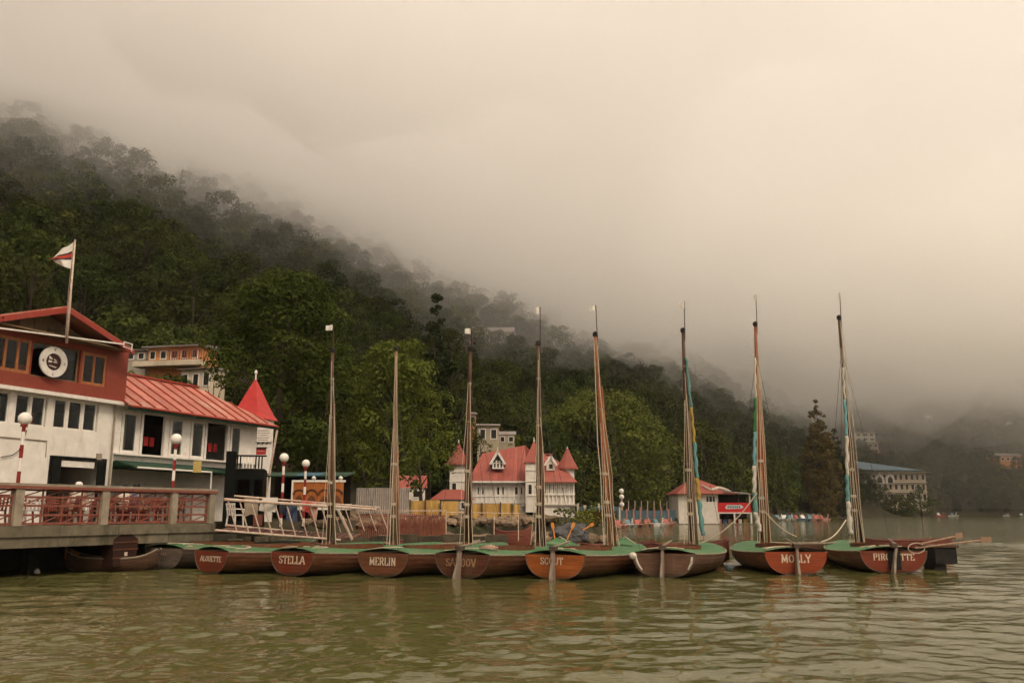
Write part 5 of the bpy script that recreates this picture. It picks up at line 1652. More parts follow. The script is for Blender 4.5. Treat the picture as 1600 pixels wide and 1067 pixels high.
# ---- orange hoarding with arches
mat('hoard_orange', (0.40, 0.13, 0.03), (0.28, 0.08, 0.02), scale=5, rough=0.6, stain=(0.5, 0.28, 0.1), stain_scale=2.5, stain_amt=0.5)
mat('hoard_brown', (0.15, 0.055, 0.02), (0.10, 0.035, 0.015), scale=5, rough=0.6)
mat('awning_blue', (0.06, 0.14, 0.20), (0.04, 0.09, 0.14), scale=3, rough=0.7)
def hoarding():
    d = 42
    a, b = P(457, 787, d), P(537, 753, d)
    w, h = b.x - a.x, b.z - a.z
    t = thing('arch_hoarding', 'orange hoarding with dark arches and white frame with knobs', 'hoarding', (a.x, d, a.z), 0)
    MB().span(0, w, 0.02, 0.08, 0, h).build('panel', 'hoard_orange', t)
    MB().span(-0.08, w + 0.08, -0.02, 0.1, h, h + 0.10).span(-0.08, -0.001, -0.018, 0.098, -0.3, h).build('frame', 'paint_white', t)
    MB().span(-0.08, w + 0.4, -0.03, 0.1, -0.28, -0.004).build('base_board', 'paint_white', t)
    for k in range(4):
        cx = w * (k + 0.5) / 4
        rr = w / 8 * 0.92
        pts = [Vector((cx + rr * math.cos(q), 0, h * 0.42 + rr * 0.9 * math.sin(q))) for q in [math.pi * i / 10 for i in range(11)]]
        MB().tube(pts, 0.05, 6).build('arch', 'hoard_brown', t)
        MB().prism([Vector((cx - rr, -0.01, 0.02)), Vector((cx + rr, -0.01, 0.02)), Vector((cx + rr * 0.45, -0.01, h * 0.3)), Vector((cx, -0.01, h * 0.42)), Vector((cx - rr * 0.45, -0.01, h * 0.3))], (0, 0, 0), (0, 0.025, 0)).build('leaf_ornament', 'hoard_brown', t)
    for px in (490, 532):
        x = P(px, 750, d).x - a.x
        MB().lathe([(0.05, 0), (0.09, 0.04), (0.11, 0.1), (0.07, 0.17), (0.01, 0.19)], (x, 0.04, h + 0.1), 10).build('knob', 'paint_white', t)
hoarding()
def slab_thing(name, label, cat, px0, py0, px1, py1, d, dep, m_, tilt=0.0):
    a, b = P(px0, py1, d), P(px1, py0, d)
    t = thing(name, label, cat, (a.x, d, a.z), 0)
    return t, b.x - a.x, b.z - a.z
t, w, h = slab_thing('kiosk_awning', 'green and blue flat awning behind the striped lamps', 'awning', 410, 735, 545, 748, 48, 3, 'green_dark')
MB().slab([Vector((0, -1.2, h * 0.3)), Vector((w, -1.2, h * 0.3)), Vector((w, 2, h)), Vector((0, 2, h))], 0.08).build('sheet', 'green_dark', t)
MB().slab([Vector((w * 0.45, -1.3, h * 0.32)), Vector((w * 0.72, -1.3, h * 0.32)), Vector((w * 0.72, 0.5, h * 0.78)), Vector((w * 0.45, 0.5, h * 0.78))], 0.04).build('tarpaulin', 'awning_blue', t)
MB().span(0.2, w - 0.2, 1.8, 1.9, -2.6, h * 0.8).build('back_wall', 'interior_dark', t)
for x in (0.15, w * 0.5, w - 0.15):
    MB().span(x - 0.05, x + 0.05, -1.1, -1.0, -2.8, h * 0.25).build('post', 'iron_dark', t)

# ---- corrugated fence
mat('corrugated', (0.40, 0.36, 0.32), (0.30, 0.26, 0.23), scale=3, rough=0.5, stain=(0.26, 0.17, 0.11), stain_scale=1.2, stain_amt=0.5, rand=0.1)
def corrugated(label, px0, py0, px1, py1, d, m_, nsheet, waves, name='corrugated_fence'):
    a, b = P(px0, py1, d), P(px1, py0, d)
    t = thing(name, label, 'fence', (a.x, d, a.z), 0)
    w, h = (b.x - a.x) / nsheet, b.z - a.z
    for k in range(nsheet):
        vs, fs = [], []
        n = waves * 4
        for i in range(n + 1):
            x = k * w + w * i / n
            y = 0.035 * math.sin(i * math.pi / 2) + 0.01 * (k % 2)
            vs += [(x, y, 0), (x, y, h + 0.03 * math.sin(k * 3.1))]
        for i in range(n):
            q = i * 2
            fs.append((q, q + 2, q + 3, q + 1))
        MB().add(vs, fs).add([(x, y + 0.012, z) for x, y, z in vs], fs).build('sheet', m_, t)
    MB().span(0, w * nsheet, 0.06, 0.12, h * 0.8, h * 0.88).build('rail', 'wood_weathered', t)
corrugated('grey corrugated iron fence under the leaning tree', 556, 762, 640, 802, 52, 'corrugated', 4, 6)

# ---- yellow sheet wall
mat('tarp_yellow', (0.52, 0.33, 0.10), (0.38, 0.22, 0.06), scale=1.6, rough=0.6, stain=(0.24, 0.12, 0.035), stain_scale=0.8, stain_amt=0.8, rand=0.12, bump=0.5)
def tarp_wall(label, segs, d):
    a = P(segs[0][0], segs[0][3], d)
    t = thing('sheet_wall', label, 'wall', (a.x, d, a.z), 0)
    for i, (x0, y0, x1, y1) in enumerate(segs):
        A, B = P(x0, y1, d), P(x1, y0, d)
        vs, fs, n = [], [], 6
        for k in range(n + 1):
            u = k / n
            for z in (A.z, (A.z + B.z) / 2, B.z):
                vs.append((A.x + (B.x - A.x) * u - a.x, 0.06 * math.sin(u * 9 + i * 2 + z) + 0.12 * (i % 2), z - a.z))
        for k in range(n):
            for j in (0, 1):
                q = k * 3 + j
                fs.append((q, q + 3, q + 4, q + 1))
        MB().add(vs, fs).add([(x, y + 0.03, z) for x, y, z in vs], fs).build('sheet', 'tarp_yellow', t, smooth=True)
    for i, (x0, y0, x1, y1) in enumerate(segs):
        A, B = P(x0, y1, d), P(x0, y0, d)
        MB().span(A.x - a.x - 0.05, A.x - a.x + 0.05, -0.12, -0.04, 0, B.z - A.z + 0.08).build('post', 'wood_weathered', t)
tarp_wall('stained yellow sheet wall behind the red picket railing', [(640, 782, 664, 826), (664, 781, 688, 826), (688, 783, 716, 826)], 58)
tarp_wall('bright yellow sheet wall below the white turreted house', [(734, 787, 753, 822), (753, 787, 782, 822), (782, 786, 800, 822), (800, 788, 812, 822)], 60)
# ---- red picket railing along the bank
mat('post_rust', (0.36, 0.125, 0.06), (0.22, 0.07, 0.04), scale=4, rough=0.8)
def picket():
    d = 41
    a, b = P(560, 846, d), P(697, 797, d)
    t = thing('picket_railing', 'rusty red picket railing on the bank behind the pale mast', 'railing', (a.x, d, a.z), 0)
    w, h = b.x - a.x, b.z - a.z
    for z in (h * 0.12, h * 0.82, h * 0.99):
        MB().bar((0, 0, z), (w, 0, z), 0.03, 0.05).build('rail', 'rail_red' if z < h * 0.9 else 'steel_pale', t)
    pk = MB()
    n = 44
    for k in range(n):
        x = w * k / n
        pk.bar((x, 0.02, 0.0), (x, 0.02, h * 0.9), 0.03, 0.02)
    o = pk.build('pickets', 'rail_red', t)
    o['kind'] = 'stuff'
    pk = MB()
    for k in range(34):
        x = w * (0.45 + 0.55 * k / 34)
        pk.bar((x, 0.35 + 0.05 * (k % 3), 0.05), (x + 0.04, 0.35, h * (0.7 + 0.15 * ((k * 5) % 4) / 4)), 0.05, 0.02)
    o = pk.build('rear_pickets', 'post_rust', t)
    o['kind'] = 'stuff'
    a2, b2 = P(697, 800, d), P(812, 802, d)
    MB().tube([a2, b2], 0.02, 6).build('wire_rail', 'steel_pale', t, world=True)
    for px in (697, 735, 772, 810):
        p0, p1 = P(px, 800.5, d), P(px, 845, d)
        MB().tube([p0, p1], 0.025, 6).build('wire_post', 'steel_pale', t, world=True)
picket()
# ---- stones of the bank
mat('bank_stone', (0.24, 0.17, 0.11), (0.12, 0.085, 0.055), scale=3, rough=0.95, bump=0.5, rand=0.3)
def stones():
    rg = random.Random(3)
    me_list = []
    for k in range(5):
        bm = bmesh.new()
        bmesh.ops.create_icosphere(bm, subdivisions=1, radius=1)
        for v in bm.verts:
            v.co *= rg.uniform(0.7, 1.15)
            v.co.z *= 0.65
        me = bpy.data.meshes.new('bank_stone')
        bm.to_mesh(me); bm.free()
        me.materials.append(MATS['bank_stone'])
        me_list.append(me)
    bank = thing('stone_bank', 'stony bank of rough boulders between the railing and the white house', 'bank', (-1, 52, 0), 0)
    for k in range(230):
        x, y = rg.uniform(-10.5, 5.5), rg.uniform(43.5, 64)
        if x > 3.2 and y > 50: x -= 4
        o = link('stone', me_list[k % 5], None, bank)
        s = rg.uniform(0.2, 0.62)
        o.location = Vector((x, y, max(0.34, height(x, y)) + 0.05)) - Vector((-1, 52, 0))
        o.scale = (s * rg.uniform(.9, 1.5), s, s * rg.uniform(.7, 1))
        o.rotation_euler = (rg.uniform(-.3, .3), rg.uniform(-.3, .3), rg.uniform(0, 6))
stones()
bk = MB()
bk.prism([Vector((-12, 44, -1)), Vector((4.2, 44.5, -1)), Vector((4.6, 60, -1)), Vector((-12, 62, -1))], (0, 0, 0), (0, 0, 1.35))
tag(bk.build('bank_ground', 'earth'), 'low earth bank under the stones', 'bank', kind='structure')
# wooden boat pulled up on the bank
q = P(770, 845, 43)
rowboat('upturned pinkish wooden boat lying below the yellow wall', (q.x, q.y), R(4), L=1.9, B=1.2, hm='row_red', free=0.85)
# ---- grey tarpaulin heap with orange paddles
mat('tarp_grey', (0.105, 0.105, 0.105), (0.055, 0.055, 0.058), scale=3, rough=0.8, bump=0.4)
mat('paddle_orange', (0.55, 0.22, 0.04), (0.42, 0.15, 0.03), scale=4, rough=0.5)
def heap():
    bm = bmesh.new()
    bmesh.ops.create_icosphere(bm, subdivisions=4, radius=1)
    for v in bm.verts:
        n = v.co.normalized()
        v.co = n * (1 + 0.35 * mn.fractal(n * 1.7, 1.0, 2.0, 4))
        v.co.z = max(v.co.z, -0.4)
    me = bpy.data.meshes.new('tarpaulin_heap')
    bm.to_mesh(me); bm.free()
    o = link('tarpaulin_heap', me, 'tarp_grey')
    c = P(893, 838, 44)
    o.location = (c.x, 44, c.z); o.scale = (0.95, 0.7, 0.62)
    tag(o, 'crumpled grey tarpaulin heap among orange paddles', 'tarpaulin')
    for a, b, lab in (((863, 817), (867, 843), 'upright orange paddle left of the grey tarpaulin'), ((897, 817), (886, 843), 'orange paddle slanting before the grey tarpaulin'), ((927, 818), (911, 828), 'broad orange paddle blade right of the grey tarpaulin')):
        A, B = P(*a, 43.2), P(*b, 43.0)
        t = thing('paddle', lab, 'paddle', tuple(B), 0, 'orange paddles on the bank')
        dv = (A - B)
        MB().tube([Vector((0, 0, 0)), dv], 0.04, 7).build('shaft', 'paddle_orange', t)
        MB().bar(dv * 0.7, dv * 1.02, 0.15, 0.04, up=(0, 1, 0)).build('blade', 'paddle_orange', t)
heap()

# ================================================================= HOUSES
mat('roof_rose', (0.32, 0.090, 0.068), (0.25, 0.066, 0.05), scale=0.8, rough=0.65, stain=(0.28, 0.11, 0.08), stain_scale=0.5, stain_amt=0.6, rand=0.1)
mat('house_white', (0.74, 0.69, 0.62), (0.60, 0.55, 0.48), scale=1.2, rough=0.8, stain=(0.42, 0.36, 0.29), stain_scale=0.6, stain_amt=0.6)
mat('house_cream', (0.62, 0.53, 0.40), (0.50, 0.42, 0.31), scale=1.2, rough=0.85, stain=(0.3, 0.25, 0.17), stain_scale=0.5, stain_amt=0.6)
mat('house_orange', (0.58, 0.25, 0.10), (0.46, 0.19, 0.08), scale=1.2, rough=0.85)
mat('house_buff', (0.42, 0.36, 0.26), (0.32, 0.27, 0.19), scale=1.2, rough=0.85, stain=(0.2, 0.16, 0.11), stain_scale=0.7, stain_amt=0.7)
mat('house_grey', (0.40, 0.36, 0.30), (0.28, 0.25, 0.20), scale=1.0, rough=0.9, stain=(0.15, 0.13, 0.10), stain_scale=0.5, stain_amt=0.6)
mat('roof_tin', (0.30, 0.28, 0.26), (0.20, 0.18, 0.17), scale=1.0, rough=0.6, stain=(0.25, 0.12, 0.08), stain_scale=0.5, stain_amt=0.6)
mat('roof_blue', (0.13, 0.20, 0.26), (0.10, 0.16, 0.21), scale=0.5, rough=0.5)
mat('window_dark', (0.028, 0.026, 0.024), (0.018, 0.017, 0.016), scale=2, rough=0.2)
mat('banner_red', (0.56, 0.028, 0.03), (0.48, 0.022, 0.025), scale=2, rough=0.6)
mat('banner_white', (0.62, 0.66, 0.68), (0.5, 0.5, 0.5), scale=6, rough=0.7)
def far_window(root, x0, x1, z0, z1, y=0.0, fm='paint_white', nrm=-1):
    w, h = x1 - x0, z1 - z0
    f = min(w, h) * 0.12
    o = MB().span(x0, x0 + f, y - 0.06, y + 0.02, z0, z1).span(x1 - f, x1, y - 0.06, y + 0.02, z0, z1).span(x0 + f, x1 - f, y - 0.055, y + 0.02, z1 - f, z1).span(x0 + f, x1 - f, y - 0.055, y + 0.02, z0, z0 + f).build('window', fm, root)
    MB().span(x0 + f, x1 - f, y - 0.025, y + 0.02, z0 + f, z1 - f).build('pane', 'window_dark', o)
def white_house():
    d = 86
    S = (P(900, 760, d).x - P(800, 760, d).x) / 100.0
    X = lambda px: P(px, 760, d).x - P(800, 800, d).x
    Z = lambda py: P(800, py, d).z
    t = thing('turreted_house', 'white wooden lakeside house with rose roofs, corner turrets and gabled dormer', 'house', (P(800, 800, d).x, d, 0), 0)
    eave, ridge, base = Z(752), Z(700), Z(826)
    # main block
    wins = [(744, 749), (751, 756), (776, 782), (784, 789), (804, 810), (813, 819)]
    holes = [(X(a), X(b), Z(773), Z(760)) for a, b in wins]
    holed_wall(X(732), X(821), base, eave, holes, 0, 0.3).build('wall', 'house_white', t)
    MB().span(X(732), X(905), 6.5, 6.7, base, eave).span(X(732), X(732) + 0.2, 0.3, 6.5, base, eave - 0.01).build('back_wall', 'house_white', t)
    MB().span(X(733), X(900), 2.5, 2.6, base, eave - 0.02).build('interior', 'interior_dark', t)
    for h in holes:
        window(t, h[0], h[1], h[2], h[3], 0.05, 'house_white', fw=0.06)
    for px in np.arange(738, 822, 7.2):       # timber framing standing proud
        MB().span(X(px) - 0.07, X(px) + 0.07, -0.09, -0.01, Z(786), eave).build('timber', 'paint_white', t)
    for py in (756, 775, 785):
        MB().span(X(733), X(821), -0.07, -0.012, Z(py) - 0.06, Z(py) + 0.06).build('timber', 'paint_white', t)
    # hipped main roof rising to a peak at the right
    A, B = Vector((X(731), -0.6, eave)), Vector((X(824), -0.6, eave))
    C, D = Vector((X(822), 4.5, Z(690))), Vector((X(752), 3.0, Z(705)))
    n = 12
    for k in range(n):
        f0, f1 = k / n, (k + 1) / n
        MB().slab([A.lerp(B, f0), A.lerp(B, f1) - Vector((0.02, 0, 0)), D.lerp(C, f1) - Vector((0.02, 0, 0)), D.lerp(C, f0)], 0.08).build('roof_sheet', 'roof_rose', t)
    E_, F_ = Vector((X(731), 7, eave)), Vector((X(880), 7, eave))
    MB().slab([E_, A, D], 0.08).build('roof_hip', 'roof_rose', t)
    MB().slab([F_, E_, D, C], 0.08).build('roof_back', 'roof_rose', t)
    MB().span(X(731), X(824), -0.66, -0.58, eave - 0.14, eave + 0.02).build('eave_board', 'paint_white', t)
    # dormer
    dm = MB()
    xl, xr, xc = X(766.5), X(792), X(777.5)
    dm.prism([Vector((X(769), 0.3, Z(731))), Vector((X(787), 0.3, Z(731))), Vector((X(787), 0.3, Z(722))), Vector((xc, 0.3, Z(709))), Vector((X(769), 0.3, Z(722)))], (0, 0, 0), (0, 3, 0))
    dmr = dm.build('dormer', 'window_dark', t)
    for s in (-1, 1):
        e_ = Vector((xc + s * (xr - xl) * 0.46, 0.1, Z(725)))
        MB().bar(Vector((xc, 0.1, Z(705.5))), e_, 0.18, 0.22).build('barge_board', 'paint_white', dmr)
        MB().slab([Vector((xc, 0.12, Z(705))), Vector((xc, 3.2, Z(705))), e_ + Vector((0, 3.1, 0.05)), e_ + Vector((0, 0.02, 0.05))] if s > 0 else [Vector((xc, 0.12, Z(705))), e_ + Vector((0, 0.02, 0.05)), e_ + Vector((0, 3.1, 0.05)), Vector((xc, 3.2, Z(705)))], 0.06).build('dormer_roof', 'roof_rose', dmr)
    for k in range(4):
        x = X(770.2 + k * 5)
        MB().span(x - 0.06, x + 0.1, 0.22, 0.29, Z(731), Z(722 - (3 if k in (1, 2) else 0))).build('mullion', 'paint_white', dmr)
    MB().span(X(769), X(788), 0.215, 0.28, Z(732), Z(730)).build('dormer_sill', 'paint_white', dmr)
    MB().span(X(771), X(786), 0.22, 0.285, Z(723.5), Z(722)).build('transom_bar', 'paint_white', dmr)
    MB().tube([(xc, 0.2, Z(705)), (xc, 0.2, Z(697))], [0.06, 0.02], 6).build('finial', 'paint_white', t)
    # towers
    def tower(x0, x1, ztop, zbot, apex, y, nsides, sub, over=1.28):
        cx, hw = (X(x0) + X(x1)) / 2, (X(x1) - X(x0)) / 2
        k = 1 / math.cos(math.pi / nsides)
        rot = math.pi / nsides
        def ngon(rad, z): return [(cx + rad * math.cos(rot + 2 * math.pi * i / nsides - math.pi / 2 - (0 if nsides > 4 else 0)), y + rad * math.sin(rot + 2 * math.pi * i / nsides - math.pi / 2), z) for i in range(nsides)]
        vs = ngon(hw * k, Z(zbot)) + ngon(hw * k, Z(ztop))
        fs = [(i, (i + 1) % nsides, nsides + (i + 1) % nsides, nsides + i) for i in range(nsides)] + [tuple(range(nsides, 2 * nsides))]
        tw = MB().add(vs, fs).build('turret', 'house_white', t)
        H = Z(apex) - Z(ztop)
        prof = [(over, -0.15), (over * 0.98, 0.0), (over * 0.60, H * 0.37), (over * 0.27, H * 0.72), (0.02, H)]
        vs, fs = [], []
        for rr, z in prof:
            vs += ngon(hw * k * rr, Z(ztop) + z)
        for j in range(len(prof) - 1):
            for i in range(nsides):
                fs.append((j * nsides + i, j * nsides + (i + 1) % nsides, (j + 1) * nsides + (i + 1) % nsides, (j + 1) * nsides + i))
        fs.append(tuple(range(nsides)))
        MB().add(vs, fs).build('turret_roof', 'roof_rose', tw)
        MB().tube([(cx, y, Z(apex) - 0.1), (cx, y, Z(apex) + (0.35 if nsides == 4 else 0.08))], [0.08, 0.02], 6).build('finial', 'paint_white', tw)
        for z in sub:
            MB().span(cx - hw - 0.04, cx + hw + 0.04, y - hw * 1.02 - 0.05, y - hw * 0.9, Z(z) - 0.06, Z(z) + 0.06).build('string_course', 'paint_white', tw)
        return tw, cx, hw
    tower(703, 728, 724, 785, 690, 0.4, 4, (737, 752), 1.45)
    tw, cx, hw = tower(821, 848, 722, 800, 689, -0.6, 4, (735, 752, 774), 1.2)
    tower(879, 899.5, 729, 770, 696, 2.2, 10, (), 1.6)
    far_window(t, X(824.5), X(831), Z(773), Z(757), -0.6 - hw - 0.01)
    far_window(t, X(838), X(845), Z(773), Z(757), -0.6 - hw - 0.01)
    far_window(t, X(706), X(714), Z(768), Z(754), 0.4 - 0.0 - (X(728) - X(703)) / 2 - 0.01)
    # right wing with slatted veranda
    MB().span(X(849), X(898), 0.4, 0.6, Z(826), Z(752)).build('wall', 'house_white', t)
    for k in range(15):
        x = X(851 + k * 3.2)
        MB().span(x - 0.06, x + 0.06, 0.22, 0.38, Z(771 if k % 2 else 788), Z(754)).build('veranda_slat', 'paint_white', t)
    for k in range(7):
        x = X(853 + k * 6.6)
        MB().span(x - 0.10, x + 0.12, 0.3, 0.41, Z(770), Z(756)).build('shutter', 'window_dark', t)
    for py in (754, 772, 788):
        MB().span(X(849), X(898.5), 0.18, 0.395, Z(py) - 0.08, Z(py) + 0.08).build('rail', 'paint_white', t)
    MB().slab([Vector((X(848), -0.4, Z(753))), Vector((X(902), -0.4, Z(753))), Vector((X(876), 4.5, Z(716))), Vector((X(848), 4.5, Z(702)))], 0.08).build('wing_roof', 'roof_rose', t)
    MB().slab([Vector((X(844), 4.4, Z(704))), Vector((X(868), 4.4, Z(704))), Vector((X(868), 7, Z(716))), Vector((X(844), 7, Z(716)))], 0.08).build('wing_roof', 'roof_rose', t)
    g = MB().prism([Vector((X(855), 1.2, Z(734))), Vector((X(868), 1.2, Z(734))), Vector((X(868), 1.2, Z(722))), Vector((X(861.5), 1.2, Z(714)))  , Vector((X(855), 1.2, Z(722)))], (0, 0, 0), (0, 2.5, 0)).build('wing_dormer', 'house_white', t)
    far_window(g, X(858), X(865.5), Z(732), Z(723), 1.19)
    for s in (-1, 1):
        e_ = Vector((X(861.5) + s * 0.62, 1.0, Z(726)))
        MB().bar(Vector((X(861.5), 1.0, Z(711))), e_, 0.14, 0.2).build('barge_board', 'paint_white', g)
    # plinth down to the bank
    MB().span(X(834), X(889), -1.0, 0.35, Z(830), Z(791)).build('plinth', 'house_white', t)
    MB().span(X(815), X(900), -1.15, 0.35, Z(790.5), Z(788)).build('ledge', 'house_grey', t)
white_house()
def simple_house(name, label, px, py_base, py_eave, py_ridge, wpx, d, wall_m, roof_m, rz=0.0, rows=1, cols=3, roof='gable', depth=None, group=None, base_extra=2.5, win_m='paint_white'):
    a, b = P(px - wpx / 2, py_base, d), P(px + wpx / 2, py_eave, d)
    zr = P(px, py_ridge, d).z
    w, h = b.x - a.x, b.z - a.z
    t = thing(name, label, 'house', ((a.x + b.x) / 2, d, a.z), rz, group)
    dep = depth or w * 0.6
    MB().span(-w / 2, w / 2, 0, dep, -base_extra, h).build('wall', wall_m, t)
    for j in range(rows):
        for i in range(cols):
            cx = -w / 2 + w * (i + 0.5) / cols
            z0 = h * (j + 0.28) / rows
            far_window(t, cx - w / cols * 0.32, cx + w / cols * (0.26 + 0.1 * ((i * 7 + j) % 3) / 2), z0 - h / rows * 0.06, z0 + h / rows * 0.54, -0.01, win_m)
    H = zr - b.z
    o = w * 0.06
    if roof == 'gable':
        MB().prism([Vector((-w / 2 - o, -o, h)), Vector((-w / 2 - o, dep / 2, h + H)), Vector((-w / 2 - o, dep + o, h))], (0, 0, 0), (w + 2 * o, 0, 0)).build('roof', roof_m, t)
    elif roof == 'hip':
        vs = [(-w / 2 - o, -o, h), (w / 2 + o, -o, h), (w / 2 + o, dep + o, h), (-w / 2 - o, dep + o, h), (-w / 4, dep / 2, h + H), (w / 4, dep / 2, h + H)]
        MB().add(vs, [(3, 2, 1, 0), (0, 1, 5, 4), (1, 2, 5), (2, 3, 4, 5), (3, 0, 4)]).build('roof', roof_m, t)
    else:
        MB().prism([Vector((-w / 2 - o, -o * 2, h)), Vector((-w / 2 - o, -o * 2, h + H * 0.15)), Vector((-w / 2 - o, dep + o, h + H)), Vector((-w / 2 - o, dep + o, h))], (0, 0, 0), (w + 2 * o, 0, 0)).build('roof', roof_m, t)
    CLEAR.append(((a.x + b.x) / 2, d + dep / 2 - 1, max(w, dep) * 0.5))
    # open the view to it
    CLEAR.append(((a.x + b.x) / 2 * (d - 7) / d, d - 6, w * 0.32))
    return t, w, h, dep
CLEAR = []
G = 'houses on the wooded hillside'
# behind the clubhouse
t, w, h, dp = simple_house('chalet', 'orange chalet with balcony above the tin roof', 272, 566, 543, 533, 92, 82, 'house_orange', 'roof_tin', R(-11), 1, 5, 'shed', group=G)
MB().span(-w / 2 - 0.6, w / 2 + 0.8, -1.5, 0.0, -0.55, -0.05).build('balcony_slab', 'house_cream', t)
for k in range(15):
    x = w * 0.08 + k * w * 0.045
    MB().span(x - 0.03, x + 0.03, -1.4, -1.34, -0.05, 0.85).build('baluster', 'rail_red', t)
MB().span(w * 0.05, w / 2 + 0.8, -1.42, -1.33, 0.85, 0.93).build('balcony_rail', 'rail_red', t)
simple_house('cream_house', 'cream house below the orange chalet', 306, 612, 577, 572, 60, 80, 'house_cream', 'roof_tin', R(-18), 1, 3, 'shed', group=G)
simple_house('grey_shed', 'low grey house at the red gable end', 205, 566, 548, 541, 50, 84, 'house_grey', 'roof_tin', R(-5), 1, 3, 'shed', group=G)
# above the white house
simple_house('brick_house', 'red brick house with tin roof above the turreted house', 727, 664, 647, 641, 34, 128, 'house_orange', 'roof_tin', R(10), 1, 3, 'shed', group=G)
simple_house('cream_cottage', 'small cream house with magenta washing above the turreted house', 763, 692, 665, 660, 34, 120, 'house_buff', 'roof_tin', R(4), 1, 2, 'shed', group=G)
simple_house('pale_hut', 'small pale hut right of the cream house', 792, 694, 679, 673, 26, 124, 'house_buff', 'roof_tin', 0, 1, 2, 'gable', group=G)
# low red roofs at the tree foot
simple_house('red_roofed_shed', 'low white shed with orange-red roof under the bright tree', 640, 782, 762, 742, 48, 66, 'house_white', 'roof_rose', R(5), 1, 2, 'gable', base_extra=1.5)
simple_house('rose_roofed_shed', 'low shed with rose roof left of the turreted house', 705, 800, 780, 764, 60, 72, 'house_grey', 'roof_rose', R(-4), 1, 3, 'hip', base_extra=1.5)
def march(px, py):
    r = ray(px, py)
    t_ = 60.0
    while t_ < 1100:
        q = r * (t_ / r.y)
        if q.z + CAM_Z < height(q.x, q.y) + 5.0:
            return t_
        t_ += 3
    return 500.0
# houses in the fog and on the far slope, set where their slope is
for i, (px, py0, py1, py2, wpx, wm, rm, rows, cols, rf, lab) in enumerate((
    (768, 540, 520, 508, 62, 'house_grey', 'roof_tin', 1, 5, 'gable', 'long grey house half hidden in fog above the conifer'),
    (735, 533, 514, 508, 24, 'house_orange', 'roof_tin', 1, 2, 'shed', 'reddish house at the fog edge right of the conifer'),
    (633, 397, 389, 385, 16, 'house_white', 'roof_tin', 1, 2, 'gable', 'tiny white house high in the fog'),
    (1262, 742, 712, 706, 24, 'house_grey', 'roof_tin', 3, 3, 'shed', 'grey house left of the tall cypress'),
    (1352, 690, 676, 672, 30, 'house_white', 'roof_tin', 2, 3, 'shed', 'pale upper house right of the cypress'),
    (1360, 708, 692, 688, 26, 'house_grey', 'roof_tin', 2, 3, 'shed', 'grey middle house above the blue-roofed hotel'),
    (1372, 720, 710, 705, 30, 'house_orange', 'roof_rose', 1, 4, 'gable', 'reddish low house just above the blue roof'),
    (1451, 660, 650, 646, 9, 'house_white', 'roof_tin', 1, 2, 'gable', 'small white house alone on the hazy slope'),
    (1578, 658, 648, 643, 10, 'house_white', 'roof_tin', 1, 2, 'gable', 'small white house near the right edge'),
    (1560, 676, 671, 668, 12, 'house_white', 'roof_tin', 1, 2, 'gable', 'tiny pale house below the right edge house'),
    (1575, 722, 712, 707, 40, 'house_orange', 'roof_tin', 1, 5, 'gable', 'long orange house at the right edge'),
    (1545, 630, 625, 622, 14, 'house_grey', 'roof_rose', 1, 2, 'gable', 'dim reddish house high on the hazy slope'),
    (1598, 668, 661, 657, 14, 'house_grey', 'roof_tin', 1, 2, 'gable', 'grey house cut by the right edge'))):
    d = march(px, py0)
    simple_house('hill_house', lab, px, py0, py1, py2, wpx, d, wm, rm, R(-6 + i * 2 % 13), rows, cols, rf, group=G, base_extra=4)
# lakeside hotel with blue roof
def hotel():
    d = 405
    t, w, h, dp = simple_house('hotel', 'large cream hotel with balconies and flat blue roof at the far shore', 1396, 784, 738, 736, 96, d, 'house_cream', 'house_cream', R(-4), 3, 12, 'shed', depth=16, base_extra=4, win_m='house_white')
    zt = P(1396, 718, d).z - P(1396, 784, d).z
    MB().add([(-w / 2, -1.5, h + 1.2), (w * 0.36, -1.5, h + 0.2), (w * 0.36, 16, h + 2.0), (-w / 2, 16, zt)], [(0, 1, 2, 3)]).slab([Vector((-w / 2, -1.5, h + 1.5)), Vector((w * 0.44, -1.5, h + 0.9)), Vector((w * 0.30, 14, h + 3.2)), Vector((-w / 2, 14, zt + 0.6))], 0.3).build('blue_roof', 'roof_blue', t)
    for j in (1, 2):
        MB().span(-w / 2, w / 2, -1.4, -0.02, h * j / 3 - 0.2, h * j / 3 + 0.1).build('balcony', 'house_white', t)
    for k in range(3):
        cx = -w * 0.38 + k * w * 0.16
        MB().prism([Vector((cx - 2.0, -1.6, h * 0.62)), Vector((cx + 2.0, -1.6, h * 0.62)), Vector((cx + 2.0, -1.6, h * 0.82)), Vector((cx, -1.6, h * 1.0)), Vector((cx - 2.0, -1.6, h * 0.82))], (0, 0, 0), (0, 1.5, 0)).build('gable_bay', 'house_white', t)
        MB().prism([Vector((cx - 1.1, -1.66, h * 0.64)), Vector((cx + 1.1, -1.66, h * 0.64)), Vector((cx + 1.1, -1.66, h * 0.78)), Vector((cx, -1.66, h * 0.88)), Vector((cx - 1.1, -1.66, h * 0.78))], (0, 0, 0), (0, 0.05, 0)).build('bay_window', 'window_dark', t)
hotel()
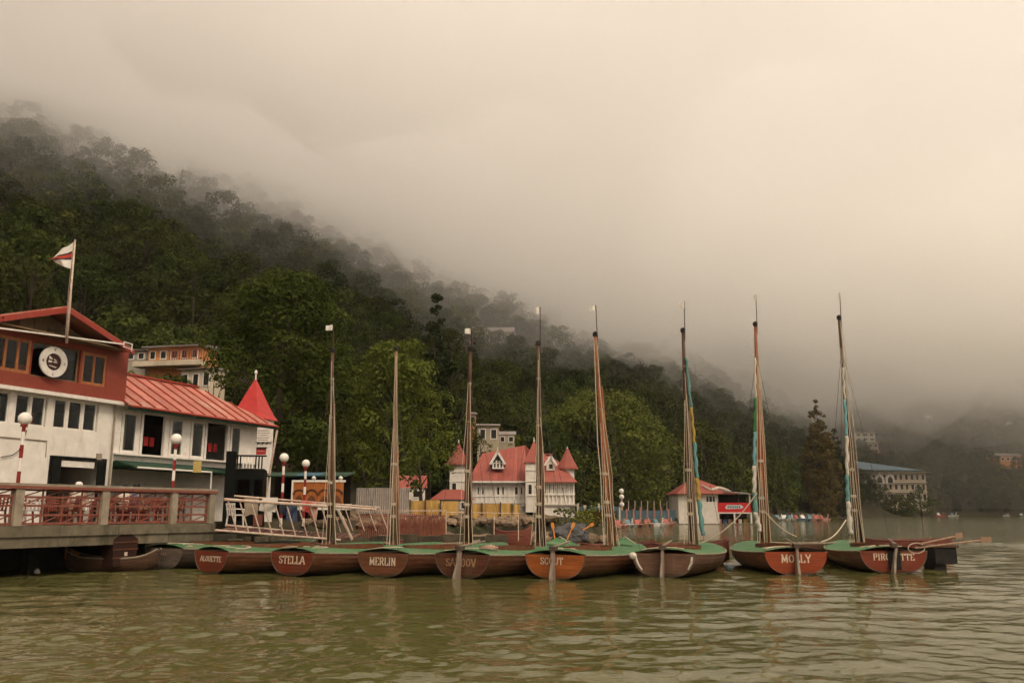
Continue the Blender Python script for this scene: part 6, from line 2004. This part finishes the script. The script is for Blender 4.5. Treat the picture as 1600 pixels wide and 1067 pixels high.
# ---- boat stall with red banner
def stall():
    d = 134
    X0 = P(1112, 800, d).x
    X = lambda px: P(px, 790, d).x - X0
    Z = lambda py: P(1112, py, d).z
    t = thing('boat_stall', 'white lakeside boat stall with rose hip roof and red banner', 'stall', (X0, d, 0), 0)
    zb, ze = Z(823), Z(771)
    holed_wall(X(1060), X(1121), zb, ze, [(X(1103), X(1119), Z(785), Z(774))], 0, 0.3).build('wall', 'house_white', t)
    MB().span(X(1060), X(1060) + 0.3, 0.3, 8, zb, ze).build('wall', 'house_white', t)
    window(t, X(1103), X(1119), Z(785), Z(774), 0.05, 'paint_white', cols=3, fw=0.12)
    holed_wall(X(1121), X(1174), zb, ze, [(X(1123), X(1172), Z(785), Z(772)), (X(1123), X(1172), Z(819), Z(802))], 0.3, 0.5).build('front', 'house_white', t)
    MB().span(X(1060), X(1174), 8, 8.2, zb, ze).span(X(1122), X(1173), 2.5, 2.6, zb, ze - 0.1).build('back_wall', 'interior_dark', t)
    MB().span(X(1122), X(1173.5), 0.12, 0.2, Z(800), Z(785)).build('banner', 'banner_red', t)
    MB().prism([Vector((X(1133), 0.09, Z(793))), Vector((X(1136), 0.09, Z(788.5))), Vector((X(1158), 0.09, Z(788.5))), Vector((X(1162), 0.09, Z(792))), Vector((X(1158), 0.09, Z(794.5))), Vector((X(1135), 0.09, Z(795)))], (0, 0, 0), (0, 0.02, 0)).build('banner_print', 'banner_white', t)
    for k in range(7):
        x = X(1137 + k * 3)
        MB().span(x, x + 0.16, 0.06, 0.085, Z(793.6), Z(790)).build('banner_mark', 'awning_blue', t)
    MB().span(X(1121), X(1174), -0.1, 0.29, Z(802), Z(800.3)).build('ledge', 'paint_white', t)
    for px in (1122, 1147, 1173):
        MB().span(X(px) - 0.1, X(px) + 0.1, -0.05, 0.25, Z(821), Z(802.2)).build('post', 'paint_white', t)
    for k in range(6):
        x = X(1126 + k * 8)
        MB().box((x, 1.2, Z(815)), (0.5, 0.5, 0.8)).build('goods_box', ('cloth_print', 'cloth_denim', 'cloth_beige', 'red_cloth', 'house_white', 'sail_yellow')[k], t)
    A, B = Vector((X(1056), -0.9, ze)), Vector((X(1152), -0.9, ze))
    C = Vector((X(1093), 4, Z(744)))
    MB().slab([A, B, C], 0.12).build('roof', 'roof_rose', t)
    MB().slab([Vector((X(1056), 9, ze)), A, C], 0.12).slab([B, Vector((X(1152), 9, ze)), C], 0.12).build('roof_side', 'roof_rose', t)
    MB().slab([B - Vector((2.2, 0, -0.35)), Vector((X(1175), -0.9, ze - 0.05)), Vector((X(1175), 5, ze + 0.3)), B + Vector((-2.2, 6, 0.6))], 0.12).build('porch_roof', 'roof_tin', t)
    zz = [(1101, 758), (1107, 763), (1112, 766), (1118, 765), (1124, 763), (1130, 764), (1136, 766), (1142, 768.5)]
    pts = []
    for px, py in zz:
        f = (Z(py) - ze) / (C.z - ze)
        pts.append(Vector((X(px), -0.9 + 4.9 * f - 0.1, Z(py) + 0.08)))
    MB().tube(pts, [0.1, 0.16, 0.22, 0.28, 0.3, 0.28, 0.24, 0.1], 6).build('roof_tarp', 'patch_white', t)
    MB().span(X(1052), X(1178), -1.0, 9, -1.0, 0.12).build('stone_foot', 'concrete', t)
stall()
# ---- blue fence and shore wall left of the stall
mat('fence_blue', (0.07, 0.13, 0.155), (0.045, 0.085, 0.105), scale=1, rough=0.6)
mat('post_pink', (0.42, 0.22, 0.18), (0.32, 0.15, 0.12), scale=2, rough=0.8)
def blue_fence():
    d0, d1 = 96, 126
    t = thing('blue_fence', 'blue sheet fence with pale posts along the far quay', 'fence', tuple(P(905, 818, d0)), 0)
    n = 14
    for k in range(n):
        f0, f1 = k / n, (k + 1) / n
        pa, pb = 903 + 152 * f0, 903 + 152 * f1
        da, db = d0 + (d1 - d0) * f0, d0 + (d1 - d0) * f1
        y0, y1 = 812, (791 if k < 6 else 797)
        A, B, C, D = P(pa, y0, da), P(pb, y0, db), P(pb, y1, db), P(pa, y1, da)
        MB().prism([A, B, C, D], (0, 0, 0), (0, 0.06, 0)).build('panel', 'fence_blue', t, world=True)
        q0, q1 = P(pa, 818, da - 0.2), P(pa, y1 - (2 if k % 3 else 5), da - 0.2)
        MB().bar(q0, q1, 0.3 if k in (1, 5) else 0.2, 0.25).build('post', 'house_cream' if k < 7 else 'post_pink', t, world=True)
    for k in range(n - 6):
        pa = 972 + k * 10
        da = d0 + (d1 - d0) * (pa - 903) / 152
        MB().tube([P(pa, 797, da + 0.3), P(pa, 782, da + 0.3)], 0.05, 5).build('stake', 'steel_pale', t, world=True)
    w = thing('shore_wall', 'low dark stone wall at the waterline before the blue fence', 'wall', tuple(P(980, 822, 112)), 0)
    for k in range(18):
        f0, f1 = k / 18, (k + 1) / 18
        pa, pb = 900 + 158 * f0, 900 + 158 * f1
        da, db = 92 + 32 * f0, 92 + 32 * f1
        A, B = P(pa, 800, da), P(pb, 800, db)
        MB().prism([Vector((A.x, A.y, -1)), Vector((B.x - 0.03, B.y, -1)), Vector((B.x - 0.03, B.y, 0.55)), Vector((A.x, A.y, 0.55 + 0.05 * (k % 3)))], (0, 0, 0), (0, 3.5, 0)).build('stone_block', 'concrete', w, world=True)
blue_fence()
lampq = P(971, 768, 112)
t = thing('globe_lamp', 'lamp standard with three white globes above the blue fence', 'lamp post', (lampq.x, 112, 0.5), 0)
MB().tube([(0, 0, 0), (0, 0, lampq.z - 0.5)], 0.11, 7).build('pole', 'steel_pale', t)
for py in (767, 776, 788):
    MB().lathe([(0.32 * math.sin(a) + 0.001, -0.32 * math.cos(a)) for a in [math.pi * i / 8 for i in range(9)]], (0, -0.1, P(971, py, 112).z - 0.5), 10).build('globe', 'lamp_globe', t, smooth=True)
# ---- pedal boats
mat('pedal_white', (0.74, 0.72, 0.68), (0.62, 0.6, 0.56), scale=2, rough=0.4)
mat('pedal_red', (0.40, 0.12, 0.09), (0.3, 0.09, 0.07), scale=2, rough=0.4)
mat('pedal_pink', (0.62, 0.34, 0.28), (0.5, 0.26, 0.22), scale=2, rough=0.4)
mat('pedal_blue', (0.14, 0.24, 0.28), (0.10, 0.18, 0.22), scale=2, rough=0.4)
def pedal_proto(m_, m2):
    o = thing('pedal_boat', 'pedal boat', 'pedal boat', (0, 0, 0), 0, 'pedal boats of the boat hire')
    vs, fs = [], []
    for s in (-1, 1):
        hb = MB()
        hb.prism([Vector((-1.2, s * 0.55 - 0.28, 0.0)), Vector((1.0, s * 0.55 - 0.28, -0.05)), Vector((1.5, s * 0.55 - 0.2, 0.45)), Vector((-1.3, s * 0.55 - 0.28, 0.42))], (0, 0, 0), (0, 0.52, 0))
        hb.build('float', m_, o)
    MB().box((0, 0, 0.47), (2.2, 1.2, 0.1)).build('deck', m_, o)
    MB().prism([Vector((-0.5, -0.5, 0.5)), Vector((-0.05, -0.5, 0.52)), Vector((-0.15, -0.5, 0.7)), Vector((-0.5, -0.5, 1.2)), Vector((-0.65, -0.5, 1.2))], (0, 0, 0), (0, 1.0, 0)).build('seat', m2, o)
    MB().tube([(0.9, 0, 0.5), (1.15, 0, 0.9), (1.1, 0, 1.3), (1.35, 0, 1.4)], [0.2, 0.14, 0.11, 0.06], 8).build('prow_neck', m_, o, smooth=True)
    return o
protos = [pedal_proto('pedal_white', 'pedal_blue'), pedal_proto('pedal_pink', 'pedal_red'), pedal_proto('pedal_red', 'pedal_white'), pedal_proto('pedal_blue', 'pedal_white')]
used = set()
PN = ['white pedal boat with blue seat', 'pink pedal boat with red seat', 'red pedal boat with white seat', 'blue pedal boat with white seat']
spots = []
for k in range(7): spots.append((952 + k * 15, 92 + 32 * (52 + k * 15) / 158 - 2.2, 'moored under the blue fence', k))
for k in range(8): spots.append((1216 + k * 10.0, 186 + (k % 2) * 3, 'at the jetty by the red banner', k))
spots += [(1469, 330, 'out on the open lake', 0), (1490, 352, 'out on the open lake', 1), (1573, 400, 'far out near the right edge', 0), (1597, 410, 'at the very right edge', 0)]
ORD = ['first', 'second', 'third', 'fourth', 'fifth', 'sixth', 'seventh', 'eighth']
PK = [0, 1, 0, 1, 1, 0, 1, 0, 3, 0, 1, 3, 0, 1, 1, 2, 0, 0, 3]
for i, (px, d, where, k) in enumerate(spots):
    pk = PK[i]
    o = protos[pk] if pk not in used else copy_tree(protos[pk])
    used.add(pk)
    q = P(px, 810, d)
    o.location = (q.x, d, 0.02)
    o.rotation_euler = (0, 0, R(-100 + (i * 47) % 60))
    o.scale = (1.3,) * 3 if where.startswith('out') else (0.75,) * 3 if where.startswith('moored') else (1, 1, 1)
    o['label'] = '%s %s, %s from left' % (PN[pk], where, ORD[k]) if k or not where.startswith(('far', 'at the very')) else '%s %s' % (PN[pk], where)
    o['category'] = 'pedal boat'
jt = thing('jetty', 'low pale jetty with pedal boats right of the red banner', 'jetty', tuple(P(1250, 815, 190)), 0)
a, b = P(1180, 815, 190), P(1293, 815, 190)
for k in range(10):
    x0, x1 = a.x + (b.x - a.x) * k / 10, a.x + (b.x - a.x) * (k + 1) / 10 - 0.05
    MB().prism([Vector((x0, 190.5, 0.25)), Vector((x1, 190.5, 0.25)), Vector((x1, 190.5, 0.5)), Vector((x0, 190.5, 0.5))], (0, 0, 0), (0, 2.5, 0)).build('plank', 'post_pink', jt, world=True)
    MB().span(x0 + 0.1, x0 + 0.25, 191, 191.2, -1, 0.25).build('pile', 'iron_dark', jt, world=True)

# ================================================================= TREES OF THE SHORE
rgt = np.random.default_rng(12)
def shore_tree(name, label, px, top, base_py, wpx, d, leafm, kind='round', lobes=60, size=0.3, n_per=60, base=0.3, r0=0.3, lean=(0, 0), limbs=7, zb=None, group=None):
    zt = P(px, top, d).z
    z0 = zb if zb is not None else max(0.6, height(P(px, 800, d).x, d)) - 0.2
    H = zt - z0
    Rw = wpx / 2 / F_PX * d
    cr = crown_round(rgt, H, Rw, lobes, n_per, size, base) if kind == 'round' else crown_cone(rgt, H, Rw, 34, n_per, size, base, 0.06, spindle=(name == 'cypress'))
    return tree(name, label, (P(px, 800, d).x, d, z0), cr, trunk_mesh(rgt, H * 0.93, r0, limbs, Rw * 0.8, lean), leafm, group)
shore_tree('broad_tree', 'large dark leafy tree behind the pointed red tower', 430, 406, 790, 235, 64, 'leaf_dark', lobes=120, size=0.26, n_per=90, base=0.22, r0=0.42, limbs=12)
shore_tree('broad_tree', 'dark lower tree right of the pointed red tower', 490, 560, 790, 130, 66, 'leaf_dark', lobes=60, size=0.26, n_per=90, base=0.16, r0=0.25, limbs=7)
shore_tree('bright_tree', 'bright yellow-green tree behind the pale bare mast', 612, 520, 790, 185, 74, 'leaf_bright', lobes=100, size=0.27, n_per=80, base=0.18, r0=0.32, limbs=9)
shore_tree('bright_tree', 'lower bright green tree left of the turreted house', 668, 600, 790, 80, 78, 'leaf_bright', lobes=45, size=0.27, n_per=80, base=0.2, r0=0.2, limbs=6)
shore_tree('conifer', 'tall dark ragged conifer rising behind the bright tree', 676, 462, 790, 125, 100, 'leaf_conifer', kind='cone', size=0.42, n_per=80, base=0.1, r0=0.35, limbs=5)
shore_tree('leaning_tree', 'slim dark tree leaning at the corrugated fence', 575, 690, 800, 60, 53, 'leaf_dark', lobes=26, size=0.22, n_per=90, base=0.3, r0=0.16, lean=(-0.12, 0), limbs=5)
shore_tree('round_tree', 'great rounded green tree right of the turreted house', 945, 606, 800, 225, 150, 'leaf_round', lobes=150, size=0.5, n_per=24, base=0.08, r0=0.6, limbs=10)
shore_tree('round_tree', 'rounded tree left behind the great green one', 850, 650, 800, 80, 158, 'leaf_round', lobes=60, size=0.5, n_per=24, base=0.1, r0=0.4, limbs=6)
shore_tree('dark_tree', 'dark tree above the peak of the turreted house', 770, 575, 700, 110, 165, 'leaf_dark', lobes=60, size=0.55, n_per=22, base=0.1, r0=0.4, limbs=6)
shore_tree('dark_tree', 'dark tree behind the rose roof of the boat stall', 1100, 652, 800, 90, 180, 'leaf_dark', lobes=60, size=0.6, n_per=20, base=0.08, r0=0.4, limbs=6)
shore_tree('dark_tree', 'dark bushy tree right of the red banner', 1212, 706, 806, 76, 200, 'leaf_dark', lobes=50, size=0.6, n_per=20, base=0.05, r0=0.4, limbs=6)
shore_tree('dark_tree', 'low dark tree behind the boat stall roof', 1150, 715, 806, 70, 186, 'leaf_dark', lobes=50, size=0.6, n_per=20, base=0.05, r0=0.3, limbs=6)
shore_tree('cypress', 'tall rusty brown cypress by the far jetty', 1286, 630, 806, 58, 262, 'leaf_rust', kind='cone', size=0.8, n_per=26, base=0.02, r0=0.5, limbs=2)
shore_tree('cypress', 'slim darker cypress just right of the rusty one', 1312, 670, 806, 34, 272, 'leaf_conifer', kind='cone', size=0.8, n_per=26, base=0.02, r0=0.4, limbs=2)
shore_tree('dark_tree', 'dark tree before the hotel at the far shore', 1400, 772, 806, 60, 385, 'leaf_dark', lobes=40, size=1.0, n_per=9, base=0.02, r0=0.4, limbs=4, zb=0.3)
shore_tree('dark_tree', 'dark tree at the right corner of the hotel', 1440, 758, 806, 44, 395, 'leaf_dark', lobes=40, size=1.0, n_per=9, base=0.02, r0=0.4, limbs=4, zb=0.3)
shore_tree('dark_tree', 'small dark tree below the chalet at the tin roof', 190, 566, 640, 50, 70, 'leaf_dark', lobes=26, size=0.3, n_per=60, base=0.05, r0=0.2, limbs=4)
shore_tree('shrub_tree', 'small dark shrub beside the white plinth', 820, 800, 826, 20, 80, 'leaf_dark', lobes=14, size=0.2, n_per=60, base=0.02, r0=0.08, limbs=3, zb=0.6)

shore_tree('shrub_tree', 'leafy shrub below the small cream house', 750, 672, 700, 44, 110, 'leaf_dark', lobes=22, size=0.35, n_per=45, base=0.02, r0=0.12, limbs=3, zb=6.0)
shore_tree('shrub_tree', 'leafy shrub before the red brick house', 716, 652, 700, 34, 112, 'leaf_dark', lobes=18, size=0.35, n_per=45, base=0.02, r0=0.12, limbs=3, zb=7.0)
shore_tree('shrub_tree', 'leafy shrub right of the pale hut', 806, 676, 700, 34, 112, 'leaf_round', lobes=18, size=0.35, n_per=45, base=0.02, r0=0.12, limbs=3, zb=6.5)
shore_tree('dark_tree', 'dark branches hanging before the orange-red shed roof', 655, 690, 800, 70, 62, 'leaf_dark', lobes=22, size=0.24, n_per=70, base=0.38, r0=0.14, limbs=6)

rgs = random.Random(9)
SHW = ['first', 'second', 'third', 'fourth', 'fifth', 'sixth', 'seventh', 'eighth', 'ninth', 'tenth']
for k in range(10):
    s_ = 2 + k * 4.2
    x, y = xy(s_, float(shore_p(s_)) + 1.2 + rgs.uniform(0, 1.2))
    px = 800 + F_PX * x / (y * math.cos(PITCH)) 
    cr = crown_round(rgt, rgs.uniform(0.9, 1.7), rgs.uniform(1.0, 1.7), 14, 70, 0.22, 0.02)
    tree('shore_shrub', 'low green shrub on the bank edge, %s from the turreted house plinth' % SHW[k], (x, y, max(0.3, height(x, y)) - 0.2), cr, trunk_mesh(rgt, 0.8, 0.05, 2, 0.6), ('leaf_dark', 'leaf_round', 'leaf_rust')[k % 3], 'shrubs along the bank edge')

shore_tree('dark_tree', 'small leafy tree before the chalet balcony end', 322, 550, 640, 52, 74, 'leaf_dark', lobes=24, size=0.28, n_per=60, base=0.1, r0=0.15, limbs=4)
# ---- the wood on the hill: the trees that show largest are trees of their own, the rest is one mass
rgf = np.random.default_rng(5)
PROTO = []
for i in range(6):
    H, Rw = rgf.uniform(9.5, 14), rgf.uniform(4.2, 6.0)
    cr = crown_round(rgf, H, Rw, 24, 60, 0.42, 0.2)
    PROTO.append((arrays_mesh('forest_crown', *cr), trunk_mesh(rgf, H, 0.22, 4, Rw * 0.7), H))
for i in range(2):
    H = rgf.uniform(13, 17)
    cr = crown_cone(rgf, H, 2.7, 13, 40, 0.6, 0.15)
    PROTO.append((arrays_mesh('forest_crown', *cr), trunk_mesh(rgf, H, 0.2, 2, 1.5), H))
for i, (cm, tm, H) in enumerate(PROTO):
    cm.materials.append(MATS['leaf_forest' if i < 6 else 'leaf_conifer'])
def trunk_data(tm):
    me = bpy.data.meshes.new('forest_trunk')
    me.from_pydata(tm.v, [], tm.f)
    me.materials.append(MATS['bark'])
    me.polygons.foreach_set('use_smooth', [True] * len(me.polygons))
    return me
PROTO = [(cm, trunk_data(tm), H) for cm, tm, H in PROTO]

def build_forest():
    pts = []
    for s in np.arange(-120, 1150, 7.4):
        for p in np.arange(-60, 420, 7.4):
            ss, pp = s + rgf.uniform(-3, 3), p + rgf.uniform(-3, 3)
            x, y = xy(ss, pp)
            if y < 62 or y > 900:
                continue
            if ss > 420 and rgf.uniform() < 0.35: continue
            if abs(x) > 0.66 * y + 14:
                continue
            q = pp - float(shore_p(ss))
            far = y - 478 - 0.1 * max(0, x - 300)
            inn = (q > 4 and pp > (1.5 if ss < 100 else -7)) or far > 4
            if not inn:
                continue
            if any((x - c[0]) ** 2 + (y - c[1]) ** 2 < c[2] ** 2 for c in CLEAR):
                continue
            pts.append((x, y, height(x, y) - 0.3))
    pts = np.array(pts)
    # on the far side of the lake and beyond the left edge too
    idx = rgf.integers(0, 6, len(pts))
    con = rgf.uniform(size=len(pts)) < 0.045
    idx[con] = rgf.integers(6, 8, con.sum())
    scl = rgf.uniform(0.62, 1.35, len(pts)) * np.where(idx >= 6, 0.8, 1.0)
    rot = rgf.uniform(0, 6.283, len(pts))
    d = np.hypot(pts[:, 0], pts[:, 1])
    # nearest in view, standing above what is in front of the wood
    el = (pts[:, 2] + 8 - CAM_Z) / pts[:, 1]
    front = (d < 178) & (np.abs(pts[:, 0]) < 0.62 * pts[:, 1]) & (el > np.where(pts[:, 0] < 0, 0.16, 0.085))
    order = np.where(front)[0]
    order = order[np.argsort(d[order])][:230]
    single = np.zeros(len(pts), bool)
    single[order] = True
    WORDS = ['leafy green tree in the wood on the near slope'] * 6 + ['pointed dark conifer in the wood on the near slope'] * 2
    for i in np.where(single)[0]:
        cm, tm, H = PROTO[idx[i]]
        t = thing('forest_tree', WORDS[idx[i]], 'tree', tuple(pts[i]), float(rot[i]), 'conifers of the hillside wood' if idx[i] >= 6 else 'leafy trees of the hillside wood')
        t.scale = (scl[i],) * 3
        link('crown', cm, None, t)
        link('trunk', tm, None, t)
    rest = ~single
    me = bpy.data.meshes.new('hillside_forest')
    n = int(rest.sum())
    me.vertices.add(n)
    me.vertices.foreach_set('co', pts[rest].astype(np.float32).ravel())
    for nm, ty, arr in (('pick', 'INT', idx[rest].astype(np.int32)), ('size', 'FLOAT', scl[rest].astype(np.float32)), ('turn', 'FLOAT', rot[rest].astype(np.float32))):
        me.attributes.new(nm, ty, 'POINT').data.foreach_set('value', arr)
    o = bpy.data.objects.new('hillside_forest', me)
    COL.objects.link(o)
    tag(o, 'dense green wood covering the hill up into the fog', 'forest', kind='stuff')
    src = bpy.data.collections.new('forest_kinds')     # not linked to the scene: only the wood's own tree shapes
    for i, (cm, tm, H) in enumerate(PROTO):
        src.objects.link(bpy.data.objects.new('kind_%d' % i, cm))
    ng = bpy.data.node_groups.new('wood', 'GeometryNodeTree')
    ng.interface.new_socket('Geometry', in_out='INPUT', socket_type='NodeSocketGeometry')
    ng.interface.new_socket('Geometry', in_out='OUTPUT', socket_type='NodeSocketGeometry')
    N, L = ng.nodes, ng.links
    gi, go = N.new('NodeGroupInput'), N.new('NodeGroupOutput')
    ip = N.new('GeometryNodeInstanceOnPoints')
    ci = N.new('GeometryNodeCollectionInfo')
    ci.inputs['Collection'].default_value = src
    ci.inputs['Separate Children'].default_value = True
    ci.inputs['Reset Children'].default_value = True
    def attr(nm, ty):
        a = N.new('GeometryNodeInputNamedAttribute')
        a.data_type = ty
        a.inputs['Name'].default_value = nm
        return a.outputs['Attribute']
    L.new(gi.outputs[0], ip.inputs['Points'])
    L.new(ci.outputs[0], ip.inputs['Instance'])
    ip.inputs['Pick Instance'].default_value = True
    L.new(attr('pick', 'INT'), ip.inputs['Instance Index'])
    L.new(attr('size', 'FLOAT'), ip.inputs['Scale'])
    cx = N.new('ShaderNodeCombineXYZ')
    L.new(attr('turn', 'FLOAT'), cx.inputs['Z'])
    er = N.new('FunctionNodeEulerToRotation')
    L.new(cx.outputs[0], er.inputs[0])
    L.new(er.outputs[0], ip.inputs['Rotation'])
    L.new(ip.outputs[0], go.inputs[0])
    md = o.modifiers.new('wood', 'NODES')
    md.node_group = ng
    print('FOREST', len(pts), 'single', single.sum())
build_forest()
